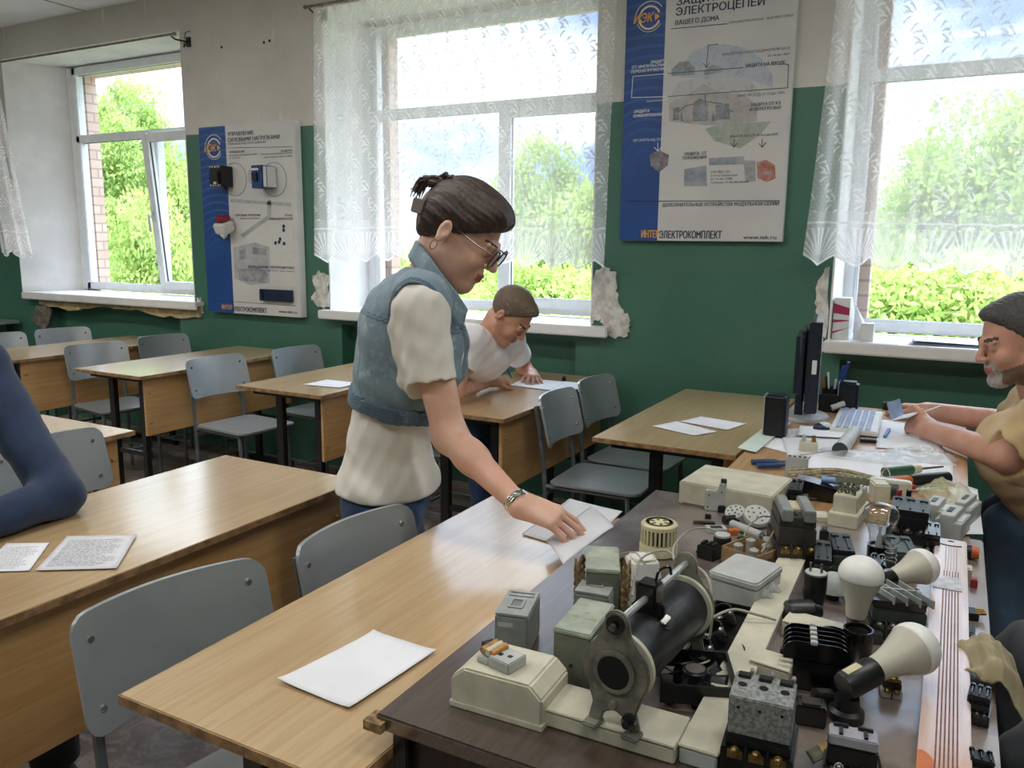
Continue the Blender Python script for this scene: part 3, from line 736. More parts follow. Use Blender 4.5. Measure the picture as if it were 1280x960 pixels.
def T4(items): return [(b_, *crop4(x, y), crop4(x2, y)[0], h, bo, it) for b_, x, y, x2, h, bo, it in items]
B2.text(T4([('ЗАЩИТА', 235, 22, 420, 9, 1, 0), ('ЭЛЕКТРОЦЕПЕЙ', 232, 62, 572, 9.2, 1, 0), ('ВАШЕГО ДОМА', 230, 98, 398, 5.5, 1, 0), ('ПРОВЕРЕННОЕ  КАЧЕСТВО', 436, 92, 684, 2.4, 0, 0),
   ('ВЫКЛЮЧАТЕЛИ-РАЗЪЕДИНИТЕЛИ ВА-32', 412, 216, 672, 3, 0, 0), ('от 16 до 100А', 588, 220, 672, 2.6, 0, 0), ('ЗАЩИТА НА ВВОДЕ', 500, 262, 654, 4, 1, 0),
   ('ВА47-100 (С,D) от 10 до 100А', 470, 376, 652, 3, 0, 0), ('ЗАЩИТА ОТ КЗ', 520, 412, 636, 3.6, 1, 0), ('И ПЕРЕГРУЗКИ', 518, 430, 636, 3.6, 1, 0),
   ('ВА47-29 (В,С,D) от 0,5 до 63А', 442, 533, 626, 3, 0, 0), ('ЗАЩИТА  ОТ', 264, 602, 350, 3.6, 1, 0), ('ПОРАЖЕНИЯ', 258, 618, 350, 3.6, 1, 0),
   ('УЗО ВД 1-63', 366, 670, 440, 2.6, 0, 0), ('2 и 4-х полюсные', 366, 684, 470, 2.4, 0, 0), ('от 16 до 100А', 366, 697, 450, 2.4, 0, 0), ('I утечки 10,30,100,300мА', 366, 711, 515, 2.4, 0, 0),
   ('ДОПОЛНИТЕЛЬНЫЕ УСТРОЙСТВА МОДУЛЬНОЙ СЕРИИ', 180, 800, 630, 4, 1, 0), ('ЭЛЕКТРОКОМПЛЕКТ', 168, 922, 408, 8.5, 1, 0), ('www.iek.ru', 492, 925, 620, 4.5, 1, 0)]), M_INK)
B2.text(T4([('ЗАЩИТА', 134, 246, 196, 3.4, 1, 0), ('ОТ ИМПУЛЬСНЫХ', 62, 267, 196, 3.4, 1, 0), ('ПЕРЕНАПРЯЖЕНИЙ', 58, 284, 196, 3.4, 1, 0), ('ПЕРЕНАПРЯЖЕНИЙ ОПС1', 118, 396, 200, 2, 0, 0),
   ('ЗАЩИТА', 70, 438, 130, 3.4, 1, 0), ('КОМБИНИРОВАННАЯ', 68, 455, 182, 3.4, 1, 0), ('АВТОМАТЫ АД-12/14', 66, 549, 182, 3, 0, 0)]), M_WPRINT, 'white_lettering')
B2.text(T4([('ИНТЕР', 98, 920, 166, 8.5, 1, 0)]), M_ORANGE, 'orange_lettering')
B2.line('header_rule', [c(212, 112), c(430, 92)], M_INK, .003)
B2.line('footer_rule', [c(40, 779), c(632, 777)], M_INK, .0035)
B2.line('diagram_line', [c(200, 285), c(492, 262)], M_INK); B2.line('diagram_line', [c(654, 248), c(668, 250), c(664, 340), c(200, 374)], M_INK)
B2.line('diagram_line', [c(200, 285), c(66, 296), c(60, 378), c(200, 374)], M_WPRINT)
B2.line('arrow', [c(396, 172), c(358, 175), c(350, 262)], M_INK); B2.line('arrow', [c(338, 245), c(350, 262), c(362, 243)], M_INK)
for ax in (458, 566): B2.line('arrow', [c(ax, 538), c(ax-1, 570)], M_INK); B2.line('arrow', [c(ax-13, 555), c(ax-1, 570), c(ax+13, 553)], M_INK)
B2.line('arrow', [c(162, 552), c(162, 585)], M_WPRINT); B2.line('arrow', [c(148, 570), c(162, 585), c(176, 570)], M_WPRINT)
B2.line('diagram_line', [c(236, 440), c(270, 410), c(345, 392), c(410, 402), c(452, 434)], M_INK)
B2.line('diagram_line', [c(345, 392), c(345, 365)], M_INK)
B2.logo(*c(130, 68), .075)
def pale(n, col):
    m, t, b = newmat(n); v = t.obj(); n1 = t.noise(v, 14, 5, .7); n2 = t.noise(v, 60, 3, .6)
    t.link(t.mix(n1.step(.40, .66) * .45, col, '#cfcecc'), b.inputs['Base Color']); b.inputs['Roughness'].default_value = .45
    t.link((n1 * .7 + n2 * .5).step(.35, .60) * .35 + .60, b.inputs['Alpha']); return m
def poly4(pts): return [B2.P(*crop4(*p)) for p in pts]
B2.shape('printed_dome', [poly4([(250, 262), (290, 205), (350, 178), (420, 172), (500, 185), (560, 225), (605, 290), (608, 340), (580, 330), (520, 310), (400, 300), (250, 300)])], pale('print_sky', '#b9c2cf'), .0006)
B2.shape('printed_trees', [poly4([(215, 270), (245, 240), (280, 238), (305, 262), (305, 290), (215, 295)]), poly4([(340, 275), (370, 250), (410, 262), (415, 280), (340, 292)])], pale('print_trees', '#8e969b'), .0008)
B2.shape('printed_house', [poly4([(205, 470), (205, 400), (290, 360), (340, 322), (400, 355), (500, 368), (545, 405), (545, 470), (350, 485)])], pale('print_house', '#b5b0ac'), .0009)
B2.shape('printed_house_roof', [poly4([(195, 400), (240, 320), (330, 300), (520, 300), (560, 375), (405, 358), (342, 318), (270, 372)])], pale('print_roof', '#c6c6c8'), .0011)
B2.shape('printed_house_door', [poly4([(298, 470), (298, 400), (325, 380), (355, 398), (357, 468)]), poly4([(222, 465), (222, 420), (245, 415), (245, 465)]), poly4([(385, 465), (385, 405), (440, 400), (440, 460)]), poly4([(248, 470), (252, 430), (262, 470)]), poly4([(370, 468), (377, 425), (386, 468)])], pale('print_windows', '#707a86'), .0014)
B2.shape('printed_lawn', [poly4([(345, 500), (400, 480), (600, 470), (560, 520), (480, 575), (380, 545)])], pale('print_lawn', '#a9b1a5'), .0007)
B2.shape('printed_device', [poly4([(360, 612), (495, 605), (495, 635), (360, 640)]), poly4([(265, 655), (350, 640), (352, 720), (262, 720)])], pale('print_device', '#8f98a5'), .0008)
B2.shape('printed_device', [poly4([(545, 628), (580, 618), (615, 640), (618, 690), (585, 705), (548, 690)])], pale('print_red_device', '#b9705c'), .0009)
B2.shape('printed_device', [poly4([(495, 620), (540, 622), (540, 700), (500, 705)]), poly4([(575, 670), (600, 655), (600, 680)])], pale('print_grey_device', '#a3a2a3'), .001)
B2.shape('printed_device', [poly4([(130, 600), (165, 580), (205, 600), (200, 640), (165, 668), (135, 640)])], pale('print_plug', '#6d5f74'), .0009)

B1 = Board('load_control_poster_board', -4.50, .962, .84, 1.215, .055, 'white and blue poster board with small devices mounted on it, beside the far left window', .245)
def crop2(x, y): return (240 + x*160/569, 140 + y*270/960)
def T2(items): return [(b_, *crop2(x, y), crop2(x2, y)[0], h, bo, it) for b_, x, y, x2, h, bo, it in items]
B1.text(T2([('УПРАВЛЕНИЕ', 160, 108, 274, 4.6, 1, 0), ('СИЛОВЫМИ НАГРУЗКАМИ', 160, 134, 390, 4.6, 1, 0), ('ПРОМЫШЛЕННОЕ ОБОРУДОВАНИЕ', 160, 148, 330, 2.4, 0, 0), ('УПРАВЛЕНИЕ', 166, 184, 235, 2.5, 1, 0),
   ('Контакторы малогабаритные КМИ', 166, 197, 288, 1.9, 0, 0), ('и КТИ', 166, 210, 214, 1.9, 0, 0), ('ЗАЩИТА', 394, 178, 446, 2.5, 1, 0), ('Автоматические выключатели', 308, 192, 446, 1.9, 0, 0), ('серии ВА88 от 125 до 1600А', 320, 205, 446, 1.9, 0, 0),
   ('СИЛОВЫЕ РАЗЪЕМЫ', 192, 464, 305, 2.5, 1, 0), ('Переносные розетки', 214, 476, 302, 1.9, 0, 0), ('КРАН', 414, 464, 446, 2.5, 1, 0), ('ПРИНАДЛЕЖНОСТЕЙ', 345, 480, 448, 2.5, 1, 0),
   ('ОБОРУДОВАНИЕ ЭЛЕКТРОЩИТОВОЕ', 250, 692, 456, 2.6, 1, 0), ('от кабеля до шин', 300, 706, 456, 1.9, 0, 0), ('ЭЛЕКТРОКОМПЛЕКТ', 182, 884, 333, 5.4, 1, 0), ('www.iek.ru', 386, 892, 466, 3.6, 1, 0)]), M_INK)
B1.text(T2([('ИНТЕР', 134, 876, 180, 5.4, 1, 0)]), M_ORANGE, 'orange_lettering')
B1.line('header_rule', [crop2(155, 160), crop2(446, 154)], M_INK, .0025); B1.line('footer_rule', [crop2(98, 836), crop2(462, 862)], M_INK, .0025)
B1.logo(*crop2(98, 160), .085)
def disc(bd, px, py, rx, n=30): cx, cz = bd.P(px, py); return [(cx+rx*math.cos(2*PI*k/n), cz+rx*1.0*math.sin(2*PI*k/n)) for k in range(n)]
for px, py in (crop2(190, 300), crop2(365, 300)):
    B1.line('circle_outline', [(a, b_, 0) for a, b_ in disc(B1, px, py, .105)], M_INK, .0025, True)
cx, cz = B1.P(*crop2(275, 285)); B1.shape('printed_motor', [[(cx+.055*math.cos(a/3), cz+.06*math.sin(a/3)) for a in range(19)]], pale('print_motor', '#b4b9bf'), .0008)
B1.shape('printed_hoist', [[B1.P(*crop2(*p)) for p in ((170, 385), (440, 405), (440, 420), (170, 400))], [B1.P(*crop2(*p)) for p in ((335, 390), (352, 390), (352, 470), (225, 560), (215, 545), (335, 460))]], pale('print_hoist', '#a9adb3'), .0008)
B1.shape('printed_workshop', [[B1.P(*crop2(*p)) for p in ((185, 600), (280, 580), (345, 600), (345, 760), (260, 770), (190, 740))]], pale('print_workshop', '#b4b3b8'), .0006)
B1.shape('printed_machine', [[B1.P(*crop2(*p)) for p in ((200, 700), (300, 690), (340, 720), (330, 760), (215, 750))], [B1.P(*crop2(*p)) for p in ((210, 620), (240, 600), (240, 650), (210, 660))], [B1.P(*crop2(*p)) for p in ((270, 600), (330, 610), (330, 640), (270, 630))]], pale('print_machine', '#8f8f98'), .0009)
B1.shape('printed_sheet', [[B1.P(*crop2(*p)) for p in ((348, 492), (450, 494), (452, 670), (350, 668))]], pale('print_sheet', '#dddcd8'), .0006)
B1.shape('printed_fittings', [[(a+B1.P(*crop2(x, y))[0], b_+B1.P(*crop2(x, y))[1]) for a, b_ in circ(.012, 10)] for x, y in ((408, 508), (408, 525), (392, 565), (372, 582), (410, 585), (388, 578))], M_INK, .0014)
M_NAVY = mat('navy_plastic', '#1c2c4c', .4, var=.15); M_WPLAS = mat('white_plastic', '#dcdcd8', .4, var=.05); M_BPLAS = mat('black_plastic', '#17181b', .4, var=.3, scale=40)
def dev(px, py): x, z = B1.P(*crop2(px, py)); return x, z
x, z = dev(158, 290); q = MB(); q.box((x, -.05, z), (.10, .10, .13), 0); q.box((x, -.105, z-.01), (.075, .03, .08), 0)
for k in range(4):
    for s_ in (-1, 1): q.box((x-.036+k*.024, -.085, z+s_*.058), (.014, .05, .018), 1)
q.box((x+.02, -.122, z-.045), (.03, .01, .02), 1)
q.build('mounted_contactor', [M_BPLAS, M_WPLAS], B1.e, bevel=.003)
x, z = dev(345, 292); q = MB(); q.box((x-.012, -.05, z), (.09, .10, .14), 0); q.box((x+.045, -.045, z), (.035, .085, .13), 1); q.box((x-.02, -.108, z), (.04, .02, .05), 2); q.box((x-.02, -.102, z+.045), (.07, .006, .02), 1)
q.build('mounted_breaker', [mat('blue_plastic', '#27477f', .4), M_WPLAS, M_BPLAS], B1.e, bevel=.003)
x, z = dev(168, 478); q = MB(); q.box((x, -.06, z), (.075, .08, .055), 0, rot=(.2, 0, 0)); q.build('mounted_red_socket_lid', mat('crimson_plastic', '#8c2b3d', .4), B1.e, bevel=.012, seg=3)
x, z = dev(172, 515); q = MB(); q.box((x, -.055, z), (.105, .09, .075), 0, rot=(.35, 0, 0), taper=(1.15, 1)); q.cyl((x, -.06, z-.03), (x+.01, -.07, z-.07), .024, .018); q.build('mounted_socket', M_WPLAS, B1.e, bevel=.012, seg=3)
x, z = dev(382, 815); q = MB(); q.box((x, -.015, z), (.27, .03, .075), 0); q.box((x-.115, -.033, z), (.03, .006, .05), 0); q.build('mounted_cover_strip', M_NAVY, B1.e, bevel=.006)

# old side table at the far left wall
e = empty('side_table', (-7.2, 3.55, 0), 'grey topped side table at the far left edge against the window wall', 'table')
q = MB(); q.bx(-.5, .45, -.25, .42, .755, .78); q.build('tabletop', M_GREY, e, bevel=.003)
for xx in (-.45, .40):
    for yy in (-.2, .37): q = MB(); q.bx(xx-.02, xx+.02, yy-.02, yy+.02, 0, .755); q.build('leg', M_BLACK, e)
# ---------------------------------------------------------------- people: distance-field modelling
import openvdb
def V3(p): return np.array(p, dtype=np.float32)
class SDF:
    def __init__(s, lo, hi, h):
        s.h = h; s.lo = V3(lo); n = [int(math.ceil((b-a)/h)) + 1 for a, b in zip(lo, hi)]
        s.n = n; s.d = np.full(n, .5, np.float32); s.ax = [s.lo[i] + np.arange(n[i], dtype=np.float32)*h for i in range(3)]
    def sub(s, lo, hi):
        sl = []
        for i in range(3):
            a = max(0, int((lo[i]-s.lo[i])/s.h)); b = min(s.n[i], int((hi[i]-s.lo[i])/s.h) + 2)
            if b <= a: return None, None
            sl.append(slice(a, b))
        g = np.meshgrid(*[s.ax[i][sl[i]] for i in range(3)], indexing='ij', sparse=True)
        return tuple(sl), g
    def op(s, sl, q, k, mode):
        a = s.d[sl]
        if mode == '-': q = -q; r = np.maximum(a, q) + (np.maximum(k-np.abs(a-q), 0)**2/(4*k) if k else 0)
        elif mode == '&': r = np.maximum(a, q) + (np.maximum(k-np.abs(a-q), 0)**2/(4*k) if k else 0)
        else: r = np.minimum(a, q) - (np.maximum(k-np.abs(a-q), 0)**2/(4*k) if k else 0)
        s.d[sl] = r
    def cap(s, a, b, ra, rb=None, k=.02, mode='+'):
        rb = ra if rb is None else rb; a = V3(a); b = V3(b); m = max(ra, rb) + k + s.h*3
        sl, g = s.sub(np.minimum(a, b)-m, np.maximum(a, b)+m)
        if sl is None: return s
        d = b-a; L = float(d@d) + 1e-12
        t_ = np.clip(((g[0]-a[0])*d[0] + (g[1]-a[1])*d[1] + (g[2]-a[2])*d[2])/L, 0, 1)
        q = np.sqrt((g[0]-a[0]-t_*d[0])**2 + (g[1]-a[1]-t_*d[1])**2 + (g[2]-a[2]-t_*d[2])**2) - (ra + (rb-ra)*t_)
        s.op(sl, q, k, mode); return s
    def ell(s, c, r, B=None, k=.02, mode='+'):           # B rows: local axes
        c = V3(c); B = np.eye(3, dtype=np.float32) if B is None else np.array(B, np.float32); m = max(r)+k+s.h*3
        sl, g = s.sub(c-m, c+m)
        if sl is None: return s
        x = [g[i]-c[i] for i in range(3)]; k0 = 0; k1 = 0
        for i in range(3):
            u = (x[0]*B[i][0] + x[1]*B[i][1] + x[2]*B[i][2]); k0 = k0 + (u/r[i])**2; k1 = k1 + (u/(r[i]*r[i]))**2
        k0 = np.sqrt(k0); q = k0*(k0-1)/np.maximum(np.sqrt(k1), 1e-6)
        q = np.where(k0 < 1e-4, -min(r), q)
        s.op(sl, q.astype(np.float32), k, mode); return s
    def plane(s, c, n, k=0):                              # keep the side where (p-c).n < 0
        n = V3(n); n = n/np.linalg.norm(n); c = V3(c); g = np.meshgrid(*s.ax, indexing='ij', sparse=True)
        q = (g[0]-c[0])*n[0] + (g[1]-c[1])*n[1] + (g[2]-c[2])*n[2]
        s.op((slice(None),)*3, q.astype(np.float32), k, '&'); return s
    def disp(s, fn): 
        g = np.meshgrid(*s.ax, indexing='ij', sparse=True); near = np.abs(s.d) < .05
        s.d += np.where(near, fn(*g), 0).astype(np.float32); return s
    def grow(s, a): s.d -= a; return s
    def copy(s): o = SDF.__new__(SDF); o.__dict__.update(s.__dict__); o.d = s.d.copy(); return o
    def mesh(s, name, mats, parent=None, matfn=None, smooth=1):
        g = openvdb.FloatGrid(.5); band = s.h*4
        arr = np.clip(s.d, -band, band)
        arr[0], arr[-1] = band, band; arr[:, 0], arr[:, -1] = band, band; arr[:, :, 0], arr[:, :, -1] = band, band
        g.background = band; g.copyFromArray(arr.astype(np.float32))
        pts, quads = g.convertToQuads(0.0)
        pts = np.asarray(pts, np.float32)*s.h + s.lo; quads = np.asarray(quads, np.int32)[:, ::-1]
        for _ in range(smooth):                           # light laplacian pass
            acc = np.zeros_like(pts); cnt = np.zeros(len(pts), np.float32)
            for i in range(4):
                a, b_ = quads[:, i], quads[:, (i+1) % 4]
                for q in range(3): acc[:, q] += np.bincount(a, pts[b_, q], len(pts)) + np.bincount(b_, pts[a, q], len(pts))
                cnt += np.bincount(a, minlength=len(pts)) + np.bincount(b_, minlength=len(pts))
            pts = pts*.5 + .5*acc/np.maximum(cnt, 1)[:, None]
        me = bpy.data.meshes.new(name); n = len(quads)
        me.vertices.add(len(pts)); me.vertices.foreach_set('co', pts.ravel())
        me.loops.add(4*n); me.loops.foreach_set('vertex_index', np.ascontiguousarray(quads).ravel())
        me.polygons.add(n); me.polygons.foreach_set('loop_start', np.arange(0, 4*n, 4, dtype=np.int32))
        for m in (mats if isinstance(mats, (list, tuple)) else [mats]): me.materials.append(m)
        if matfn is not None:
            ctr = pts[quads].mean(1); me.polygons.foreach_set('material_index', matfn(ctr).astype(np.int32))
        me.polygons.foreach_set('use_smooth', np.ones(n, bool)); me.update(calc_edges=True)
        o = bpy.data.objects.new(name, me); C.objects.link(o); o.parent = parent
        return o
def skin_mat(name, a, b2, red):
    m, t, b = newmat(name); v = t.obj(); n = t.noise(v, 12, 4, .6); n2 = t.noise(v, 5, 2, .5)
    c = t.mix(n.step(.3, .7), a, b2); c = t.mix(n2.step(.5, .75)*.35, c, red); t.link(c, b.inputs['Base Color'])
    b.inputs['Roughness'].default_value = .48; b.inputs['Subsurface Weight'].default_value = .15; b.inputs['Subsurface Radius'].default_value = (.012, .005, .003)
    t.link(t.bump(t.noise(v, 240, 3, .6), .1, .002), b.inputs['Normal']); return m
def cloth_mat(name, a, b2, rough=.85, weave=700, strength=.25, fade=None):
    m, t, b = newmat(name); v = t.obj(); n = t.noise(v, 9, 5, .6); c = t.mix(n.step(.3, .7), a, b2)
    if fade: c = t.mix(t.noise(v, 26, 5, .75).step(.5, .75)*.75, c, fade)
    c = t.mix(t.noise(t.mapv(v, (1, 1, 3)), weave*.5, 2, .5).step(.4, .7)*.18, c, b2)
    t.link(c, b.inputs['Base Color']); b.inputs['Roughness'].default_value = rough; b.inputs['Sheen Weight'].default_value = .15
    t.link(t.bump(t.noise(v, weave, 2, .5) + t.noise(v, 20, 3, .5)*.6, strength, .002), b.inputs['Normal']); return m
M_LIPS = mat('lips', '#a8625a', .4, var=.1, scale=60); M_BROW = mat('brow_hair', '#4a3a30', .8, var=.2, scale=200)
M_HAIRD = None
def hair_mat(name, a, b2, sc_=(40, 40, 6)):
    m, t, b = newmat(name); v = t.obj(); n = t.noise(t.mapv(v, sc_), 5, 5, .7, .3); c = t.mix(n.step(.35, .7), a, b2)
    t.link(c, b.inputs['Base Color']); b.inputs['Roughness'].default_value = .38; t.link(t.bump(n, .6, .004), b.inputs['Normal']); return m
def basis(fd): f = Vector((fd[0], fd[1], 0)).normalized(); return f, Vector((f.y, -f.x, 0))       # forward, his/her right
class Fig:
    """a plane through the body's midline; P() puts a measured point k metres to the person's right of it"""
    def __init__(s, O, fd): s.O = Vector((O[0], O[1], 0)); s.f, s.r = basis(fd); s.u = Vector((0, 0, 1))
    def P(s, px, py, k=0):
        d = ray(px, py); t_ = (k + (s.O - CAM).dot(s.r))/d.dot(s.r); return CAM + d*t_
class Head:
    def __init__(s, c, fd, pitch, roll=0, sc_=1.0):       # pitch: nose down
        f, r = basis(fd); u = Vector((0, 0, 1))
        s.f = f*math.cos(pitch) - u*math.sin(pitch); s.u = u*math.cos(pitch) + f*math.sin(pitch); s.r = r
        if roll: s.r, s.u = s.r*math.cos(roll)+s.u*math.sin(roll), s.u*math.cos(roll)-s.r*math.sin(roll)
        s.c = Vector(c); s.k = sc_; s.B = [s.f, s.r, s.u]
    def p(s, f, r, u): return s.c + (s.f*f + s.r*r + s.u*u)*s.k
    def local(s, pts): d = pts - V3(s.c); return [d @ V3(q)/s.k for q in s.B]
    def build(s, S, female=False, ear=.079):
        k = s.k; E = lambda c, r, bl=.02, mode='+': S.ell(s.p(*c), [q*k for q in r], s.B, bl*k, mode)
        Cp = lambda a, b_, ra, rb=None, bl=.012, mode='+': S.cap(s.p(*a), s.p(*b_), ra*k, (rb or ra)*k, bl*k, mode)
        E((-.012, 0, .028), (.094, .073, .086)); E((.030, 0, -.035), (.058, .056, .076), .03)
        j = .0 if female else .004
        for q in (-1, 1):
            Cp((.0, q*(.050+j), -.055), (.066, q*(.014+j), -.098), .020, .016, .03)
            E((.066, q*.036, -.030), (.020, .020, .022), .025)
        Cp((.074, -.008, -.100), (.074, .008, -.100), .0165, bl=.025)
        for q in (-1, 1):
            E((.092, q*.031, .004), (.016, .017, .011), .014, '-'); E((.079, q*.031, .003), (.0125, .0135, .0120), .003)
            Cp((.088, q*.012, .020), (.080, q*.046, .021), .0075, .006, .012)
            Cp((.0905, q*.020, .0005), (.086, q*.043, .0005), .0016, bl=.002)      # lower lid line
        Cp((.088, 0, .016), (.112, 0, -.026), .0075, .0100, .014)
        for q in (-1, 1): E((.100, q*.011, -.030), (.009, .0065, .0065), .008); Cp((.107, q*.006, -.037), (.101, q*.0075, -.036), .0028, bl=.002, mode='-')
        E((.085, 0, -.062), (.016, .026, .018), .015)
        Cp((.099, 0, -.057), (.088, .021, -.062), .0055, .003, .004); Cp((.099, 0, -.057), (.088, -.021, -.062), .0055, .003, .004)
        Cp((.096, 0, -.069), (.088, .018, -.066), .0065, .003, .004); Cp((.096, 0, -.069), (.088, -.018, -.066), .0065, .003, .004)
        Cp((.104, -.019, -.0630), (.104, .019, -.0630), .0022, bl=.002, mode='-')
        for q in (-1, 1):
            E((-.018, q*ear, -.006), (.0155, .0085, .027), .006); E((-.019, q*(ear+.003), -.029), (.008, .0055, .009), .006)
            E((-.015, q*(ear+.009), -.002), (.0085, .0075, .016), .002, '-'); E((-.006, q*(ear+.002), -.012), (.004, .006, .006), .003)
    def mats(s, pts, lips=True, brow=True, bw=.0038, beard=False):
        f, r, u = s.local(pts); o = np.zeros(len(pts), int)
        if lips: o[(f > .088) & (np.abs(r) < .023) & (u < -.0525 + 0*r) & (u > -.0755 + np.abs(r)*.25)] = 1
        if brow: o[(f > .06) & (np.abs(r) > .014) & (np.abs(r) < .044) & (np.abs(u - .027 + np.abs(np.abs(r)-.034)*.15) < bw)] = 2
        if beard:
            j_ = (u < -.052 - .25*(f - .02)) & (f > -.002) & (u > -.125) & (np.abs(r) < .075) & ~((f > .088) & (np.abs(r) < .022) & (u > -.0745))
            g_ = (f > .066) & (np.abs(r) < .034) & (u < -.036 - .0*f) & (u > -.125) & ~((f > .088) & (np.abs(r) < .023) & (u < -.0535) & (u > -.0755)) & ~((np.abs(r) < .016) & (u > -.046) & (f > .095))
            o[j_] = 3; o[g_ & (u < -.044)] = 4
        return o
def hand(S, wrist, p, n, side, curls, spread=.12, sc_=1.0, thumb=None, lens=(.95, 1.05, .98, .8), fr=.0082):
    """p towards the fingers, n out of the back of the hand, side towards the thumb; curls: bend per finger (rad per joint)"""
    p = Vector(p).normalized(); n = (Vector(n) - p*Vector(n).dot(p)).normalized(); l = n.cross(p) if n.cross(p).dot(Vector(side)) > 0 else p.cross(n)
    w_ = Vector(wrist); k = sc_; tips = []
    for i, off in enumerate((.029, .010, -.009, -.026)):
        kn = w_ + p*(.088 - .006*abs(i-1))*k + l*off*k + n*(.004 - .003*abs(i-1.3))*k
        S.cap(w_ + l*off*.55*k, kn, .0165*k, .0105*k, .018*k)
        c_ = curls[i] if isinstance(curls[i], (list, tuple)) else (curls[i],)*3
        d = (p + l*spread*(1.3-i)*.6).normalized(); a = kn; rr = fr*k
        ax = l
        for j, L in enumerate((.042, .026, .022)):
            ang = c_[j]; d = d*math.cos(ang) - n*0 if False else (Matrix.Rotation(ang if (l.cross(p)).dot(n) < 0 else -ang, 3, l) @ d)
            b_ = a + d*L*lens[i]*k; S.cap(a, b_, rr, rr*.9, .0035*k); a = b_; rr *= .9
        tips.append(a)
    S.cap(w_ + l*.02*k, w_ + p*.045*k + l*.032*k - n*.008*k, .016*k, .013*k, .016*k)
    t0 = w_ + p*.038*k + l*.034*k - n*.008*k
    td = thumb or (p*.75 + l*.5 - n*.35)
    td = Vector(td).normalized(); t1 = t0 + td*.034*k; t2 = t1 + (td + p*.3 - l*.25).normalized()*.028*k
    S.cap(t0, t1, .0115*k, .0095*k, .008*k); S.cap(t1, t2, .0095*k, .0075*k, .004*k)
    return tips
def shoe(parent, heel, d, mats):
    d = Vector((d[0], d[1], 0)).normalized(); h = Vector(heel); q = MB()
    S = SDF(h - Vector((.2, .2, .0)) - d*0 - Vector((.15, .15, .02)), h + Vector((.36, .36, .14)), .006)
    S.ell(h + d*.03 + Vector((0, 0, .055)), (.055, .04, .05), None, .03); S.cap(h + d*.04 + Vector((0, 0, .04)), h + d*.19 + Vector((0, 0, .035)), .042, .034, .03)
    S.plane(h + Vector((0, 0, .003)), (0, 0, -1)); return S.mesh('shoe', mats, parent)
M_SHOE = mat('dark_shoe', '#2a2a2d', .6)
SK_W = skin_mat('skin_woman', '#e4b9a2', '#d8a890', '#d89a88'); SK_B = skin_mat('skin_young_man', '#d3a186', '#c4907a', '#cc806e'); SK_M = skin_mat('skin_bearded_man', '#cf9f88', '#be8b75', '#c27f6c')
M_TEE = cloth_mat('white_jersey', '#e6e2d8', '#d9d5ca', .9, strength=.12); M_TEEB = cloth_mat('white_tshirt', '#f6f4f6', '#eae8ec', .9, strength=.12)
M_DENIM = cloth_mat('light_denim', '#7f949f', '#677d8a', .8, 900, .5, fade='#b3c1c7'); M_DENIM_D = cloth_mat('denim_seam', '#566d7c', '#475d6d', .8, 900, .5, fade='#8ea5b3')
M_JEANS = cloth_mat('blue_jeans', '#2d4a72', '#223c60', .8, 900, .4, fade='#4b6c96'); M_JEANM = cloth_mat('washed_jeans', '#56708c', '#455d78', .8, 900, .4)
M_NAVYS = cloth_mat('navy_sweater', '#1f3454', '#182a45', .85, 400, .4); M_TAN = cloth_mat('tan_shirt', '#cdb184', '#bb9e72', .9, strength=.2); M_DGREY = cloth_mat('dark_grey_trousers', '#4a4d52', '#3c3f44', .9, strength=.3)
M_HAIRW = hair_mat('dark_brown_hair', '#2e201b', '#463229'); M_HAIRB = hair_mat('short_brown_hair', '#5d4c3e', '#7d6a57', (60, 60, 60)); M_HAIRM = hair_mat('greying_dark_hair', '#2f2c2d', '#5a5654', (60, 60, 60)); M_BEARD = hair_mat('grey_beard', '#8f8780', '#c5beb6', (80, 80, 80)); 

# ============ standing woman
W = Fig((-1.33, 1.73), (.95, .31)); P = W.P; f, r, u = W.f, W.r, W.u; Bw = [f, r, u]
H = Head(P(578, 291, .0), (.965, .26), R(35), sc_=1.06)
wr = Vector((-.815, 1.556, .868)); shR = P(527, 392, .150); elR = P(562, 545, .165); kn_dir = (Vector((-.728, 1.585, .842)) - wr)
shL = P(533, 385, -.15); elL = P(505, 500, -.20); wrL = P(500, 600, -.20)
def torso_w(S, g=0, base=True):
    tilt = (P(530, 350) - P(487, 560)).normalized(); B2_ = [f - tilt*f.dot(tilt), r, tilt]; B2_[0] = B2_[0].normalized()
    S.ell(P(487, 600), (.115+g, .165+g, .12+g), B2_, .03)
    S.ell(P(487, 545), (.108+g, .140+g, .13+g), B2_, .06)
    S.ell(P(508, 455), (.118+g, .150+g, .17+g), B2_, .08)
    S.ell(P(512, 400), (.100+g, .150+g, .12+g), B2_, .06)
    S.cap(P(528, 378, -.12), P(526, 380, .12), .058+g, k=.05)
    S.ell(P(548, 450, 0), (.06+g, .115+g, .085+g), B2_, .05)
    return S
bw = SDF((-1.72, 1.32, -.01), (-.62, 2.10, 1.68), .0034)
torso_w(bw, -.016)
bw.cap(P(535, 352), H.p(-.035, 0, -.06), .056, .050, .03); bw.cap(P(545, 345), H.p(.0, 0, -.075), .045, .045, .03)
H.build(bw, True, ear=.081)
bw.cap(shR, elR, .052, .040, .03); bw.cap(elR, elR.lerp(wr, .35), .038, .038, .03); bw.cap(elR.lerp(wr, .3), wr, .0375, .0235, .02)
bw.cap(shL, elL, .050, .040, .03); bw.cap(elL, wrL, .038, .024, .02)
hand(bw, wr, kn_dir, (.35, -.35, .95), (.35, .90, .0), [(.42, .34, .12), (.46, .34, .12), (.50, .36, .12), (.54, .36, .12)], spread=.08, sc_=1.0, thumb=Vector((.65, .35, -.85)), lens=(1.15, 1.28, 1.22, 1.0), fr=.0084)
hand(bw, wrL, Vector((.4, .1, -.8)), (.2, .9, .1), f, [.3, .3, .35, .4], sc_=.95)
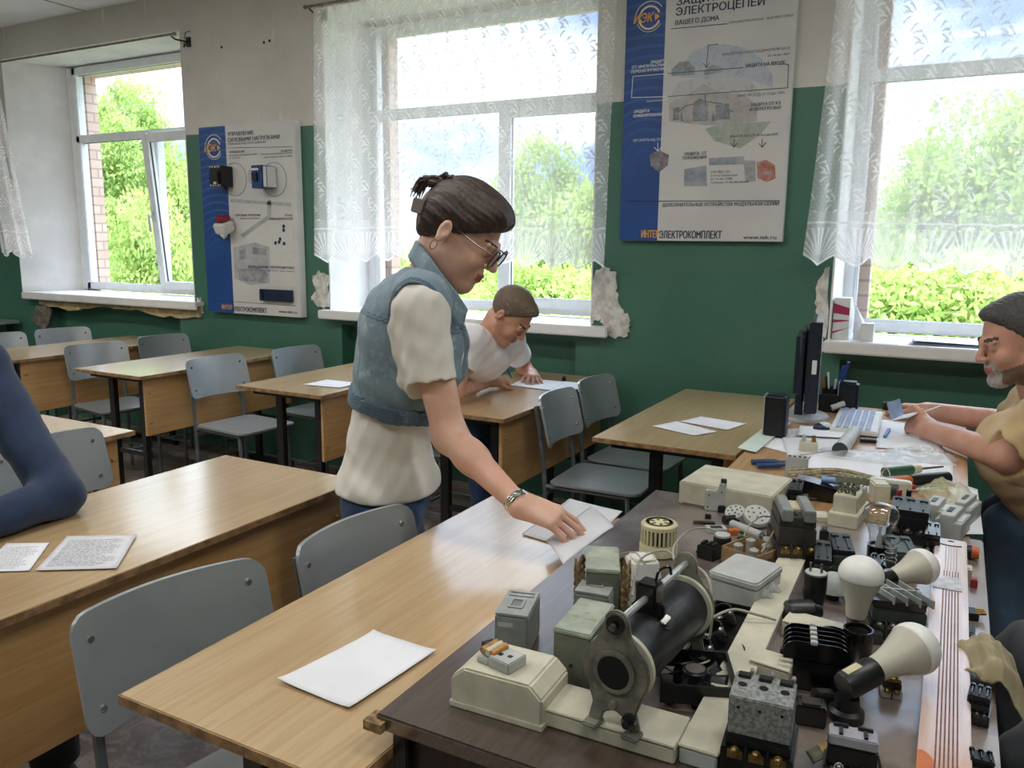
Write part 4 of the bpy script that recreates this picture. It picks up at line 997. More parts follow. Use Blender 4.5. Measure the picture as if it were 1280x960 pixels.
for q in (-1, 1):
    hp = P(484, 625, q*.085); kn = Vector((-1.285 - .0*q, hp.y + .02, .47)); an = Vector((-1.30, hp.y + .02, .09))
    bw.cap(hp, kn, .075, .05, .03); bw.cap(kn, an, .048, .035, .02)
def wm(pts): return H.mats(pts, bw=.0026)
pw = bw.mesh('person', [SK_W, M_LIPS, M_BROW], None, wm)
tag(pw, 'standing woman in denim vest and white t-shirt bending to place a sheet on a desk', 'person')
# t-shirt
st = SDF((-1.75, 1.30, .55), (-.9, 2.15, 1.45), .0045)
hemR = P(541, 486, .172)
st.cap(shR + u*.012, shR.lerp(hemR, .98), .064, .060, .035); st.cap(shL, shL.lerp(elL, .62), .066, .064, .035)
dR = (hemR - shR).normalized()
st.cap(hemR + dR*.045, hemR + dR*.12, .085, k=.004, mode='-'); st.cap(shL.lerp(elL, .80), elL + (elL-shL)*.2, .09, k=.004, mode='-')
torso_w(st, 0)
st.ell(P(486, 606), (.132, .172, .075), [f, r, u], .05)
def folds_w(x, y, z):
    a = (x*f.x + y*f.y); b_ = (x*r.x + y*r.y)
    lowz = np.clip((1.0 - z)*4, 0, 1)
    return .0035*np.sin(52*a + 30*z + 5*np.sin(9*b_)) * lowz * (.4+.6*np.sin(14*z+9*a)**2) + .0010*np.sin(95*z + 40*a + 20*b_) + .0008*np.sin(150*a - 70*z)
st.disp(folds_w)
# hem: slanting line round the hips; sleeve hem handled by a second cut
st.plane(P(487, 607) , (-f*.04 - u*1.0), .006)
st.ell(H.p(-.02, 0, -.10), (.062, .062, .075), None, .008, '-')
st.mesh('t_shirt', M_TEE, pw)
# vest
vs_ = SDF((-1.75, 1.35, .75), (-.95, 2.15, 1.50), .0042)
torso_w(vs_, .014)
vs_.cap(P(528, 372, -.135), P(524, 375, .135), .064, k=.04)
vs_.disp(lambda x, y, z: .0028*np.sin(45*z + 30*(x*f.x+y*f.y) + 3*np.sin(12*z)) + .0018*np.sin(110*(x*f.x+y*f.y) + 60*z))
tl_ = (P(530, 350) - P(487, 560)).normalized()
vs_.plane(P(487, 503), (-tl_*1.0 + f*(-.05)), .006)
aR = shR + r*.02
for q, sh, el in ((1, shR, elR), (-1, shL, elL)):
    o = sh + r*q*.045 - u*.035 + f*.004
    vs_.ell(o, (.070, .075, .108), [f*.97 + u*.2, r, u*.97 - f*.2], .012, '-')
    vs_.cap(sh + r*q*.04 - u*.06, sh + r*q*.10 - u*.35, .075, .06, .012, '-')
vs_.ell(H.p(-.01, 0, -.10), (.066, .066, .085), None, .010, '-')
# open front strip
fr_ = P(560, 470)
vs_.cap(P(575, 395), P(566, 520) + f*.05, .02, .03, .01, '-')
def vmat(p_):
    o = np.zeros(len(p_), int)
    for sh in (shR,):
        d_ = np.abs(p_ - V3(sh + r*.045 - u*.035 + f*.004)); B3 = [f*.97 + u*.2, r, u*.97 - f*.2]; q_ = p_ - V3(sh + r*.045 - u*.035 + f*.004)
        e_ = np.sqrt((q_ @ V3(B3[0]))**2/.070**2 + (q_ @ V3(B3[1]))**2/.075**2 + (q_ @ V3(B3[2]))**2/.108**2); o[(e_ < 1.17) & (e_ > 1.09)] = 1; o[(e_ < 1.04)] = 1
    h_ = (p_ - V3(P(505, 395))) @ V3(tl_); o[np.abs(h_ - .0) < .0022] = 1; o[np.abs(h_ - .008) < .0012] = 1
    k_ = (p_ - V3(P(470, 450))) @ V3(f); o[(np.abs(k_) < .0016) & (h_ < 0)] = 1
    return o
vs_.mesh('denim_vest', [M_DENIM, M_DENIM_D], pw, vmat)
# collar, waistband, placket, buttons
cl_ = SDF((-1.5, 1.4, 1.0), (-.9, 2.05, 1.52), .0035)
neckc = [P(523, 300, .0), P(527, 303, .055), P(541, 325, .088), P(560, 352, .088), P(577, 372, .070), P(587, 386, .052)]
for s_ in (1, -1):
    pts = [P(a, b_, s_*k_) for a, b_, k_ in ((522, 305, .0), (524, 308, .055), (536, 326, .086), (552, 348, .092), (568, 368, .082), (581, 388, .064))]
    for a, b_ in zip(pts, pts[1:]):
        for j in range(4): cl_.cap(a + r*s_*.006*j - u*.010*j - f*.004*j, b_ + r*s_*.006*j - u*.010*j - f*.004*j, .0085, k=.004)
cl_.mesh('collar', M_DENIM, pw)
wb = MB(); 
def ring_w(c_, ru, k_, n=48, g=.016, a0=0, a1=2*PI):
    pts = []
    for i in range(n+1):
        a = a0 + (a1-a0)*i/n; pts.append(c_ + f*ru*math.cos(a) + r*k_*math.sin(a) - tl_*0 + u*(-.02*math.cos(a)*0))
    return pts
cw = P(489, 500); axf = (f - tl_*f.dot(tl_)).normalized()
wbd = SDF((-1.75, 1.35, .75), (-.95, 2.15, 1.15), .0042); torso_w(wbd, .021); wbd.plane(cw - tl_*.018, -tl_ - f*.05, .006); wbd.plane(cw + tl_*.022, tl_ + f*.05, .006)
wbd.disp(lambda x, y, z: .002*np.sin(700*((x-cw.x)*tl_.x + (y-cw.y)*tl_.y + (z-cw.z)*tl_.z)) + .002*np.sin(60*(x*f.x+y*f.y)))
wbd.mesh('waistband', M_DENIM_D, pw)
for a in (R(200), R(240), R(275)):
    p_ = cw + axf*.128*math.cos(a) + r*.168*math.sin(a); nrm = (axf*math.cos(a) + r*math.sin(a)).normalized()
    b_ = MB(); b_.cyl(p_ - nrm*.004, p_ + nrm*.007, .011, .010, 14); b_.build('button', M_DARKSTEEL, pw)
sm_ = MB()
o = shR + r*.045 - u*.035
def vest_seam(pts, rad=.0022): sm_.tube(pts, rad, 6, smooth=4)
# trousers, shoes
tr_ = SDF((-1.75, 1.3, .05), (-.95, 2.2, .85), .0055)
tr_.ell(P(482, 622), (.118, .160, .10), [f, r, u], .03)
for q in (-1, 1):
    hp = P(482, 640, q*.082); kn = Vector((-1.285, hp.y + .02, .46)); an = Vector((-1.30, hp.y + .02, .10))
    tr_.cap(hp, kn, .092, .066, .04); tr_.cap(kn, an, .064, .052, .02)
tr_.disp(lambda x, y, z: .0022*np.sin(70*z + 25*x + 3*np.sin(20*y)))
tr_.plane((0, 0, .09), (0, 0, -1)); tr_.mesh('jeans', M_JEANS, pw)
for q in (-1, 1): an = P(482, 640, q*.082); shoe(pw, Vector((-1.34, an.y + .02, 0)), f, M_SHOE)
# hair
hs = SDF(H.c - Vector((.22, .22, .2)), H.c + Vector((.22, .22, .22)), .003)
E = lambda c_, r_, bl=.02, mode='+': hs.ell(H.p(*c_), [q*H.k for q in r_], H.B, bl*H.k, mode)
E((-.012, 0, .034), (.106, .084, .096)); E((.040, .030, .078), (.048, .040, .036), .03); E((.040, -.030, .078), (.048, .040, .036), .03)
E((-.055, 0, .0), (.060, .070, .080), .03)
for q in (-1, 1): E((.030, q*.055, .030), (.048, .026, .050), .02)
hs.plane(H.p(.092, 0, .066), H.f*.62 - H.u*.78, .022)
hs.plane(H.p(-.05, 0, -.068), -H.u*1.0 + H.f*.25, .01)
for q in (-1, 1): hs.ell(H.p(-.014, q*.083, -.022), [.022*H.k, .018*H.k, .036*H.k], H.B, .006, '-')
hs.cap(H.p(.10, 0, .066), H.p(-.02, 0, .142), .0035, k=.006, mode='-')
def strands(x, y, z):
    d = np.sqrt(((x-H.p(-.10, 0, .03).x)*1)**2 + ((y-H.p(-.10, 0, .03).y))**2 + (z-H.p(-.10, 0, .03).z)**2)
    a = np.arctan2((x-H.c.x)*H.r.x + (y-H.c.y)*H.r.y + (z-H.c.z)*H.r.z, (x-H.c.x)*H.u.x + (y-H.c.y)*H.u.y + (z-H.c.z)*H.u.z)
    return .0006*np.sin(52*a + 5*np.sin(30*d)) + .0005*np.sin(131*a + 3*np.sin(40*d)) + .0009*np.sin(19*a+2)
hs.disp(strands)
hair = hs.mesh('hair', M_HAIRW, pw)
# twisted tail and claw clip
rnd = random.Random(3); q = MB()
for k in range(46):
    a = H.p(-.085 + rnd.uniform(-.02, .02), rnd.uniform(-.02, .03), .085 + rnd.uniform(-.01, .012))
    up1 = P(548 + rnd.uniform(-8, 6), 226 + rnd.uniform(-6, 6), rnd.uniform(-.02, .03)); t1 = P(528 + rnd.uniform(-6, 8), 224 + rnd.uniform(-4, 8), rnd.uniform(-.02, .03)); t2 = P(514 + rnd.uniform(-2, 14), 245 + rnd.uniform(-10, 4), rnd.uniform(-.02, .04))
    q.tube([a, up1, t1, t2] if k % 3 else [a, up1, P(536 + rnd.uniform(-5, 8), 234, .02)], [.0065, .0055, .003, .0012], 6, smooth=4)
q.build('hair_tail', M_HAIRW, pw)
M_CLIP = mat('matte_beige_clip', '#8e8378', .5, var=.1)
q = MB()
for s_ in (1, -1):
    pts = [P(547, 240, .040*s_), P(538, 253, .052*s_), P(534, 268, .050*s_), P(536, 284, .040*s_)]
    q.tube([p_ for p_ in pts], .0065, 8, smooth=4); q.tube([p_ - f*.020 for p_ in pts], .0065, 8, smooth=4)
    q.tube([pts[0], pts[0]-f*.018], .006, 8); q.tube([pts[-1], pts[-1]-f*.018], .006, 8)
q.box(P(526, 258, .03), (.030, .06, .036), rot=(0, R(15), math.atan2(f.y, f.x))); q.box(P(530, 276, .03), (.020, .05, .026), rot=(0, R(15), math.atan2(f.y, f.x)))
q.build('claw_clip', M_CLIP, pw, bevel=.003)
# glasses, earring, bracelet
q = MB()
for s_ in (-1, 1):
    q.tube([H.p(.108 - .010*abs(math.sin(a))*0, s_*.036 + .029*math.cos(a), -.001 + .023*math.sin(a)) for a in [2*PI*i/28 for i in range(28)]], .0022, 6, closed=True)
    q.tube([H.p(.106, s_*.065, .010), H.p(.06, s_*.078, .010), H.p(-.015, s_*.082, .012), H.p(-.035, s_*.080, -.004)], .0020, 6, smooth=4)
q.tube([H.p(.108, -.009, .004), H.p(.112, 0, .008), H.p(.108, .009, .004)], .002, 6)
gl = q.build('glasses', mat('dark_glasses_frame', '#2c2430', .3, coat=.4), pw)
q = MB()
for s_ in (-1, 1): q.add([H.p(.108, s_*.036 + .028*math.cos(a), -.001 + .022*math.sin(a)) for a in [2*PI*i/24 for i in range(24)]], [tuple(range(24))])
ml, t, b = newmat('tinted_lens'); b.inputs['Base Color'].default_value = c4('#4a3d55'); b.inputs['Alpha'].default_value = .55; b.inputs['Roughness'].default_value = .08
q.build('lens', ml, gl, fixn=False)
q = MB(); c_ = H.p(-.020, .086, -.048); q.tube([c_ + H.f*.008*math.cos(a) + H.u*.013*math.sin(a) for a in [2*PI*i/20 for i in range(20)]], .0012, 6, closed=True); q.build('earring', M_STEEL, pw)
dw = (wr - elR).normalized(); o1 = dw.orthogonal().normalized(); o2 = dw.cross(o1)
q = MB(); cb = wr - dw*.012
for d_ in (-.006, 0, .006): q.tube([cb + dw*d_ + (o1*math.cos(a) + o2*math.sin(a))*.0285 for a in [2*PI*i/24 for i in range(24)]], .0035, 6, closed=True)
q.box(cb + (o1*.2 + Vector((.1, -.6, .8))).normalized()*.0275, (.020, .012, .006), rot=(0, 0, .3)); q.build('bracelet', mat('polished_bracelet', '#d8d6d0', .2, 1, var=.1), pw)

# ============ young man writing
Bf = Fig((-2.19, 3.28), (.96, -.28)); P = Bf.P; f, r, u = Bf.f, Bf.r, Bf.u
hc = P(639, 394, -.02)
HB = Head(hc, (.97, .05), R(50), sc_=1.0)
shR = P(585, 425, .15); shL = P(637, 424, -.17) ; elR = atz(568, 490, .805); wrR = atz(614, 476, .795); elL = atz(662, 452, .80); 
elL = Vector((-1.98, 3.80, .80)); wrL = atz(664, 466, .79)
nb = P(612, 408)
bb = SDF((-2.75, 2.75, .0), (-1.55, 4.0, 1.28), .0048)
pel = Vector((-2.34, 3.33, .56)); chest = (shR + shL)/2 - u*.09 - f*.05
def torso_b(S, g=0):
    ax = ((shR+shL)/2 - pel).normalized(); B_ = [(f - ax*f.dot(ax)).normalized(), r, ax]
    S.ell(pel, (.12+g, .165+g, .13+g), B_, .05); S.ell(pel.lerp(chest, .5), (.10+g, .145+g, .16+g), B_, .08); S.ell(chest, (.10+g, .155+g, .13+g), B_, .08)
    S.cap(shL, shR, .055+g, k=.06); return S
torso_b(bb, -.012)
bb.cap((shR+shL)/2 + u*.02, HB.p(-.03, 0, -.06), .062, .054, .03); HB.build(bb)
bb.cap(shR, elR, .048, .040, .03); bb.cap(elR, wrR, .040, .026, .02); bb.cap(shL, elL, .048, .040, .03); bb.cap(elL, wrL, .040, .026, .02)
hand(bb, wrR, (wrL - wrR) + Vector((.05, -.05, -.01)), (0.3, -.2, .9), (.5, .6, .3), [(.7, .8, .5), (.75, .9, .5), (.8, .9, .6), (.85, .9, .6)], thumb=Vector((.9, .2, -.35)))
hand(bb, wrL, (.5, -.65, -.08), (.1, .05, 1), (-.6, -.5, 0), [(.35, .35, .2)]*4, spread=.25)
for q in (-1, 1):
    hp = pel + r*q*.09; kn = Vector((-1.93, hp.y, .52)); an = Vector((-1.88, hp.y, .09)); bb.cap(hp, kn, .085, .06, .03); bb.cap(kn, an, .055, .04, .02)
pb = bb.mesh('person', [SK_B, M_LIPS, M_BROW], None, lambda p_: HB.mats(p_))
tag(pb, 'young man in a white t-shirt writing at a desk under the middle window', 'person')
s2 = SDF((-2.75, 2.85, .45), (-1.7, 3.95, 1.25), .005)
s2.cap(shR, shR.lerp(elR, .5), .064, .066, .03); s2.cap(shL, shL.lerp(elL, .52), .064, .068, .03)
for a, b_ in ((shR, elR), (shL, elL)): d_ = (b_-a).normalized(); s2.cap(a.lerp(b_, .55) + d_*.055, b_ + d_*.1, .085, k=.004, mode='-')
torso_b(s2, .006)
s2.disp(lambda x, y, z: .0022*np.sin(34*(x*f.x+y*f.y) + 45*z + 20*y)*np.sin(17*y+11*z) + .0012*np.sin(90*z - 60*y + 3*np.sin(20*x)))
s2.ell((shR+shL)/2 + u*.075 + f*.045, (.068, .068, .068), None, .01, '-'); s2.plane((0, 0, .50), (0, 0, -1)); s2.mesh('t_shirt', M_TEEB, pb)
s3 = SDF((-2.7, 2.95, .05), (-1.7, 3.75, .75), .007); s3.ell(pel - u*.01, (.13, .175, .12), None, .03)
for q in (-1, 1):
    hp = pel + r*q*.09; kn = Vector((-1.93, hp.y, .53)); an = Vector((-1.88, hp.y, .10)); s3.cap(hp, kn, .095, .072, .03); s3.cap(kn, an, .07, .06, .02)
    shoe(pb, Vector((-1.93, hp.y, 0)), f, M_SHOE)
s3.plane((0, 0, .09), (0, 0, -1)); s3.mesh('trousers', M_JEANS, pb)
def short_hair(HH, par, m, lift=.010, front=.086, name='hair', top=.012):
    S = SDF(HH.c - Vector((.2, .2, .2)), HH.c + Vector((.2, .2, .2)), .0035)
    S.ell(HH.p(-.020, 0, .034), [(.094+lift)*HH.k, (.073+lift)*HH.k, (.086+lift+top*.3)*HH.k], HH.B, .02)
    S.ell(HH.p(.046, 0, .086), [.036*HH.k, .046*HH.k, .026*HH.k], HH.B, .03)
    for q in (-1, 1): S.cap(HH.p(.004, q*.071, .03), HH.p(.004, q*.0725, -.022), .0065, .005, .008)
    S.plane(HH.p(front, 0, .074), HH.f*.86 - HH.u*.5, .016); S.plane(HH.p(.020, 0, .020), HH.f*.75 - HH.u*.66, .010); S.plane(HH.p(-.03, 0, -.034), -HH.u + HH.f*.10, .006)
    for q in (-1, 1): S.ell(HH.p(-.012, q*.085, -.014), [.022*HH.k, .020*HH.k, .032*HH.k], HH.B, .004, '-')
    S.disp(lambda x, y, z: .0016*np.sin(330*x + 210*z)*np.sin(290*y - 170*z) + .0012*np.sin(170*x)*np.sin(190*y)*np.sin(180*z))
    return S.mesh(name, m, par)
short_hair(HB, pb, M_HAIRB, lift=.006)

# ============ bearded man at the right
Mf = Fig((.20, 2.85), (-.96, -.28)); P = Mf.P; f, r, u = Mf.f, Mf.r, Mf.u
HM = Head(P(1272, 424), (-.93, -.40), R(18), sc_=1.06)
shN = P(1318, 520, -.17); shF = P(1300, 505, .17)
elN = atz(1262, 572, .845); wrN = atz(1158, 536, .835); elF = atz(1262, 530, .85); wrF = atz(1160, 513, .84)
pel = Vector((.62, 2.98, .56))
bm_ = SDF((-.3, 2.45, .0), (.95, 3.75, 1.36), .0048)
shm = (shN + shF)/2; chest = shm - u*.16 + f*.03
def torso_m(S, g=0):
    ax = (shm - pel).normalized(); B_ = [(f - ax*f.dot(ax)).normalized(), r, ax]
    S.ell(pel, (.15+g, .18+g, .14+g), B_, .05); S.ell(pel.lerp(chest, .5) + f*.05, (.16+g, .175+g, .17+g), B_, .08); S.ell(chest, (.13+g, .18+g, .16+g), B_, .08)
    S.cap(shN, shF, .062+g, k=.06); return S
torso_m(bm_, -.014); bm_.cap(shm + u*.02, HM.p(-.03, 0, -.06), .068, .060, .03); HM.build(bm_)
bm_.cap(shN, elN, .054, .047, .03); bm_.cap(elN, wrN, .048, .031, .02); bm_.cap(shF, elF, .054, .047, .03); bm_.cap(elF, wrF, .047, .031, .02)
hand(bm_, wrN, (wrN-elN) + Vector((-.03, 0, .02)), (.1, -.9, .3), (-.1, .25, .95), [(.8, 1.0, .6)]*4, thumb=Vector((-.5, .3, .5)), sc_=1.05)
hand(bm_, wrF, (wrF-elF), (-.1, .2, .95), (-.2, -.9, .2), [(.35, .5, .3), (.4, .5, .3), (.45, .6, .3), (.5, .6, .3)], thumb=Vector((-.8, -.3, -.2)), sc_=1.05)
for q in (-1, 1):
    hp = pel + r*q*.10; kn = Vector((.22, hp.y - .02 - .03*q, .58)); an = Vector((.25, hp.y - .05*q, .09)); bm_.cap(hp, kn, .09, .065, .03); bm_.cap(kn, an, .058, .042, .02)
def mm(p_):
    return HM.mats(p_, bw=.0052, beard=True)
M_STUB = hair_mat('dark_stubble', '#5d4a42', '#86695c', (90, 90, 90))
pm_ = bm_.mesh('person', [SK_M, M_LIPS, M_BROW, M_STUB, M_BEARD], None, mm)
tag(pm_, 'bearded man in a tan t-shirt sitting at the right holding a notebook and pen', 'person')
s4 = SDF((.0, 2.5, .45), (.95, 3.3, 1.30), .005)
s4.cap(shN, shN.lerp(elN, .62), .074, .072, .03); s4.cap(shF, shF.lerp(elF, .62), .074, .072, .03)
for a, b_ in ((shN, elN), (shF, elF)): d_ = (b_-a).normalized(); s4.cap(a.lerp(b_, .66) + d_*.06, b_ + d_*.1, .09, k=.004, mode='-')
torso_m(s4, .008)
s4.disp(lambda x, y, z: .0022*np.sin(40*z + 30*x + 2*np.sin(20*y)) + .0014*np.sin(90*z - 50*x))
s4.ell(shm + u*.09 + f*.02, (.075, .075, .075), None, .01, '-'); s4.plane((0, 0, .52), (0, 0, -1)); s4.mesh('t_shirt', M_TAN, pm_)
s5 = SDF((.0, 2.5, .05), (.95, 3.45, .78), .007); s5.ell(pel - u*.01, (.16, .19, .13), None, .03)
for q in (-1, 1):
    hp = pel + r*q*.10; kn = Vector((.22, hp.y - .02 - .03*q, .59)); an = Vector((.25, hp.y - .05*q, .10)); s5.cap(hp, kn, .10, .078, .03); s5.cap(kn, an, .072, .062, .02)
    shoe(pm_, Vector((.30, hp.y - .05*q, 0)), f, M_SHOE)
s5.disp(lambda x, y, z: .003*np.sin(60*x + 30*z + 3*np.sin(20*y))); s5.plane((0, 0, .09), (0, 0, -1)); s5.mesh('jeans', M_JEANM, pm_)
short_hair(HM, pm_, M_HAIRM, lift=.006, front=.086)
S = SDF(HM.c - Vector((.2, .2, .22)), HM.c + Vector((.2, .2, .1)), .0035)
for q in (-1, 1): S.cap(HM.p(.094, q*.003, -.048), HM.p(.084, q*.024, -.060), .0055, .005, .006); S.cap(HM.p(.084, q*.024, -.060), HM.p(.078, q*.016, -.100), .006, .012, .01)
S.cap(HM.p(.080, -.01, -.102), HM.p(.080, .01, -.102), .019, k=.015); S.cap(HM.p(.086, 0, -.084), HM.p(.088, 0, -.10), .008, .012, .01)
S.disp(lambda x, y, z: .0018*np.sin(330*x + 210*z)*np.sin(290*y - 170*z)); S.mesh('beard', M_BEARD, pm_)
def stool(x, y, rz, label, dz=0):
    c_ = copy_tree(chair0); c_.location = (x, y, 0); c_.rotation_euler = (0, 0, rz); tag(c_, label, 'chair', 'grey plywood school chairs'); return c_
stool(.66, 2.98, PI, 'grey plywood chair under the bearded man')

# ============ student in navy (arm on the left desk)
Nf = Fig((-2.42, 1.05), (1, 0)); f, r, u = Nf.f, Nf.r, Nf.u
shN = Vector((-2.30, 1.235, 1.10)); shR_ = Vector((-2.33, .88, 1.10)); elN = Vector((-1.965, 1.215, .805)); wrN = Vector((-1.93, .93, .79)); elR_ = Vector((-2.0, .70, .80)); wrR_ = Vector((-1.80, .80, .785))
pel = Vector((-2.50, 1.06, .56)); shm = (shN+shR_)/2; chest = shm - u*.15 + f*.02
bn = SDF((-2.95, .5, .0), (-1.65, 1.5, 1.60), .0065)
HN = Head(shm + f*.06 + u*.26, (1, -.1), R(20))
def torso_n(S, g=0):
    ax = (shm - pel).normalized(); B_ = [(f - ax*f.dot(ax)).normalized(), r, ax]
    S.ell(pel, (.13+g, .17+g, .14+g), B_, .05); S.ell(pel.lerp(chest, .5), (.12+g, .155+g, .17+g), B_, .08); S.ell(chest, (.125+g, .17+g, .16+g), B_, .08)
    S.cap(shN, shR_, .060+g, k=.06); return S
torso_n(bn, -.014); bn.cap(shm, HN.p(-.03, 0, -.06), .06, .055, .03); HN.build(bn)
for a, b_, c_ in ((shN, elN, wrN), (shR_, elR_, wrR_)): bn.cap(a, b_, .045, .036, .03); bn.cap(b_, c_, .036, .026, .02)
hand(bn, wrN, (.15, -.9, 0), (0, 0, 1), (1, 0, 0), [.25]*4); hand(bn, wrR_, (.9, .2, 0), (0, 0, 1), (0, 1, 0), [.4]*4)
for q in (-1, 1):
    hp = pel + r*q*.09; kn = Vector((-2.0, hp.y, .53)); an = Vector((-1.98, hp.y, .09)); bn.cap(hp, kn, .085, .06, .03); bn.cap(kn, an, .055, .04, .02)
pn = bn.mesh('person', [SK_B, M_LIPS, M_BROW], None, lambda p_: HN.mats(p_))
tag(pn, 'student at the left edge in navy, only a bent sleeve on the desk showing', 'person')
s6 = SDF((-2.95, .5, .45), (-1.75, 1.45, 1.32), .005); torso_n(s6, .010)
for a, b_, c_ in ((shN, elN, wrN), (shR_, elR_, wrR_)): s6.cap(a, b_, .068, .056, .04); s6.cap(b_, c_, .055, .038, .03)
s6.disp(lambda x, y, z: .0035*np.sin(40*z + 30*x + 4*np.sin(14*y+9*x))*np.sin(19*z-13*x+8*y) + .0012*np.sin(80*(x+y) - 50*z)*np.sin(30*z))
s6.plane((0, 0, .755), (0, 0, -1)) if False else None
s6.ell(shm + u*.09 + f*.03, (.07, .07, .07), None, .01, '-'); s6.plane((0, 0, .52), (0, 0, -1)); s6.mesh('sweater', M_NAVYS, pn)
s7 = SDF((-2.8, .75, .05), (-1.75, 1.4, .75), .008); s7.ell(pel - u*.01, (.14, .18, .13), None, .03)
for q in (-1, 1):
    hp = pel + r*q*.09; kn = Vector((-2.0, hp.y, .54)); an = Vector((-1.98, hp.y, .10)); s7.cap(hp, kn, .095, .072, .03); s7.cap(kn, an, .07, .06, .02); shoe(pn, Vector((-2.03, hp.y, 0)), f, M_SHOE)
s7.plane((0, 0, .09), (0, 0, -1)); s7.mesh('trousers', M_DGREY, pn)
short_hair(HN, pn, M_HAIRB)

# ============ person at the lower right, only the knees showing
Kf = Fig((.7, 1.55), (-1, 0)); f, r, u = Kf.f, Kf.r, Kf.u
pel = Vector((.72, 1.55, .57)); shm = Vector((.70, 1.55, 1.10)); shs = [shm + r*.19, shm - r*.19]; els = [Vector((.55, 1.28, .84)), Vector((.55, 1.84, .84))]; wrs = [Vector((.38, 1.42, .72)), Vector((.38, 1.68, .72))]
bk = SDF((.1, 1.1, 0), (1.05, 2.05, 1.6), .0075); HK = Head(shm + u*.27 + f*.05, (-1, 0), R(15)); HK.build(bk)
def torso_k(S, g=0):
    S.ell(pel, (.14+g, .18+g, .14+g), None, .05); S.ell(pel + u*.22, (.13+g, .165+g, .18+g), None, .08); S.ell(shm - u*.14, (.13+g, .18+g, .16+g), None, .08); S.cap(shs[0], shs[1], .06+g, k=.06); return S
torso_k(bk, -.014); bk.cap(shm, HK.p(-.03, 0, -.06), .06, .055, .03)
knees = [Vector((.215, 1.50, .60)), Vector((.205, 1.80, .64))]
for sh_, el_, w__ in zip(shs, els, wrs): bk.cap(sh_, el_, .047, .038, .03); bk.cap(el_, w__, .038, .027, .02); hand(bk, w__, (-.8, 0, -.3), (0, 0, 1), (0, 1 if w__.y < 1.55 else -1, 0), [.4]*4)
for q, kn in zip((1, -1), knees): bk.cap(pel + r*-q*0 + Vector((0, (kn.y-1.62)*.5, 0)), kn, .08, .06, .03); bk.cap(kn, Vector((kn.x + .03, kn.y, .09)), .055, .04, .02)
pk = bk.mesh('person', [SK_M, M_LIPS, M_BROW], None, lambda p_: HK.mats(p_))
tag(pk, 'seated person at the lower right edge, only the dark grey trouser knees showing', 'person')
s8 = SDF((.1, 1.1, .05), (1.05, 2.0, .80), .006); s8.ell(pel - u*.01, (.15, .19, .13), None, .03)
for kn in knees:
    s8.cap(pel + Vector((0, (kn.y-1.62)*.5, 0)), kn, .10, .080, .03); s8.cap(kn, Vector((kn.x + .03, kn.y, .10)), .076, .064, .02); shoe(pk, Vector((kn.x + .08, kn.y, 0)), f, M_SHOE)
s8.disp(lambda x, y, z: .004*np.sin(60*x + 40*z + 3*np.sin(20*y))); s8.plane((0, 0, .09), (0, 0, -1)); s8.mesh('trousers', M_DGREY, pk)
s9 = SDF((.3, 1.1, .5), (1.05, 2.0, 1.25), .007); torso_k(s9, .008)
for sh_, el_, w__ in zip(shs, els, wrs): s9.cap(sh_, el_, .062, .052, .03); s9.cap(el_, w__, .05, .038, .02)
s9.ell(shm + u*.10 + f*.03, (.07, .07, .07), None, .01, '-'); s9.plane((0, 0, .54), (0, 0, -1)); s9.mesh('pullover', M_DGREY, pk)
short_hair(HK, pk, M_HAIRM)
stool(.74, 1.55, PI, 'grey plywood chair under the person at the lower right edge')
# ---------------------------------------------------------------- papers
M_PAPER = mat('white_paper', '#e9ebf0', .75, var=.03, scale=6); M_PAPER2 = mat('greyish_paper', '#d9d9de', .75, var=.04, scale=6); M_PENINK = mat('pen_ink', '#4a4f63', .7, var=0); M_MINT = mat('pale_green_paper', '#d5e3da', .75, var=.04)
def sheet(corners, label, m=M_PAPER, group=None, writing=0, name='paper_sheet', curl=.003, seed=1):
    """corners: 4 world points nl, nr, fr, fl"""
    a, b_, c_, d_ = [Vector(q) for q in corners]; n = 12; rnd = random.Random(seed); o0 = (a+b_+c_+d_)/4
    def f_(u_, v_):
        p_ = a.lerp(b_, u_).lerp(d_.lerp(c_, u_), v_); e_ = (abs(u_-.5)*2)**4*curl*rnd.uniform(.9, 1) + (abs(v_-.5)*2)**5*curl*(.6+.4*math.sin(3*u_+seed))
        return p_ + Vector((0, 0, e_ + .0006))
    q = MB(); q.sheet(f_, n, n); q.v = [tuple(Vector(p_) - o0) for p_ in q.v]
    o = q.build(name, m, fixn=False, loc=o0, solid=.0004); tag(o, label, 'paper', group)
    if writing:
        w_ = MB(); ls = writing
        for j in range(ls):
            v_ = .10 + .80*j/ls; u0 = .08 + (.02*rnd.random()); u1 = .92 - rnd.random()*.25
            u_ = u0
            while u_ < u1:
                L = rnd.uniform(.03, .10); p0 = f_(u_, v_) - o0; p1 = f_(min(u_+L, u1), v_ + rnd.uniform(-.006, .006)) - o0; up_ = Vector((0, 0, .0009))
                dd = (d_-a).normalized()*rnd.uniform(.0005, .0010); w_.add([p0+up_-dd, p1+up_-dd, p1+up_+dd, p0+up_+dd], [(0, 1, 2, 3)]); u_ += L + .018
        w_.build('handwriting', M_PENINK, o, fixn=False, smooth=False)
    return o
def S4(pts, z): return [atz(px, py, z) for px, py in pts]
sheet(S4([(347, 853), (437, 888), (546, 815), (467, 792)], .752), 'blank white sheet lying on the nearest desk', curl=.004)
sheet(S4([(640, 668), (700, 640), (778, 640), (735, 622)][:0] or [(652, 668), (726, 690), (778, 640), (712, 624)], .752), 'blank white sheet flat on the nearest desk under the woman\'s hand', seed=3, curl=.001)
sheet([atz(682, 674, .785), atz(704, 702, .802), atz(768, 655, .806), atz(738, 631, .80)], 'greyish sheet pinched by the standing woman\'s fingers', M_PAPER2, seed=4, curl=-.004)
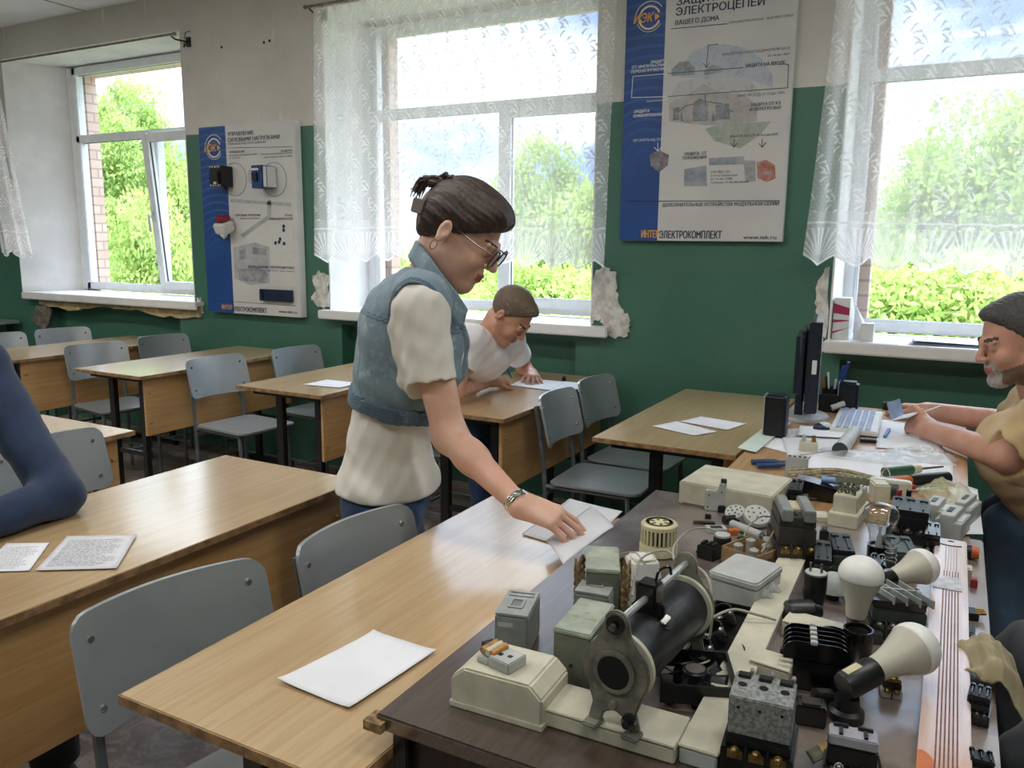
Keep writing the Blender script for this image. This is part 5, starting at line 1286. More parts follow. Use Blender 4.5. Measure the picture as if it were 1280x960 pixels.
sheet(S4([(815, 533), (868, 545), (897, 540), (846, 527)], .752), 'left one of two blank sheets on the desk by the green wall', group=None, curl=.001)
sheet(S4([(850, 527), (910, 538), (933, 530), (876, 521)], .752), 'right one of two blank sheets on the desk by the green wall', curl=.001)
sheet(S4([(378, 481), (425, 485), (450, 479), (408, 475)], .752), 'small white sheet on the desk left of the standing woman', curl=.001)
sheet(S4([(638, 482), (693, 489), (713, 478), (655, 473)], .752), 'sheet the young man is writing on', curl=.001)
sheet(S4([(690, 486), (722, 490), (742, 480), (706, 477)], .7535), 'sheet beside the young man\'s writing, by the chair backs', curl=.001, seed=4)
sheet(S4([(-30, 716), (37, 714), (62, 679), (8, 680)], .752), 'handwritten sheet at the left edge of the left desk', writing=14, curl=.001)
sheet(S4([(44, 714), (146, 711), (171, 669), (84, 671)], .7525), 'printed sheet right of the handwritten one on the left desk', M_PAPER2, writing=18, curl=.001, seed=7)
e = atz(712, 472, .752); q = MB(); q.cyl((0, 0, 0), (0, 0, .018), .012, .010, 14); q.cyl((0, 0, .018), (0, 0, .024), .006, .006, 10); o = q.build('eraser', M_BPLAS, loc=atz(705, 476, .754)); tag(o, 'tiny black eraser on the young man\'s desk beside his sheets', 'eraser')
def pen(p0, p1, m, label, r_=.0042, tip=True):
    p0, p1 = Vector(p0), Vector(p1); d_ = (p1-p0); L = d_.length; e = empty('pen', p0, label, 'pen'); q = MB(); q.cyl((0, 0, 0), d_*.86, r_, r_, 10); q.build('barrel', m, e)
    q = MB(); q.cyl(d_*.86, d_, r_, .0008, 10); q.build('tip', M_STEEL, e); return e
M_BLUEP = mat('blue_plastic_pen', '#23489a', .35)
pen(atz(628, 450, .86), atz(640, 474, .757), M_BLUEP, 'blue pen in the young man\'s writing hand')

# ---------------------------------------------------------------- apparatus on the dark table
M_CREAM = mat('cream_plastic', '#cdc9b4', .45, var=.08, scale=20); M_IVORY = mat('ivory_plastic', '#d3cba4', .45, var=.12, scale=20); M_LGREY = mat('light_grey_plastic', '#b9bcb8', .5, var=.08, scale=16)
M_RELAY = mat('relay_grey', '#8c928e', .4, var=.12, scale=20); M_RELAYL = mat('relay_lid_grey', '#a4a9a5', .45, var=.12, scale=30); M_OLIVE = mat('olive_enamel', '#74776a', .5, var=.2, scale=12); M_OLIVEL = mat('pale_olive_lid', '#a9b0a0', .5, var=.2, scale=18, speck=('#8e936f', 60, .62))
M_BRASS = mat('brass', '#a98f58', .35, .9, var=.3, scale=60); M_CAST = mat('cast_grey_enamel', '#8b897c', .5, .2, var=.3, scale=24, bump=.3, bscale=90); M_CARTON = mat('brown_carton', '#a88a5c', .85, var=.2); M_PAPWRAP = mat('old_brown_wrap', '#9a7f58', .9, var=.4, scale=40, bump=.6)
M_BGLOSS = mat('glossy_black_bakelite', '#0e1012', .22, var=.3, coat=.5); M_DGREEN = mat('dark_green_grey_plastic', '#3b453f', .45, var=.2); M_SILV = mat('mottled_silver_plastic', '#9a9d9b', .5, .2, var=.3, scale=190, bump=.4)
M_RED = mat('red_plastic', '#a23030', .4); M_ORG = mat('orange_plastic', '#c4652f', .45); M_GRN = mat('green_handle', '#2f5b3c', .4); M_WIRE = mat('grey_cable', '#a8a595', .5); M_TWINE = mat('tan_wire_bundle', '#bcae8c', .7, var=.3, scale=80)
def item(name, xy, z, rz, label, cat, group=None): return empty(name, (xy[0], xy[1], z), label, cat, group, rz)
def quad(nl, nr, fr, zt):
    a, b_, c_ = atz(*nl, zt), atz(*nr, zt), atz(*fr, zt); w_ = (b_-a).length; rz = math.atan2(b_.y-a.y, b_.x-a.x); ex = Vector((math.cos(rz), math.sin(rz), 0)); ey = Vector((-ex.y, ex.x, 0))
    d_ = max(.01, (c_-b_).dot(ey)); ce = a + ex*w_/2 + ey*d_/2; return (ce.x, ce.y), w_, d_, rz

# long cream cover with the small relay on it
e = item('plastic_cover_box', (-.510, .948), TZ, R(2), 'long cream plastic cover with chamfered ends at the table\'s near left', 'cover')
q = MB(); q.prism([(-.071, 0), (-.071, .044), (-.05, .062), (.052, .062), (.071, .044), (.071, 0)], -.047, .047, 1); q.build('cover', M_CREAM, e, bevel=.003)
q = MB(); q.bx(-.0725, .0725, -.0485, .0485, 0, .009); q.build('base_flange', M_CREAM, e, bevel=.001)
e = item('miniature_relay', atz(628, 828, TZ+.062)[:2], TZ+.062, R(-12), 'small relay with orange windings sitting on the cream cover', 'relay')
q = MB(); q.bx(-.008, .030, -.022, .018, 0, .016); q.bx(-.03, -.008, -.022, .018, 0, .008); q.build('body', M_LGREY, e, bevel=.0015)
for k in range(3): q = MB(); q.cyl((-.024 + k*.0085, -.016, .016), (-.022 + k*.0085, .014, .018), .0055, n=10); q.build('winding', mat('amber_winding', '#bd8c4c', .4, var=.3, scale=60) if k != 1 else M_CREAM, e)
q = MB(); q.bx(.0, .006, -.010, -.004, .016, .017); q.bx(.014, .020, -.006, 0, .016, .017); q.build('slot', M_BPLAS, e)
for k in range(4): q = MB(); q.bx(-.04, -.03, .0 + k*.006, .003 + k*.006, .002, .018 - k*.001); q.build('pin', M_DARKSTEEL, e)
e = item('cable_duct', (-.353, .957), TZ, R(1), 'short cream cable duct lying under the rheostat feet', 'cable duct')
q = MB(); q.bx(-.093, .093, -.037, .037, 0, .022); q.build('duct', M_CREAM, e, bevel=.002); q = MB(); q.bx(-.093, .093, -.0375, .0375, .0222, .0255); q.build('lid', M_CREAM, e, bevel=.001)
a, b_ = Vector((-.232, .93)), Vector((-.243, 1.70)); d_ = b_ - a; rz = math.atan2(d_.y, d_.x)
e = item('cable_duct', ((a+b_)/2), TZ, rz, 'long white cable duct running lengthwise through the middle of the dark table', 'cable duct'); L = d_.length
q = MB(); q.bx(-L/2, L/2, -.024, .024, 0, .022); q.build('duct', M_LGREY, e, bevel=.002); q = MB(); q.bx(-L/2, L/2, -.0255, .0255, .0222, .026); q.build('lid', M_CREAM, e, bevel=.001)

def relay_box(nl, nr, fr, zt, label, m=M_RELAY, lid=M_RELAYL):
    xy, w_, d_, rz = quad(nl, nr, fr, zt); h = zt - TZ; e = item('relay_module', xy, TZ, rz, label, 'relay')
    q = MB(); q.box((0, 0, h/2-.002), (w_, d_, h-.004)); q.build('case', m, e, bevel=.003)
    q = MB(); q.box((0, 0, h-.002), (w_*.97, d_*.97, .004)); q.bx(-w_*.38, w_*.38, d_*.22, d_*.30, h, h+.0012); q.bx(-w_*.38, w_*.38, d_*.36, d_*.40, h, h+.0012); q.build('lid', lid, e, bevel=.001)
    q = MB(); frame(q, -w_*.22, w_*.22, 0, .034, .004, 0, .002); q.v = [(x_, z_-.024, h+.0002+y_) for x_, y_, z_ in q.v]; q.build('window_rim', lid, e)
    q = MB(); q.bx(-w_*.19, w_*.19, -.020, .006, h, h+.0006); q.build('window', mat('relay_window', '#6d726e', .3), e)
    q = MB(); q.bx(-w_*.40, w_*.05, -d_/2-.0006, -d_/2+.001, h*.70, h*.80); q.build('sticker', mat('relay_sticker', '#b9beb8', .5), e)
    return e
relay_box((618, 766), (660, 771), (685, 741), .872, 'grey relay module standing alone nearest the table\'s left edge')
relay_box((717, 738), (761, 745), (774, 716), .875, 'grey relay module standing between the two olive metal boxes')
def metal_box(nl, nr, fr, zt, label):
    xy, w_, d_, rz = quad(nl, nr, fr, zt); h = zt - TZ; e = item('metal_case', xy, TZ, rz, label, 'case')
    q = MB(); q.box((0, 0, h/2-.003), (w_, d_, h-.006)); q.build('case', M_OLIVE, e, bevel=.002); q = MB(); q.box((0, 0, h-.004), (w_*1.03, d_*1.03, .008)); q.build('lid', M_OLIVEL, e, bevel=.002)
    q = MB(); q.cyl((w_*.0, -d_/2-.003, h*.45), (w_*.0, -d_/2+.002, h*.45), .0025, n=8); q.build('rivet', M_DARKSTEEL, e); return e, w_, d_, h
metal_box((692, 784), (738, 794), (771, 756), .897, 'olive metal case with pale lid beside the rheostat\'s front plate')
e, w_, d_, h = metal_box((733, 711), (775, 713), (778, 684), .905, 'olive metal case half wrapped in brown paper behind the relays')
rnd = random.Random(5)
for sx in (-1, 1):
    q = MB(); pts = []
    for k in range(9): pts.append((sx*(w_/2 + .004 + .016*math.sin(k*.4) + rnd.uniform(0, .004)), -.02 + .006*k, 0))
    q.sheet(lambda u_, v_: (sx*(w_/2 + .003 + .017*math.sin(PI*u_) + .002*math.sin(40*v_+9*u_)), -.03 + .06*u_, .01 + v_*(h*.80 + .008*math.sin(23*u_))), 16, 16); q.build('brown_wrap', M_PAPWRAP, e, fixn=False, solid=.001)

# slide rheostat
P0 = atz(772, 779, .972); P1 = atz(858, 704, .972); dx = Vector((P1.x-P0.x, P1.y-P0.y, 0)); L = dx.length; rz = math.atan2(dx.y, dx.x) - PI/2
ZB = TZ + .0255
e = item('slide_rheostat', (P0.x, P0.y), ZB, rz, 'large slide rheostat: black tube between two cast grey end plates', 'rheostat')
# local: +y along tube, x across, z up from feet
CZ = .082; LG = .972 - ZB; RC = .047
def plate_outline():
    o = []
    o += [(-.036, 0), (-.020, 0), (-.018, .008), (-.014, .020), (0, .027), (.014, .020), (.018, .008), (.020, 0), (.036, 0), (.036, .010), (.031, .030), (.036, .045)]
    for k in range(0, 9): a = R(-32 + k*10.5); o.append((RC*math.cos(a), CZ + RC*math.sin(a)))
    o += [(.026, CZ+.043), (.020, LG-.014)]
    for k in range(9): a = R(0 + k*22.5); o.append((.0175*math.cos(a), LG + .0175*math.sin(a)))
    o += [(-.020, LG-.014), (-.026, CZ+.043)]
    for k in range(0, 9): a = R(128 + k*10.5); o.append((RC*math.cos(a), CZ + RC*math.sin(a)))
    o += [(-.036, .045), (-.031, .030), (-.036, .010)]
    return o
for yy, nm in ((0, 1), (L, 2)):
    q = MB(); q.prism(plate_outline(), yy-.004, yy+.004, 1); pl = q.build('end_plate', M_CAST, e, bevel=.002)
    s_ = -1 if nm == 1 else 1
    q = MB()
    for sx in (-1, 1): q.cyl((sx*.028, yy-.012, .003), (sx*.028, yy+.012, .003), .0001) if False else q.box((sx*.028, yy + s_*.006, .003), (.022, .026, .006))
    q.build('foot', M_CAST, pl, bevel=.002)
    q = MB(); q.lathe([(.026, 0), (.029, .002), (.029, .004), (.024, .005)], 32, (0, yy + s_*.004, CZ), (0, s_, 0)); q.build('hub_ring', M_CAST, pl)
    q = MB(); q.lathe([(.0225, 0), (.0225, .0062)], 28, (0, yy + s_*.003, CZ), (0, s_, 0)); q.build('hub_hole', mat('deep_black', '#050505', .9), pl)
    q = MB(); q.lathe([(.0125, 0), (.0125, .006), (.006, .0065), (.006, .009)], 24, (0, yy + s_*.003, LG), (0, s_, 0)); q.build('rod_bushing', M_BGLOSS, pl)
    q = MB(); q.lathe([(.0045, 0), (.0045, .014), (.003, .015)], 14, (0, yy + s_*.003, LG), (0, s_, 0)); q.build('rod_end', M_STEEL, pl)
    q = MB(); q.cyl((.0, yy + s_*.003, .036), (.0, yy + s_*.010, .036), .006, n=6); q.build('bolt', M_CAST, pl)
q = MB(); q.lathe([(.0095, 0), (.0095, .008), (.005, .010), (.005, .016)], 18, (.024, -.004, .022), (0, -1, 0)); q.build('terminal', M_BGLOSS, e)
q = MB(); q.cyl((0, .004, CZ), (0, L-.004, CZ), RC-.005, n=48)
mt, t, b = newmat('wound_black_tube'); v = t.obj(); x_, y_, z_ = t.xyz(v); wv = (y_ * 2200).f('SINE')
t.link(t.mix(t.noise(v, 30, 4, .6).step(.4, .7), '#26282a', '#3c3f41'), b.inputs['Base Color']); b.inputs['Roughness'].default_value = .34; b.inputs['Metallic'].default_value = .5; t.link(t.bump(wv, .25, .001), b.inputs['Normal'])
q.build('resistor_tube', mt, e)
for yy in (.008, L-.016): q = MB(); q.lathe([(RC-.004, 0), (RC+.001, .001), (RC+.001, .008), (RC-.004, .009)], 48, (0, yy, CZ), (0, 1, 0)); q.build('retaining_ring', M_CREAM, e)
q = MB(); q.cyl((0, 0, LG), (0, L, LG), .0052, n=16); q.build('slider_rod', mat('polished_steel', '#eceeef', .22, .75, var=.03), e)
ys = L*.42
q = MB(); q.box((0, ys, LG+.004), (.030, .030, .034)); q.box((0, ys, LG-.020), (.044, .022, .020)); q.box((.020, ys-.006, LG-.014), (.012, .012, .018)); q.build('slider', M_BGLOSS, e, bevel=.003)
q = MB(); q.box((.026, ys-.006, LG-.030), (.008, .018, .014), rot=(.3, .4, 0)); q.cyl((.028, ys-.010, LG-.034), (.040, ys-.016, LG-.032), .0035, n=8); q.build('contact_spring', M_STEEL, e, bevel=.001)
q = MB(); q.tube([(.006, ys+.006, LG+.02), (.008, ys+.012, LG+.034), (.018, ys+.022, LG+.038), (.022, ys+.020, LG+.028)], .0022, 6, smooth=4); q.build('lug', M_BGLOSS, e)
def cable(pts, m, label, r_=.0022, name='cable'):
    P_ = [Vector(p_) for p_ in pts]; o0 = P_[0]; q = MB(); q.tube([p_ - o0 for p_ in P_], r_, 7, smooth=6); o = q.build(name, m, loc=o0); return tag(o, label, 'cable')
cable([atz(790, 745, .86), atz(800, 700, .88), atz(830, 688, .88), atz(850, 700, .90), atz(880, 715, .93), atz(890, 745, .91), atz(888, 790, .85), atz(880, 820, .81)], M_WIRE, 'grey cable looping over the rheostat\'s rear end plate')
cable([atz(842, 700, .90), atz(843, 682, .89), atz(860, 664, .86), atz(882, 660, .84), atz(905, 668, .83)], M_WIRE, 'pale cable arching beside the round ivory buzzer', .0018)
cable([atz(885, 775, .83), atz(915, 762, .845), atz(945, 768, .84), atz(970, 775, .832)], M_WIRE, 'short grey cable with a bare hook lying across the long duct', .0024)
cable([atz(930, 670, .85), atz(938, 655, .86), atz(955, 645, .87), atz(972, 652, .86), atz(965, 668, .85), atz(952, 690, .84)], M_TWINE, 'tan wire looping above the small carton', .0018)
cable([atz(780, 790, .82), atz(795, 760, .825), atz(778, 740, .83), atz(768, 700, .84), atz(792, 690, .87), atz(806, 705, .87)], M_WIRE, 'thin wire coming out of the white round socket', .0014)
for k in range(5): cable([atz(838 + 3*k, 822 + 3*k, .806+.003*k), atz(862 + 5*k, 812 + 4*k, .812 + .004*k), atz(880 + 2*k, 798 + 5*k, .815), atz(868 - 2*k, 790 + 3*k, .81 + .003*k)], M_WIRE, ['pale wire in the small heap behind the rheostat, lowest loop', 'pale wire in the small heap behind the rheostat, second loop up', 'pale wire in the small heap behind the rheostat, middle loop', 'pale wire in the small heap behind the rheostat, fourth loop up', 'pale wire in the small heap behind the rheostat, top loop'][k], .0016)

# round ivory buzzer
pz = atz(817, 697, TZ); e = item('round_buzzer', (pz.x, pz.y + .03), TZ, 0, 'round ivory vented buzzer housing with slotted side', 'buzzer')
q = MB(); q.lathe([(.036, 0), (.040, .002), (.040, .022), (.037, .026)], 40); q.build('base', M_IVORY, e)
q = MB(); q.lathe([(.0335, .024), (.0335, .060)], 32); q.build('dark_core', M_BPLAS, e)
q = MB()
for k in range(26): a = 2*PI*k/26; q.box((.036*math.cos(a), .036*math.sin(a), .042), (.005, .0045, .036), rot=(0, 0, a))
q.build('side_ribs', M_IVORY, e)
q = MB(); q.lathe([(.0385, .058), (.0385, .066), (.035, .069), (.0, .0695)], 40); q.build('cap', M_IVORY, e)
q = MB(); q.lathe([(.0295, .0692), (.0295, .0705), (.0275, .0705), (.0275, .0692)], 32)
for k in range(6): a = 2*PI*k/6; q.prism([(p_[0]*math.cos(a)-p_[1]*math.sin(a), p_[0]*math.sin(a)+p_[1]*math.cos(a)) for p_ in circ(.0075, 12, .017, 0, .0032)], .0690, .0702, 2)
q.build('cap_slots', mat('shadowed_slot', '#6b6346', .8), e)
# white round socket base
pz = atz(797, 722, TZ); e = item('round_socket', (pz.x+.005, pz.y+.01), TZ, R(35), 'white round socket in a square housing beside the paper-wrapped case', 'socket')
q = MB(); q.box((0, 0, .021), (.066, .066, .042), taper=(.82, .82)); q.build('housing', M_WPLAS, e, bevel=.006, seg=3); q = MB(); q.lathe([(.024, .040), (.025, .0425), (.022, .043), (.020, .036), (.0, .036)], 32); q.build('socket_face', M_IVORY, e)
pz = atz(778, 765, TZ); e = item('glass_jar_lamp', (pz.x, pz.y), TZ, 0, 'small clear-topped grey cylinder right behind the paper-wrapped case', 'lamp holder')
q = MB(); q.lathe([(.020, 0), (.020, .045), (.017, .055), (.008, .060)], 24); q.build('body', M_LGREY, e)
# grey junction box with cable glands
xy, w_, d_, rz = quad((884, 712), (947, 730), (970, 702), .862); e = item('junction_box', xy, TZ, rz, 'grey square junction box with spiky cable glands on its right side', 'junction box')
q = MB(); q.prism(rrect(w_*.96, d_*.96, .010), .004, .046, 2); q.build('body', M_LGREY, e, bevel=.002); q = MB(); q.prism(rrect(w_, d_, .012), .046, .060, 2); q.build('lid', M_LGREY, e, bevel=.003)
for yy in (-.022, .012):
    q = MB(); q.lathe([(.015, 0), (.015, .003), (.0125, .003), (.0125, .006), (.010, .006), (.010, .009), (.0075, .009), (.0075, .012), (.005, .012), (.004, .016)], 18, (w_/2-.002, yy, .026), (1, 0, 0)); q.build('cable_gland', M_LGREY, e)
# carton with ceramic fuses
xy, w_, d_, rz = quad((902, 682), (945, 697), (962, 678), .835); e = item('small_carton', xy, TZ, rz, 'small open carton holding ceramic fuse caps', 'box')
q = MB(); w_ = max(w_, .05); d_ = max(d_, .045)
for a in ((-w_/2, -w_/2+.002, -d_/2, d_/2), (w_/2-.002, w_/2, -d_/2, d_/2), (-w_/2, w_/2, -d_/2, -d_/2+.002), (-w_/2, w_/2, d_/2-.002, d_/2)): q.bx(*a, 0, .035)
q.bx(-w_/2, w_/2, -d_/2, d_/2, 0, .002); q.build('tray', M_CARTON, e)
for i, lb in enumerate(('near left', 'near right', 'far left', 'far right')):
    sx, sy = (-1 if i % 2 == 0 else 1), (-1 if i < 2 else 1); fx = xy[0] + (sx*math.cos(rz)*w_ - sy*math.sin(rz)*d_)*.23; fy = xy[1] + (sx*math.sin(rz)*w_ + sy*math.cos(rz)*d_)*.23
    q = MB(); q.lathe([(.009, 0), (.009, .030), (.010, .031), (.010, .036), (.006, .039)], 18); o = q.build('ceramic_fuse', mat('grey_ceramic', '#aaa8a2', .4), loc=(fx, fy, TZ+.002)); tag(o, 'ceramic fuse cap in the small carton, %s one' % lb, 'fuse', 'ceramic fuses in the carton')
# round things around
def knob(px, py, r_, h, label, m=M_BPLAS, top=M_LGREY, z=TZ, name='start_button', cat='button'):
    p_ = atz(px, py, z); e = item(name, (p_.x, p_.y), z, 0, label, cat); q = MB(); q.lathe([(r_*.95, 0), (r_, .003), (r_, h*.8), (r_*.9, h*.9)], 24); q.build('body', m, e); q = MB(); q.lathe([(r_*.88, h*.88), (r_*.86, h), (r_*.3, h*1.02)], 24); q.build('top', top, e); return e
knob(902, 690, .019, .040, 'black round start button unit with pale top, left of the small carton')
e = item('black_block', atz(886, 697, TZ)[:2], TZ, R(-15), 'black connector block touching the pale-topped start button', 'connector'); q = MB(); q.box((0, 0, .014), (.04, .035, .028)); q.build('body', M_BPLAS, e, bevel=.002)
for k in range(3): q = MB(); q.box((-.012 + k*.012, 0, .031), (.006, .02, .006)); q.build('tab', M_BPLAS, e)
def dial(px, py, zc, r_, nrm, label, m=M_LGREY):
    c_ = atz(px, py, zc); e = item('round_terminal_disc', (c_.x, c_.y), zc, 0, label, 'terminal disc'); n_ = Vector(nrm).normalized()
    q = MB(); q.lathe([(r_*.9, -.007), (r_, -.005), (r_, .003), (r_*.94, .006), (r_*.35, .0062)], 32, (0, 0, 0), n_); q.build('disc', m, e)
    o1 = n_.orthogonal().normalized(); o2 = n_.cross(o1); q = MB()
    for k in range(8): a = k*PI/4; c2 = (o1*math.cos(a) + o2*math.sin(a))*r_*.66; q.cyl(c2 + n_*.0055, c2 + n_*.0068, .0022, n=8)
    for k in range(3): a = k*2.1; c2 = (o1*math.cos(a) + o2*math.sin(a))*r_*.28; q.cyl(c2 + n_*.0055, c2 + n_*.0068, .0025, n=8)
    q.build('holes', M_DARKSTEEL, e); return e
dial(946, 645, TZ+.024, .031, (.25, -.55, 1), 'speckled pale grey round terminal disc leaning before the beige box')
dial(919, 641, TZ+.020, .024, (-.1, -.5, 1), 'smaller pale grey disc left of the speckled terminal disc')
e = item('oval_socket', atz(968, 640, TZ+.012)[:2], TZ, R(12), 'oval cream socket insert beside the tall dark contactor', 'socket'); q = MB(); q.prism(circ(.038, 32, ry=.020), 0, .022, 2); q.build('body', M_CREAM, e, bevel=.004)
for k in range(5): q = MB(); q.cyl((-.024 + k*.012, 0, .022), (-.024 + k*.012, 0, .0228), .0035, n=12); q.build('hole', M_BPLAS, e)
for j, (a, b_, r_, m_, lb) in enumerate((((915, 655), (952, 670), .010, M_LGREY, 'grey metal capacitor tube lying in front of the discs'), ((935, 655), (965, 655), .006, M_LGREY, 'thin grey tube lying beside the capacitor tube'), ((905, 650), (922, 648), .010, M_BPLAS, 'short black tube lying left of the discs'))):
    p0, p1 = atz(*a, TZ+r_), atz(*b_, TZ+r_); e = empty('capacitor_tube', p0, lb, 'component'); q = MB(); q.cyl((0, 0, 0), p1-p0, r_, n=18); q.build('tube', m_, e); q = MB(); q.cyl((p1-p0), (p1-p0)*1.08, r_*.6, n=12); q.build('cap', M_STEEL, e)
def chip(px, py, w_, d_, h, rz, m, label, name='small_component', top=None, z=TZ):
    p_ = atz(px, py, z); e = item(name, (p_.x, p_.y), z, rz, label, 'component'); q = MB(); q.box((0, 0, h/2), (w_, d_, h)); q.build('body', m, e, bevel=min(w_, d_, h)*.08)
    q = MB(); q.box((0, 0, h), (w_*.6, d_*.6, h*.12)); q.build('top_plate', top or m, e); return e
chip(917, 668, .024, .018, .012, .6, M_ORG, 'small orange block left of the capacitor tube'); chip(930, 676, .030, .022, .012, .2, M_GRN, 'small green circuit block in front of the capacitor tube'); chip(942, 682, .03, .016, .012, .3, M_ORG, 'orange brown block behind the small carton')
chip(895, 664, .045, .03, .010, .5, M_LGREY, 'flat grey relay lying near the worn table edge', top=M_DARKSTEEL); chip(880, 655, .05, .012, .006, .3, M_DARKSTEEL, 'scrap of dark metal strip near the worn table edge'); chip(960, 690, .02, .03, .03, .4, M_LGREY, 'pale upright block right of the small carton')
chip(902, 640, .018, .018, .016, .2, M_BPLAS, 'black cube left of the capacitor tube')

# big beige box and breaker leaning on it
xy, w_, d_, rz = quad((849, 601), (966, 621), (982, 596), .860); e = item('beige_enclosure', xy, TZ, rz, 'long beige plastic enclosure at the far left corner of the dark table', 'box')
q = MB(); q.box((0, 0, .030), (w_, d_, .060)); q.build('case', M_CREAM, e, bevel=.003); q = MB(); q.bx(-w_*.45, -w_*.2, -d_/2-.0006, 0, .004, .006); q.build('seam', M_DARKSTEEL, e)
def breaker_profile(W_, H_): return [(0, 0), (W_, 0), (W_, H_*.55), (W_*.80, H_*.55), (W_*.78, H_*.80), (W_*.60, H_*.80), (W_*.57, H_), (W_*.40, H_), (W_*.37, H_*.80), (W_*.30, H_*.72), (W_*.02, H_*.72), (0, H_*.60)]
e = item('circuit_breaker', (atz(885, 633, TZ).x, atz(885, 633, TZ).y - .035), TZ, R(12), 'pale grey circuit breaker standing on edge before the long beige enclosure', 'circuit breaker')
q = MB(); q.prism(breaker_profile(.085, .072), 0, .0175, 1); q.build('body', M_LGREY, e, bevel=.0015)
for x_, z_ in ((.008, .010), (.076, .010), (.010, .040), (.040, .050)): q = MB(); q.cyl((x_, -.0006, z_), (x_, .001, z_), .0022, n=10); q.build('rivet', M_DARKSTEEL, e)
q = MB(); q.bx(.036, .050, .004, .013, .066, .082); q.build('lever', M_DGREEN, e, bevel=.001)
# contactors
def contactor(nl, nr, fr, zt, label, body=M_BPLAS, mid=None, top=None, poles=3, zb=TZ, screws=M_BRASS, name='contactor', prof=(.45, .35, .20), holes=False):
    xy, w_, d_, rz = quad(nl, nr, fr, zt); h = zt - zb; w_ = max(w_, .02); d_ = max(d_, .02); e = item(name, xy, zb, rz, label, 'contactor'); mid = mid or body; top = top or mid
    h1, h2 = h*prof[0], h*(prof[0]+prof[1])
    q = MB(); q.box((0, 0, h1/2), (w_*1.12, d_*1.25, h1)); q.build('base', body, e, bevel=.002)
    q = MB(); q.box((0, 0, (h1+h2)/2), (w_, d_*1.05, h2-h1)); q.build('coil_housing', mid, e, bevel=.002)
    q = MB(); q.box((0, 0, (h2+h)/2), (w_*.98, d_*.92, h-h2)); q.build('top_block', top, e, bevel=.0015)
    pw_ = w_/poles
    for k in range(poles):
        x_ = -w_/2 + pw_*(k+.5)
        for s_ in (-1, 1):
            q = MB(); q.box((x_, s_*d_*.56, h1*.85), (pw_*.7, d_*.14, h1*.22)); q.cyl((x_, s_*d_*.56, h1*.92), (x_, s_*d_*.68, h1*1.02), min(.0055, pw_*.32), n=10); q.ball((x_, s_*d_*.69, h1*1.02), min(.0048, pw_*.28), 10, 6); q.build('terminal_screw', screws, e)
        if k: q = MB(); q.box((-w_/2 + pw_*k, 0, h1*.55), (.0022, d_*1.32, h1*1.12)); q.build('barrier', mid, e)
        q = MB(); q.box((x_, d_*.30, h+.0015), (pw_*.62, d_*.16, .005)); q.build('upper_terminal', mid, e, bevel=.0008)
        if not holes: q = MB(); q.box((x_, -d_*.1, h+.001), (pw_*.16, d_*.5, .004)); q.build('top_rib', mid, e)
        if holes: q = MB(); q.cyl((x_, 0, h), (x_, 0, h+.0006), pw_*.22, n=16); q.build('top_hole', mat('deep_black', '#050505', .9), e); q = MB(); q.box((x_ + pw_*.3, d_*.45, h), (.005, .010, .012)); q.build('top_lug', top, e, bevel=.001); q = MB(); q.cyl((x_, -d_*.46-.0005, h*.88), (x_, -d_*.44, h*.88), .002, n=8); q.build('side_hole', mat('deep_black', '#050505', .9), e)
    return e
contactor((910, 870), (992, 888), (1003, 853), .908, 'big black contactor with mottled silver top at the table\'s front', M_BGLOSS, M_BPLAS, M_SILV, 3, holes=True, prof=(.42, .12, .46))
contactor((1036, 918), (1099, 931), (1103, 915), .868, 'black relay base with two white markers at the front of the table', M_BGLOSS, M_BPLAS, mat('lilac_grey_plastic', '#a5a3ad', .4), 2, screws=M_STEEL)
contactor((975, 647), (1022, 650), (1030, 628), .905, 'tall dark brown contactor with grey jaws behind the long duct', mat('dark_brown_bakelite', '#2e2924', .4, var=.3), mat('brown_grey_bakelite', '#413c37', .45, var=.3), mat('brown_grey_bakelite', '#413c37', .45, var=.3), 3)
xy, w_, d_, rz = quad((975, 647), (1022, 650), (1030, 628), .905); e = item('contact_jaws', xy, .905, rz, 'two grey contact jaws on top of the tall dark contactor', 'jaws')
for s_ in (-1, 1): q = MB(); q.box((s_*w_*.30, -d_*.1, .006), (w_*.30, d_*.9, .024)); q.build('jaw', M_RELAY, e, bevel=.002)
q = MB(); q.box((0, d_*.1, .002), (w_*.34, d_*.5, .008)); q.build('bridge', M_IVORY, e, bevel=.001)
contactor((1113, 636), (1162, 643), (1165, 625), .870, 'black contactor with red and black buttons behind the clear bulb', M_BGLOSS, M_BPLAS, M_BPLAS, 3, screws=M_STEEL)
for px, m_, lb in ((1124, M_RED, 'red'), (1136, M_BPLAS, 'black')): p_ = atz(px, 618, .872); q = MB(); q.lathe([(.006, 0), (.006, .014), (.004, .016)], 14); o = q.build('push_button', m_, loc=(p_.x, p_.y, .868)); tag(o, '%s push button on the contactor behind the clear bulb' % lb, 'button')
contactor((1092, 752), (1160, 760), (1165, 738), .862, 'black terminal contactor with crossed fins between the three white bulbs', M_BGLOSS, M_DGREEN, M_BGLOSS, 4, screws=M_STEEL)
xy, w_, d_, rz = quad((1092, 752), (1160, 760), (1165, 738), .864); e = item('finned_cover', xy, .862, rz, 'black finned arc cover with pale cross ribs between the white bulbs', 'cover')
for k in range(4): q = MB(); q.box((-w_*.36 + k*w_*.24, 0, .007), (.0022, d_*1.1, .014), rot=(0, 0, .5)); q.build('fin', M_RELAYL, e)
q = MB(); q.box((0, 0, .002), (w_, d_*.9, .004)); q.build('plate', M_BGLOSS, e); q = MB(); q.box((0, 0, .012), (w_*.9, .003, .003)); q.build('cross_rib', M_RELAYL, e)
contactor((1060, 720), (1086, 724), (1090, 708), .845, 'dark relay block hidden behind the upright white bulb', M_BPLAS, M_DGREEN, M_DGREEN, 2)
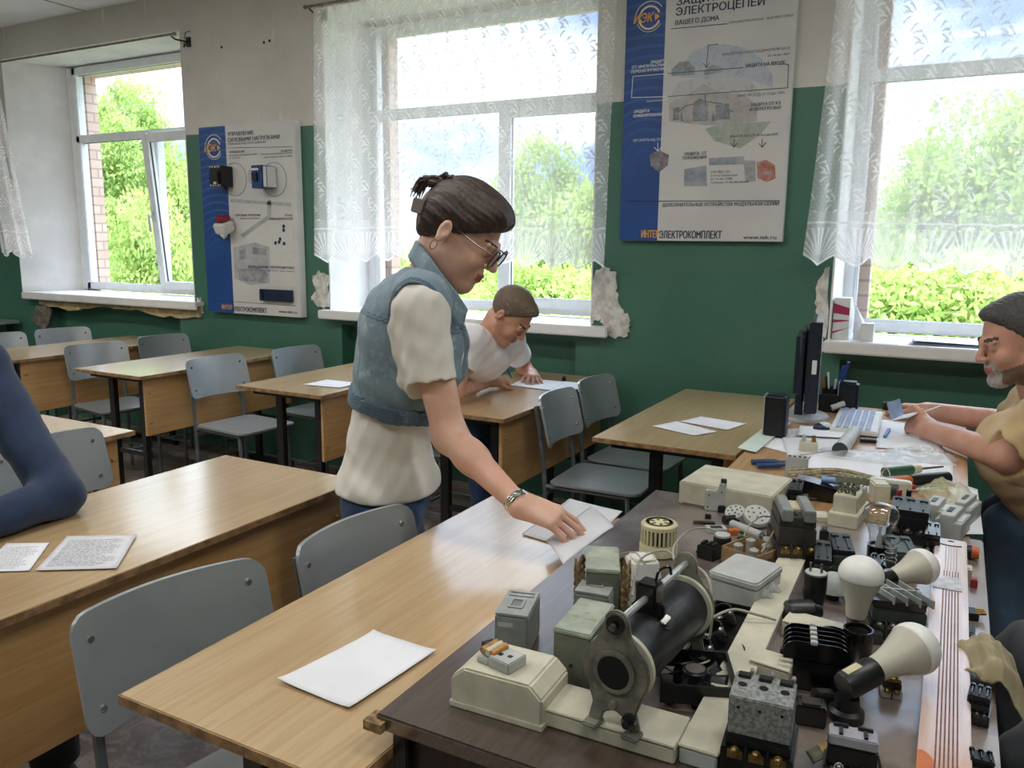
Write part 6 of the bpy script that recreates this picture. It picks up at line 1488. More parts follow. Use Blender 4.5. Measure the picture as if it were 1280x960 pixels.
contactor((1088, 705), (1108, 708), (1112, 694), .84, 'black spring relay right of the clear bulb\'s socket', M_BGLOSS, M_BGLOSS, M_BGLOSS, 2)
p_ = atz(1113, 700, .85); q = MB(); q.tube([(.011*math.cos(a*.55), .011*math.sin(a*.55), .0008*a) for a in range(58)], .0011, 6); o = q.build('coil_spring', M_STEEL, loc=(p_.x, p_.y, .842)); tag(o, 'steel coil spring standing beside the clear bulb', 'spring')
contactor((1042, 688), (1070, 691), (1074, 668), .855, 'dark green grey relay with open top left of the clear bulb', M_DGREEN, M_DGREEN, M_BPLAS, 2)
contactor((1112, 690), (1150, 694), (1155, 672), .845, 'wide green grey switch box right of the clear bulb', M_DGREEN, M_DGREEN, M_DGREEN, 2, prof=(.2, .7, .1))
contactor((1156, 668), (1176, 671), (1180, 654), .85, 'small black terminal with screw star beside the pale breakers', M_BGLOSS, M_BGLOSS, M_BGLOSS, 2, screws=M_STEEL)
contactor((1018, 700), (1040, 703), (1042, 676), .85, 'black and steel switch mechanism right of the tall contactor', M_BPLAS, M_DARKSTEEL, M_BPLAS, 2, screws=M_STEEL)
contactor((985, 612), (1002, 614), (1004, 600), .85, 'small black connector cluster behind the long beige enclosure', M_BGLOSS, M_BGLOSS, M_BPLAS, 2, screws=M_STEEL)
contactor((1104, 848), (1128, 852), (1130, 838), .828, 'small brass relay under the lowest white bulb', M_LGREY, M_DARKSTEEL, M_BRASS, 2)
contactor((1209, 868), (1238, 876), (1240, 860), .84, 'black terminal block under the khaki cloth', M_BGLOSS, M_BGLOSS, M_BPLAS, 3, screws=M_STEEL)
contactor((1211, 948), (1245, 956), (1247, 942), .83, 'black terminal block at the bottom right corner of the table', M_BGLOSS, M_BGLOSS, M_BPLAS, 3, screws=M_STEEL)
# finned rotary switch
c_ = atz(1010, 858, TZ); e = item('rotary_switch', (c_.x, c_.y + .02), TZ, R(10), 'black rotary switch with five curved fins and pale centre blocks', 'switch')
q = MB(); q.box((.01, 0, .022), (.075, .07, .044)); q.build('body', M_BGLOSS, e, bevel=.003)
for k in range(5):
    q = MB(); pr_ = [(-.042, .045), (-.042, .058)] + [(-.042 + .018*(1-math.cos(a)), .058 + .016*math.sin(a)) for a in (.4, .8, 1.2, 1.57)] + [(.03 + .022*math.sin(a), .074 - .018*(1-math.cos(a))) for a in (0, .4, .8, 1.2, 1.57)] + [(.052, .045)]
    q.prism(pr_, -.030 + k*.015, -.0265 + k*.015, 1); q.build('fin', M_BGLOSS, e, bevel=.0008)
    q = MB(); q.box((.0 + .0, -.028 + k*.015, .0745), (.010, .008, .006)); q.build('centre_block', M_LGREY, e, bevel=.001)
# white T-piece duct, ceramic, socket tube
e = item('cable_duct', atz(1022, 800, TZ)[:2], TZ, R(-8), 'short white duct piece behind the black ring socket', 'cable duct'); q = MB(); q.bx(-.055, .045, -.02, .03, 0, .024); q.build('duct', M_CREAM, e, bevel=.002); q = MB(); q.bx(-.055, .045, -.021, .031, .0242, .027); q.build('lid', M_CREAM, e, bevel=.001)
e = item('cable_duct', atz(965, 850, TZ)[:2], TZ, R(-8), 'cream duct stub left of the finned rotary switch', 'cable duct'); q = MB(); q.bx(-.03, .03, -.02, .025, 0, .030); q.build('duct', M_CREAM, e, bevel=.002); q = MB(); q.bx(-.03, .03, -.021, .026, .0302, .033); q.build('lid', M_CREAM, e, bevel=.001)
c_ = atz(998, 812, TZ+.02); e = item('ring_connector', (c_.x, c_.y), TZ, 0, 'black connector of small open rings left of the black ring socket', 'connector')
q = MB(); q.box((0, 0, .012), (.05, .04, .024)); q.build('body', M_BPLAS, e, bevel=.003)
for k in range(8): a = k*PI/4; q = MB(); q.lathe([(.0055, .020), (.0055, .030), (.0042, .030), (.0042, .020)], 14, (.018*math.cos(a), .015*math.sin(a), 0)); q.build('ring', M_BGLOSS, e)
def open_cup(px, py, r_, h, label, m=M_BGLOSS, z=TZ, sticker=True, name='lamp_socket'):
    c_ = atz(px, py, z); e = item(name, (c_.x, c_.y), z, 0, label, 'lamp socket'); q = MB(); q.lathe([(r_*.92, 0), (r_, .003), (r_, h-.003), (r_*.98, h), (r_*.86, h), (r_*.84, h-.004), (r_*.84, h*.45), (0.001, h*.45)], 32); q.build('shell', m, e)
    q = MB(); q.lathe([(r_*.70, h*.45), (r_*.70, h*.9), (r_*.66, h*.9), (r_*.66, h*.45)], 28); q.build('screw_shell', M_DARKSTEEL, e)
    if sticker: q = MB(); q.lathe([(r_*1.006, h*.20), (r_*1.006, h*.80)], 10, a0=R(-75), a1=R(-20)); q.build('label', mat('cup_label', '#cfc3b8', .6, col2='#b8643a', scale=120, var=.2), e, fixn=False)
    return e
open_cup(1040, 822, .022, .044, 'open black ring socket with a printed label', sticker=True)
# light bulbs
mg, t, b = newmat('opal_diffuser'); b.inputs['Base Color'].default_value = c4('#e4e3df'); b.inputs['Roughness'].default_value = .35; b.inputs['Subsurface Weight'].default_value = .3; b.inputs['Subsurface Radius'].default_value = (.01, .01, .01)
M_OPAL = mg; M_BULBN = mat('bulb_neck_plastic', '#bdbaaa', .45, var=.04)
def led(base, head, label, s_=1.0):
    base, head = Vector(base), Vector(head); ax = (head-base).normalized(); e = empty('led_bulb', base, label, 'light bulb', 'white light bulbs')
    q = MB(); q.lathe([(.013*s_, -.020*s_), (.0135*s_, 0)], 24, (0, 0, 0), ax); q.build('screw_cap', M_STEEL, e)
    q = MB(); q.lathe([(.0155*s_, 0), (.0165*s_, .004*s_), (.0185*s_, .020*s_), (.0230*s_, .038*s_), (.0300*s_, .056*s_), (.0335*s_, .066*s_)], 36, (0, 0, 0), ax); q.build('neck', M_BULBN, e)
    pr_ = [(.0335*s_, .0662*s_)] + [(.0352*s_*math.cos(a), .072*s_ + .031*s_*math.sin(a)) for a in [R(-8 + k*7) for k in range(15)]]
    q = MB(); q.lathe(pr_, 40, (0, 0, 0), ax); q.build('diffuser', M_OPAL, e); return e
b1 = atz(1070, 770, TZ+.052); b1 = Vector((b1.x, b1.y, TZ+.052)); led(b1, b1 + Vector((.003, 0, .1)), 'white light bulb standing upright in a black socket')
open_cup(1070, 822, .023, .050, 'black socket holding the upright white bulb', sticker=False)
b2 = atz(1115, 722, .855); led(b2, atz(1165, 703, .872), 'white light bulb tilted to the right, farthest of the three', .95)
q = MB(); ax = (atz(1165, 703, .872) - b2).normalized(); q.lathe([(.018, -.045), (.019, -.004), (.017, .0)], 24, (0, 0, 0), ax); o = q.build('lamp_socket', M_BGLOSS, loc=b2); tag(o, 'black socket holding the farthest white bulb', 'lamp socket')
b3 = atz(1092, 838, .862); h3 = atz(1140, 812, .880); led(b3, h3, 'white light bulb lying tilted, nearest and lowest of the three', 1.06)
ax = (h3 - b3).normalized(); e = empty('lamp_socket', b3, 'black angled lamp socket holding the nearest white bulb', 'lamp socket')
q = MB(); q.lathe([(.018, -.055), (.020, -.050), (.0205, -.006), (.0185, .002)], 28, (0, 0, 0), ax); q.build('shell', M_BPLAS, e); q = MB(); c2 = ax*-.046 + Vector((0, 0, -.008)); q.lathe([(.024, -b3.z + TZ), (.024, -b3.z+TZ+.012), (.018, -b3.z+TZ+.016), (.016, -.030)], 28, (c2.x, c2.y, 0)); q.build('foot', M_BPLAS, e)
o1 = Vector((0, 0, 1)) - ax*ax.z; o1.normalize(); q = MB(); q.box(ax*-.036 + o1*.0200, (.026, .012, .002), rot=ax.to_track_quat('X', 'Z').to_euler()); q.build('label', M_IVORY, e)
# clear bulb
mgl, t, b = newmat('clear_bulb_glass'); nt = mgl.node_tree; nt.nodes.remove(b); tr = t.node('ShaderNodeBsdfTransparent'); tr.inputs[0].default_value = (.93, .95, .94, 1); gs = t.node('ShaderNodeBsdfGlossy'); gs.inputs[1].default_value = .04
lw = t.node('ShaderNodeLayerWeight'); lw.inputs[0].default_value = .5; mx = t.node('ShaderNodeMixShader'); t.link(X(nt, lw.outputs['Facing']).f('POWER', 2.5)*.85 + .16, mx.inputs[0]); t.link(tr.outputs[0], mx.inputs[1]); t.link(gs.outputs[0], mx.inputs[2]); t.link(mx.outputs[0], nt.nodes['Material Output'].inputs[0])
c_ = atz(1098, 684, TZ+.03); e = item('clear_bulb', (c_.x, c_.y), TZ+.030, 0, 'clear glass light bulb standing in a black socket', 'light bulb')
q = MB(); q.lathe([(.017, 0), (.0185, .010), (.0200, .026), (.0260, .044), (.0330, .058), (.0350, .070), (.0325, .082), (.024, .091), (.010, .0955), (.001, .096)], 40); q.build('glass', mgl, e)
q = MB(); q.lathe([(.007, 0), (.006, .020), (.003, .030), (.0025, .045)], 16); q.build('stem', M_LGREY, e); q = MB(); q.tube([(0, 0, .04), (-.010, 0, .055), (-.006, 0, .058), (0, 0, .055), (.006, 0, .058), (.010, 0, .055), (0, 0, .04)], .0006, 5); q.build('filament', M_STEEL, e)
open_cup(1098, 700, .024, .034, 'black socket holding the clear bulb', sticker=False)
# mains plug standing with pins up, grey funnel and ring beside it
c_ = atz(1018, 740, TZ+.03); e = item('mains_plug', (c_.x, c_.y), TZ, 0, 'black mains plug standing with its two pins up', 'plug'); q = MB(); q.lathe([(.015, 0), (.019, .020), (.0205, .040), (.0205, .066), (.019, .067)], 30); q.build('body', M_BPLAS, e)
for s_ in (-1, 1): q = MB(); q.cyl((s_*.0095, 0, .066), (s_*.0095, 0, .085), .0024, n=12); q.build('pin', M_STEEL, e)
q = MB(); q.lathe([(.0185, .067), (.0185, .0685)], 28); q.build('face', M_LGREY, e)
c_ = atz(1005, 765, TZ+.02); e = item('black_coupler', (c_.x, c_.y), TZ+.021, 0, 'black round cable coupler lying in front of the mains plug', 'plug'); q = MB(); q.lathe([(.019, -.03), (.021, -.02), (.021, .012), (.014, .020), (.010, .03)], 24, (0, 0, 0), (.8, .5, 0)); q.build('body', M_BPLAS, e)
q = MB(); q.lathe([(.014, .0), (.016, .004), (.016, .010), (.012, .012)], 22, (-.016, -.012, -.005), (-.5, -.9, 0)); q.build('ring', M_DGREEN, e)
e = item('plastic_funnel', atz(1040, 748, TZ)[:2], TZ, 0, 'pale grey plastic lamp shade piece between plug and upright bulb', 'cover'); q = MB(); q.lathe([(.030, .018), (.022, .040), (.012, .048)], 26); q.build('shell', M_RELAYL, e, fixn=False, solid=.001); q = MB(); q.lathe([(.012, 0), (.012, .04)], 16); q.build('stem', M_BPLAS, e)
# bent metal strap
p0 = atz(1012, 940, TZ+.02); p1 = atz(1055, 918, TZ+.04); e = empty('metal_strap', (p0.x, p0.y, TZ), 'bent olive metal strap looping beside the silver-topped contactor', 'strap'); q = MB()
pth = [(0, 0, .012), (.03, .02, .03), (.055, .035, .040), (.068, .04, .030), (.078, .036, .004), (.086, .02, .002)]; pth = spline([Vector(p_) for p_ in pth], 6)
q.sheet(lambda u_, v_: pth[min(len(pth)-1, int(round(u_*(len(pth)-1))))] + Vector((-.006, .010, 0))*(v_*2-1), len(pth)-1, 2); q.build('strap', mat('olive_metal', '#6d6a55', .5, .5, var=.3), e, fixn=False, solid=.0015)
q = MB(); q.box((.02, .012, .028), (.02, .018, .004), rot=(0, -.5, .5)); q.build('clamp', M_BRASS, e)
# black parts behind the rheostat: square fan with ring sockets tray
c_ = atz(855, 862, TZ); e = item('cooling_fan', (c_.x + .015, c_.y), TZ + .012, R(22), 'square black cooling fan lying tilted behind the rheostat', 'fan', None); 
q = MB(); h_ = .054; frame(q, -h_, h_, -h_, h_, .004, 0, .028); q.v = [(x_, z_, y_) for x_, y_, z_ in q.v]
for sx in (-1, 1):
    for sy in (-1, 1): q.prism([(sx*h_, sy*h_), (sx*(h_-.022), sy*h_), (sx*h_, sy*(h_-.022))], 0, .004, 2)
q.build('frame', M_BPLAS, e); q = MB(); q.lathe([(.019, .004), (.019, .024), (.017, .026)], 26); q.build('hub', M_BPLAS, e); q = MB(); q.lathe([(.0145, .026), (.0145, .0266)], 24); q.build('hub_label', mat('hub_label', '#6e6a62', .4), e)
for k in range(7): a = 2*PI*k/7; q = MB(); q.sheet(lambda u_, v_: (( .018 + .030*u_)*math.cos(a + v_*.55 + u_*.25), (.018+.030*u_)*math.sin(a + v_*.55 + u_*.25), .008 + .014*v_), 4, 4); q.build('blade', M_BPLAS, e, fixn=False, solid=.001)
for a in (R(45), R(135), R(225), R(315)): q = MB(); q.tube([(.018*math.cos(a), .018*math.sin(a), .003), (.066*math.cos(a), .066*math.sin(a), .003)], .0018, 6); q.build('strut', M_BPLAS, e)
a_, b_ = atz(900, 868, TZ), atz(945, 775, TZ); rz = math.atan2(b_.y-a_.y, b_.x-a_.x); e = item('socket_strip', (a_+b_)/2 - Vector((.035, 0, 0)), TZ, rz, 'long black tray with three round black sockets beside the white duct', 'socket strip'); L = (b_-a_).length
q = MB(); frame(q, -L/2, L/2, -.036, .036, .0025, 0, .022); q.v = [(x_, z_, y_) for x_, y_, z_ in q.v]; q.bx(-L/2, L/2, -.036, .036, 0, .003); q.build('tray', M_BPLAS, e)
for k in range(3): x_ = -L*.22 + k*L*.26; q = MB(); q.lathe([(.018, 0), (.0195, .004), (.0195, .030), (.016, .032), (.0145, .030), (.0145, .012), (.001, .012)], 28, (x_, .004, .006), (-.35, .35, 1)); q.build('socket', M_BGLOSS, e)
for k, (px, py) in enumerate(((905, 748), (918, 757))): p_ = atz(px, py, TZ); knob(px, py, .015, .035, ['black screw knob under the junction box, left of the pair', 'black screw knob under the junction box, right of the pair'][k], M_BGLOSS, M_STEEL)

# beige case with wire bundle on top and surrounding pieces
xy, w_, d_, rz = quad((1042, 618), (1072, 623), (1090, 608), .872); e = item('beige_meter_case', xy, TZ, rz, 'pale green grey upright case with wire ends bristling from its top', 'case')
q = MB(); q.box((0, 0, .036), (w_, d_, .072)); q.build('case', M_CREAM, e, bevel=.002); q = MB(); q.box((.0, -.004, .016), (w_*1.25, d_*1.2, .032)); q.build('base', M_CREAM, e, bevel=.002)
q = MB(); rnd = random.Random(9)
for k in range(60): x_, y_ = rnd.uniform(-w_*.45, w_*.4), rnd.uniform(-d_*.4, d_*.4); q.tube([(x_, y_, .068), (x_ + rnd.uniform(-.008, .008), y_ + rnd.uniform(-.008, .008), .080), (x_ + rnd.uniform(-.014, .014), y_ + rnd.uniform(-.01, .01), .088)], .0012, 5)
q.build('wire_ends', mat('mixed_wire', '#6c6a58', .6, var=.4, scale=90), e)
q = MB(); q.box((.0, .012, .095), (.075, .018, .016), rot=(0, 0, .1)); 
for k in range(5): q.box((-.03 + k*.014, .012, .104), (.009, .012, .004))
q.build('terminal_strip', mat('olive_strip', '#8a8971', .5), e, bevel=.001)
p_ = atz(1100, 632, TZ); e = item('adapter_plug', (p_.x - .005, p_.y + .02), TZ, R(20), 'cream angled adapter with dark end right of the upright case', 'plug'); q = MB(); q.box((0, 0, .028), (.04, .05, .056)); q.build('body', M_CREAM, e, bevel=.004); q = MB(); q.cyl((.018, 0, .036), (.042, 0, .036), .017, n=22); q.build('socket_end', M_DGREEN, e)
def bundle(a, b_, z, n_, r_, spread, m, label, seed=1):
    p0, p1 = atz(*a, z), atz(*b_, z); rnd = random.Random(seed); d_ = p1-p0; L = d_.length; n0 = Vector((-d_.y, d_.x, 0)).normalized(); q = MB()
    for k in range(n_):
        a1 = rnd.uniform(-1, 1); h1 = rnd.random(); pts = []
        for j in range(7): t_ = j/6; pts.append(d_*t_ + n0*(a1*spread + .006*math.sin(5*t_+k)) + Vector((0, 0, r_ + h1*spread*.9*math.sin(PI*(.15+.7*t_)) + .002*math.sin(9*t_+k*2))))
        q.tube(pts, r_, 5, smooth=3)
    o = q.build('wire_bundle', m, loc=(p0.x, p0.y, z)); return tag(o, label, 'wire bundle')
bundle((986, 598), (1100, 606), TZ+.012, 46, .0019, .034, M_TWINE, 'long bundle of tan wires lying across the far end of the table')
cable([atz(1095, 608, .82), atz(1107, 585, .84), atz(1113, 600, .83), atz(1100, 618, .82), atz(1092, 600, .83)], M_TWINE, 'tan wire loop at the right end of the bundle', .0018)
# pliers, screwdrivers, tool case
def tool_bar(a, b_, z, parts_, name, label, cat):
    p0, p1 = atz(*a, z), atz(*b_, z); e = empty(name, p0, label, cat); d_ = p1-p0
    for t0, t1, r0, r1, m_, nm in parts_: q = MB(); q.cyl(d_*t0, d_*t1, r0, r1, 14); q.build(nm, m_, e)
    return e
ZT = TD
M_NAVYG = mat('navy_grip', '#27406e', .45)
for k, (a, b_) in enumerate((((945, 579), (988, 577)), ((944, 585), (990, 582)))):
    pass
p0 = atz(943, 580, ZT+.012); p1 = atz(1000, 579, ZT+.012); e = empty('pliers', p0, 'pliers with two dark blue handles on the near edge of the teacher desk', 'pliers')
for s_ in (-1, 1): q = MB(); dd = p1-p0; nn = Vector((-dd.y, dd.x, 0)).normalized(); q.tube([nn*s_*.020, dd*.4 + nn*s_*.020, dd*.75 + nn*s_*.006], [.0085, .0085, .006], 10, smooth=4); q.build('handle', M_NAVYG, e)
q = MB(); q.tube([dd*.72, dd*.85, dd*1.0], [.009, .010, .004], 10); q.build('jaws', M_STEEL, e)
p_ = atz(1010, 565, ZT); e = item('ceramic_terminal', (p_.x, p_.y), ZT, .2, 'cream ceramic terminal block with brass top on the papers', 'terminal'); q = MB(); q.box((0, 0, .018), (.055, .04, .036)); q.build('body', M_CREAM, e, bevel=.003)
for s_ in (-1, 1): q = MB(); q.box((s_*.015, 0, .045), (.012, .02, .020)); q.build('clamp', M_BRASS if s_ > 0 else M_LGREY, e, bevel=.002)
p_ = atz(990, 610, TZ); e = item('terminal_rail', atz(995, 596, TZ)[:2], TZ, .1, 'small white terminal rail behind the long beige enclosure', 'terminal'); q = MB(); q.box((0, 0, .03), (.06, .03, .06)); q.build('body', M_LGREY, e, bevel=.002)
for k in range(4): q = MB(); q.box((-.02 + k*.0135, -.006, .061), (.008, .008, .002)); q.build('clamp', M_DARKSTEEL, e)
p_ = atz(1030, 622, TZ); e = item('tool_pouch', (p_.x, p_.y), TZ, .05, 'open black tool case with a blue marker inside', 'case'); q = MB(); q.prism([(-.07, 0), (.07, 0), (.07, .034), (.02, .034), (-.03, .044), (-.07, .05)], -.03, .03, 1); q.build('case', M_BGLOSS, e, bevel=.004)
e = item('marker', (p_.x + .01, p_.y + .01), TZ + .046, .05, 'light blue marker lying on the open black tool case', 'marker'); q = MB(); q.cyl((-.02, 0, 0), (.045, 0, 0), .009, n=16); q.build('barrel', mat('sky_blue_plastic', '#7fa3d6', .4), e); q = MB(); q.cyl((.045, 0, 0), (.058, 0, 0), .0075, n=14); q.build('cap', M_WPLAS, e)
chip(1018, 648, .06, .05, .012, .3, M_CREAM, 'flat pale cover lying behind the tall contactor', 'flat_cover'); chip(1008, 622, .05, .018, .014, .1, M_RELAY, 'dark grey strip between tool case and beige enclosure', 'grey_strip')
e = item('white_tray', atz(1112, 620, TZ)[:2], TZ, .08, 'white flat module behind the black contactor with buttons', 'module'); q = MB(); q.box((0, 0, .022), (.10, .035, .044)); q.build('body', M_CREAM, e, bevel=.003); q = MB(); q.box((0, 0, .045), (.08, .02, .002)); q.build('lid', M_WPLAS, e)
tool_bar((1105, 590), (1160, 585), TZ+.016, [(0, .62, .013, .014, M_GRN, 'handle'), (.62, .8, .014, .012, M_IVORY, 'ferrule'), (.8, 1.35, .004, .003, M_STEEL, 'shaft')], 'screwdriver', 'screwdriver with dark green handle at the table\'s far end', 'screwdriver')
tool_bar((1105, 603), (1185, 597), TZ+.018, [(0, .45, .012, .014, M_ORG, 'handle'), (.40, 1.0, .016, .017, M_BPLAS, 'grip')], 'insulated_cutter', 'thick black and orange insulated tool at the table\'s far end', 'tool')
tool_bar((1110, 610), (1165, 608), TZ+.008, [(0, .6, .007, .007, M_RED, 'handle'), (.6, 1.2, .003, .002, M_STEEL, 'shaft')], 'screwdriver', 'thin screwdriver with red handle beside the insulated tool', 'screwdriver')
# crumpled clear bags
def bag(px, py, w_, d_, h, rz, label, seed, tint='#dfe4e8', a_=.45, z=TZ):
    p_ = atz(px, py, z); rnd = random.Random(seed); ph = [rnd.uniform(0, 6) for _ in range(8)]
    def f_(u_, v_):
        x_, y_ = (u_-.5)*w_*(1+.06*math.sin(9*v_+ph[0])), (v_-.5)*d_*(1+.08*math.sin(7*u_+ph[1]))
        e_ = (math.sin(PI*u_)*math.sin(PI*v_))**.5
        return (x_, y_, .003 + h*e_*(.62 + .18*math.sin(9*u_+ph[2]+5*v_) + .14*math.sin(12*v_+ph[3]-6*u_) + .10*abs(math.sin(14*u_+9*v_+ph[4])) + .05*math.sin(33*u_-21*v_)))
    mb_, t, b = newmat('clear_film_%d' % seed); n_ = t.noise(t.obj(), 22, 5, .7); b.inputs['Base Color'].default_value = c4(tint); b.inputs['Roughness'].default_value = .14; b.inputs['Specular IOR Level'].default_value = .8
    t.link(n_*.5 + (a_-.25), b.inputs['Alpha']); t.link(t.bump(n_, .7, .006), b.inputs['Normal'])
    q = MB(); q.sheet(f_, 44, 30); o = q.build('plastic_bag', mb_, loc=(p_.x, p_.y, z)); o.rotation_euler = (0, 0, rz); return tag(o, label, 'plastic bag')
bag(1150, 572, .20, .16, .035, .05, 'crumpled clear plastic bag on the teacher desk by the man\'s elbow', 11, z=ZT); bag(1085, 572, .28, .12, .02, .0, 'flattened clear film over the papers before the bearded man', 13, z=ZT+.004, a_=.35)
bag(1182, 620, .13, .13, .045, .4, 'small clear bag with yellow parts at the table\'s far right', 17, '#d9dcb4', .42)
# pale breakers at right
def din(nl, nr, fr, zt, label):
    xy, w_, d_, rz = quad(nl, nr, fr, zt); h = zt - TZ; w_ = max(w_, .03); d_ = max(d_, .03); e = item('circuit_breaker', xy, TZ, rz, label, 'circuit breaker')
    q = MB(); q.prism([(-w_/2, 0), (w_/2, 0), (w_/2, h*.72), (w_*.22, h*.72), (w_*.22, h), (-w_*.30, h), (-w_*.30, h*.78), (-w_/2, h*.70)], -d_/2, d_/2, 1); q.build('body', M_LGREY, e, bevel=.0015)
    q = MB(); q.bx(-w_*.18, .0, -d_*.2, d_*.2, h, h+.002); q.build('lever', M_BPLAS, e); q = MB(); q.bx(w_*.28, w_*.44, -d_*.3, d_*.3, h*.72, h*.72+.0015); q.build('label', M_WPLAS, e); return e
din((1168, 641), (1203, 648), (1210, 634), .855, 'pale grey circuit breaker nearest the table\'s right edge, in front of two'); din((1189, 626), (1214, 631), (1219, 617), .855, 'pale grey circuit breaker behind the first, by the right edge'); din((1150, 628), (1182, 634), (1186, 622), .85, 'wide pale breaker under the small bag with yellow parts')
# long wooden rule-like board
e = empty('slotted_wooden_board', (.0395, 1.02, TZ), 'long pale wooden board with copper-coloured lengthwise grooves along the right', 'board')
mw, t, b = newmat('pale_board_wood'); v = t.obj(); x_, y_, z_ = t.xyz(v); n_ = t.noise(t.mapv(v, (60, 3, 60)), 2, 4, .6)
c_ = t.mix(n_.step(.3, .7), '#d8c3bd', '#c9aea6'); c_ = t.mix((1 - y_.step(-.02, .10)) * .9, c_, '#c98a5f'); t.link(c_, b.inputs['Base Color']); b.inputs['Roughness'].default_value = .4; b.inputs['Coat Weight'].default_value = 1.0; b.inputs['Coat IOR'].default_value = 2.0; b.inputs['Coat Roughness'].default_value = .2
LB = .90; q = MB(); q.bx(-.030, .030, -.12, LB, 0, .030); q.build('plank', mw, e, bevel=.002)
mcg = mat('copper_groove', '#8a5a48', .45, .3, var=.2, scale=60)
for k in range(6): q = MB(); q.bx(-.011 + k*.0048, -.0092 + k*.0048, -.12, LB-.20, .0298, .0312); q.build('groove', mcg, e)
for k in range(5): q = MB(); q.bx(-.009 + k*.0048, -.0080 + k*.0048, LB-.19, LB-.05, .0298, .0308); q.build('groove', mat('pale_groove', '#a98d86', .5), e)
q = MB(); q.prism([(.022*math.cos(a), LB-.040 + .008*math.sin(a)) for a in [R(200 - 0 + k*14) for k in range(11)]][::-1] + [(.019*math.cos(a), LB-.036 + .008*math.sin(a)) for a in [R(200 + k*14) for k in range(11)]], .0298, .0308, 2); q.build('slot', mat('deep_black', '#050505', .9), e)
q = MB(); q.prism(circ(.006, 16, 0, LB-.016, .003), .0298, .0308, 2); q.build('hang_hole', mat('deep_black', '#050505', .9), e)
q = MB(); q.bx(-.027, .020, LB-.30, LB-.235, .0300, .0316); q.build('clear_sticker', mat('faded_sticker', '#cfcad0', .3, var=.15, scale=60), e)
q = MB(); q.prism(circ(.020, 20, -.026, -.02, .06), .0298, .0306, 2); q.v = [(max(x_, -.0299), y_, z_) for x_, y_, z_ in q.v]; q.build('orange_patch', mat('orange_patch', '#c9713f', .4), e)
# odds and ends by the right edge
p0, p1 = atz(1205, 690, TZ+.014), atz(1232, 694, TZ+.014)
tool_bar((1200, 688), (1224, 692), TZ+.014, [(0, .6, .013, .015, M_BPLAS, 'handle'), (.6, 1.0, .015, .012, M_ORG, 'end_cap')], 'screwdriver', 'black screwdriver handle with orange end by the right edge', 'screwdriver')
chip(1217, 733, .012, .02, .016, 0, M_RED, 'small red block by the right edge of the table'); chip(1209, 722, .014, .03, .022, 0, M_CREAM, 'small cream block beside the red block')
p_ = atz(1213, 772, TZ); e = item('brass_terminal', (p_.x, p_.y), TZ, .2, 'tiny terminal with green brass screws by the right edge', 'terminal'); q = MB(); q.box((0, 0, .007), (.02, .03, .014)); q.build('body', M_BPLAS, e, bevel=.001)
for k in range(3): q = MB(); q.cyl((.008, -.008 + k*.008, .012), (.022, -.008 + k*.008, .014), .003, n=8); q.build('screw', M_BRASS, e)
chip(1210, 800, .018, .05, .02, 0, M_BPLAS, 'black oblong block right of the slotted board')
FILL = [(962, 712, .030, .022, .020, .3, 'BP', 'black block between the junction box and the long duct\'s far end'), (1048, 716, .026, .020, .030, .2, 'DG', 'dark green block behind the mains plug'),
 (1030, 672, .020, .040, .022, .1, 'BG', 'black strip block behind the tall contactor'), (1130, 668, .05, .018, .020, .1, 'BP', 'black bar between the clear bulb and the pale breakers'), (1084, 800, .04, .03, .018, .4, 'DG', 'dark green block right of the upright bulb\'s socket'),
 (1110, 792, .06, .02, .016, .2, 'BG', 'flat black block in front of the finned cover'), (1128, 776, .03, .03, .022, .6, 'BP', 'black cube between the finned cover and the slotted board'), (1002, 790, .03, .02, .018, .5, 'BG', 'black chip left of the short white duct piece'),
 (1012, 902, .04, .03, .030, .2, 'BG', 'black block right of the silver-topped contactor'), (1028, 880, .03, .02, .020, .4, 'BP', 'small black block behind the bent metal strap'), (1148, 645, .03, .03, .026, .1, 'BG', 'black block left of the pale breakers'),
 (1000, 640, .02, .03, .018, .0, 'BG', 'black block in front of the open tool case'), (1060, 648, .018, .018, .016, .3, 'BP', 'black cube before the upright case'), (900, 775, .03, .02, .02, .7, 'BP', 'black block under the junction box\'s near corner'), (870, 800, .03, .03, .016, .2, 'BG', 'black block behind the rheostat tube'),
 (885, 648, .014, .012, .010, .3, 'BP', 'tiny black piece at the edge of the clutter near the ivory buzzer')]
for px, py, a, b2_, h_, rz_, m_, lb in FILL: chip(px, py, a, b2_, h_, rz_, {'BP': M_BPLAS, 'BG': M_BGLOSS, 'DG': M_DGREEN}[m_], lb, 'terminal_block', M_DARKSTEEL)
WR = [((1000, 700), (1030, 690), (1048, 705), 'dark wire curling behind the mains plug'), ((1080, 790), (1100, 780), (1130, 800), 'dark wire lying in front of the finned cover'), ((905, 790), (930, 810), (925, 840), 'black wire lying across the ring socket tray'),
 ((1120, 700), (1135, 690), (1150, 705), 'dark wire under the farthest white bulb'), ((870, 690), (890, 680), (915, 690), 'black wire by the pale-topped start button'), ((985, 690), (1000, 680), (1025, 690), 'black wire in front of the tall contactor')]
for a, b2_, c2_, lb in WR: cable([atz(*a, TZ+.006), atz(*b2_, TZ+.025), atz(*c2_, TZ+.008)], M_BPLAS, lb, .0022)
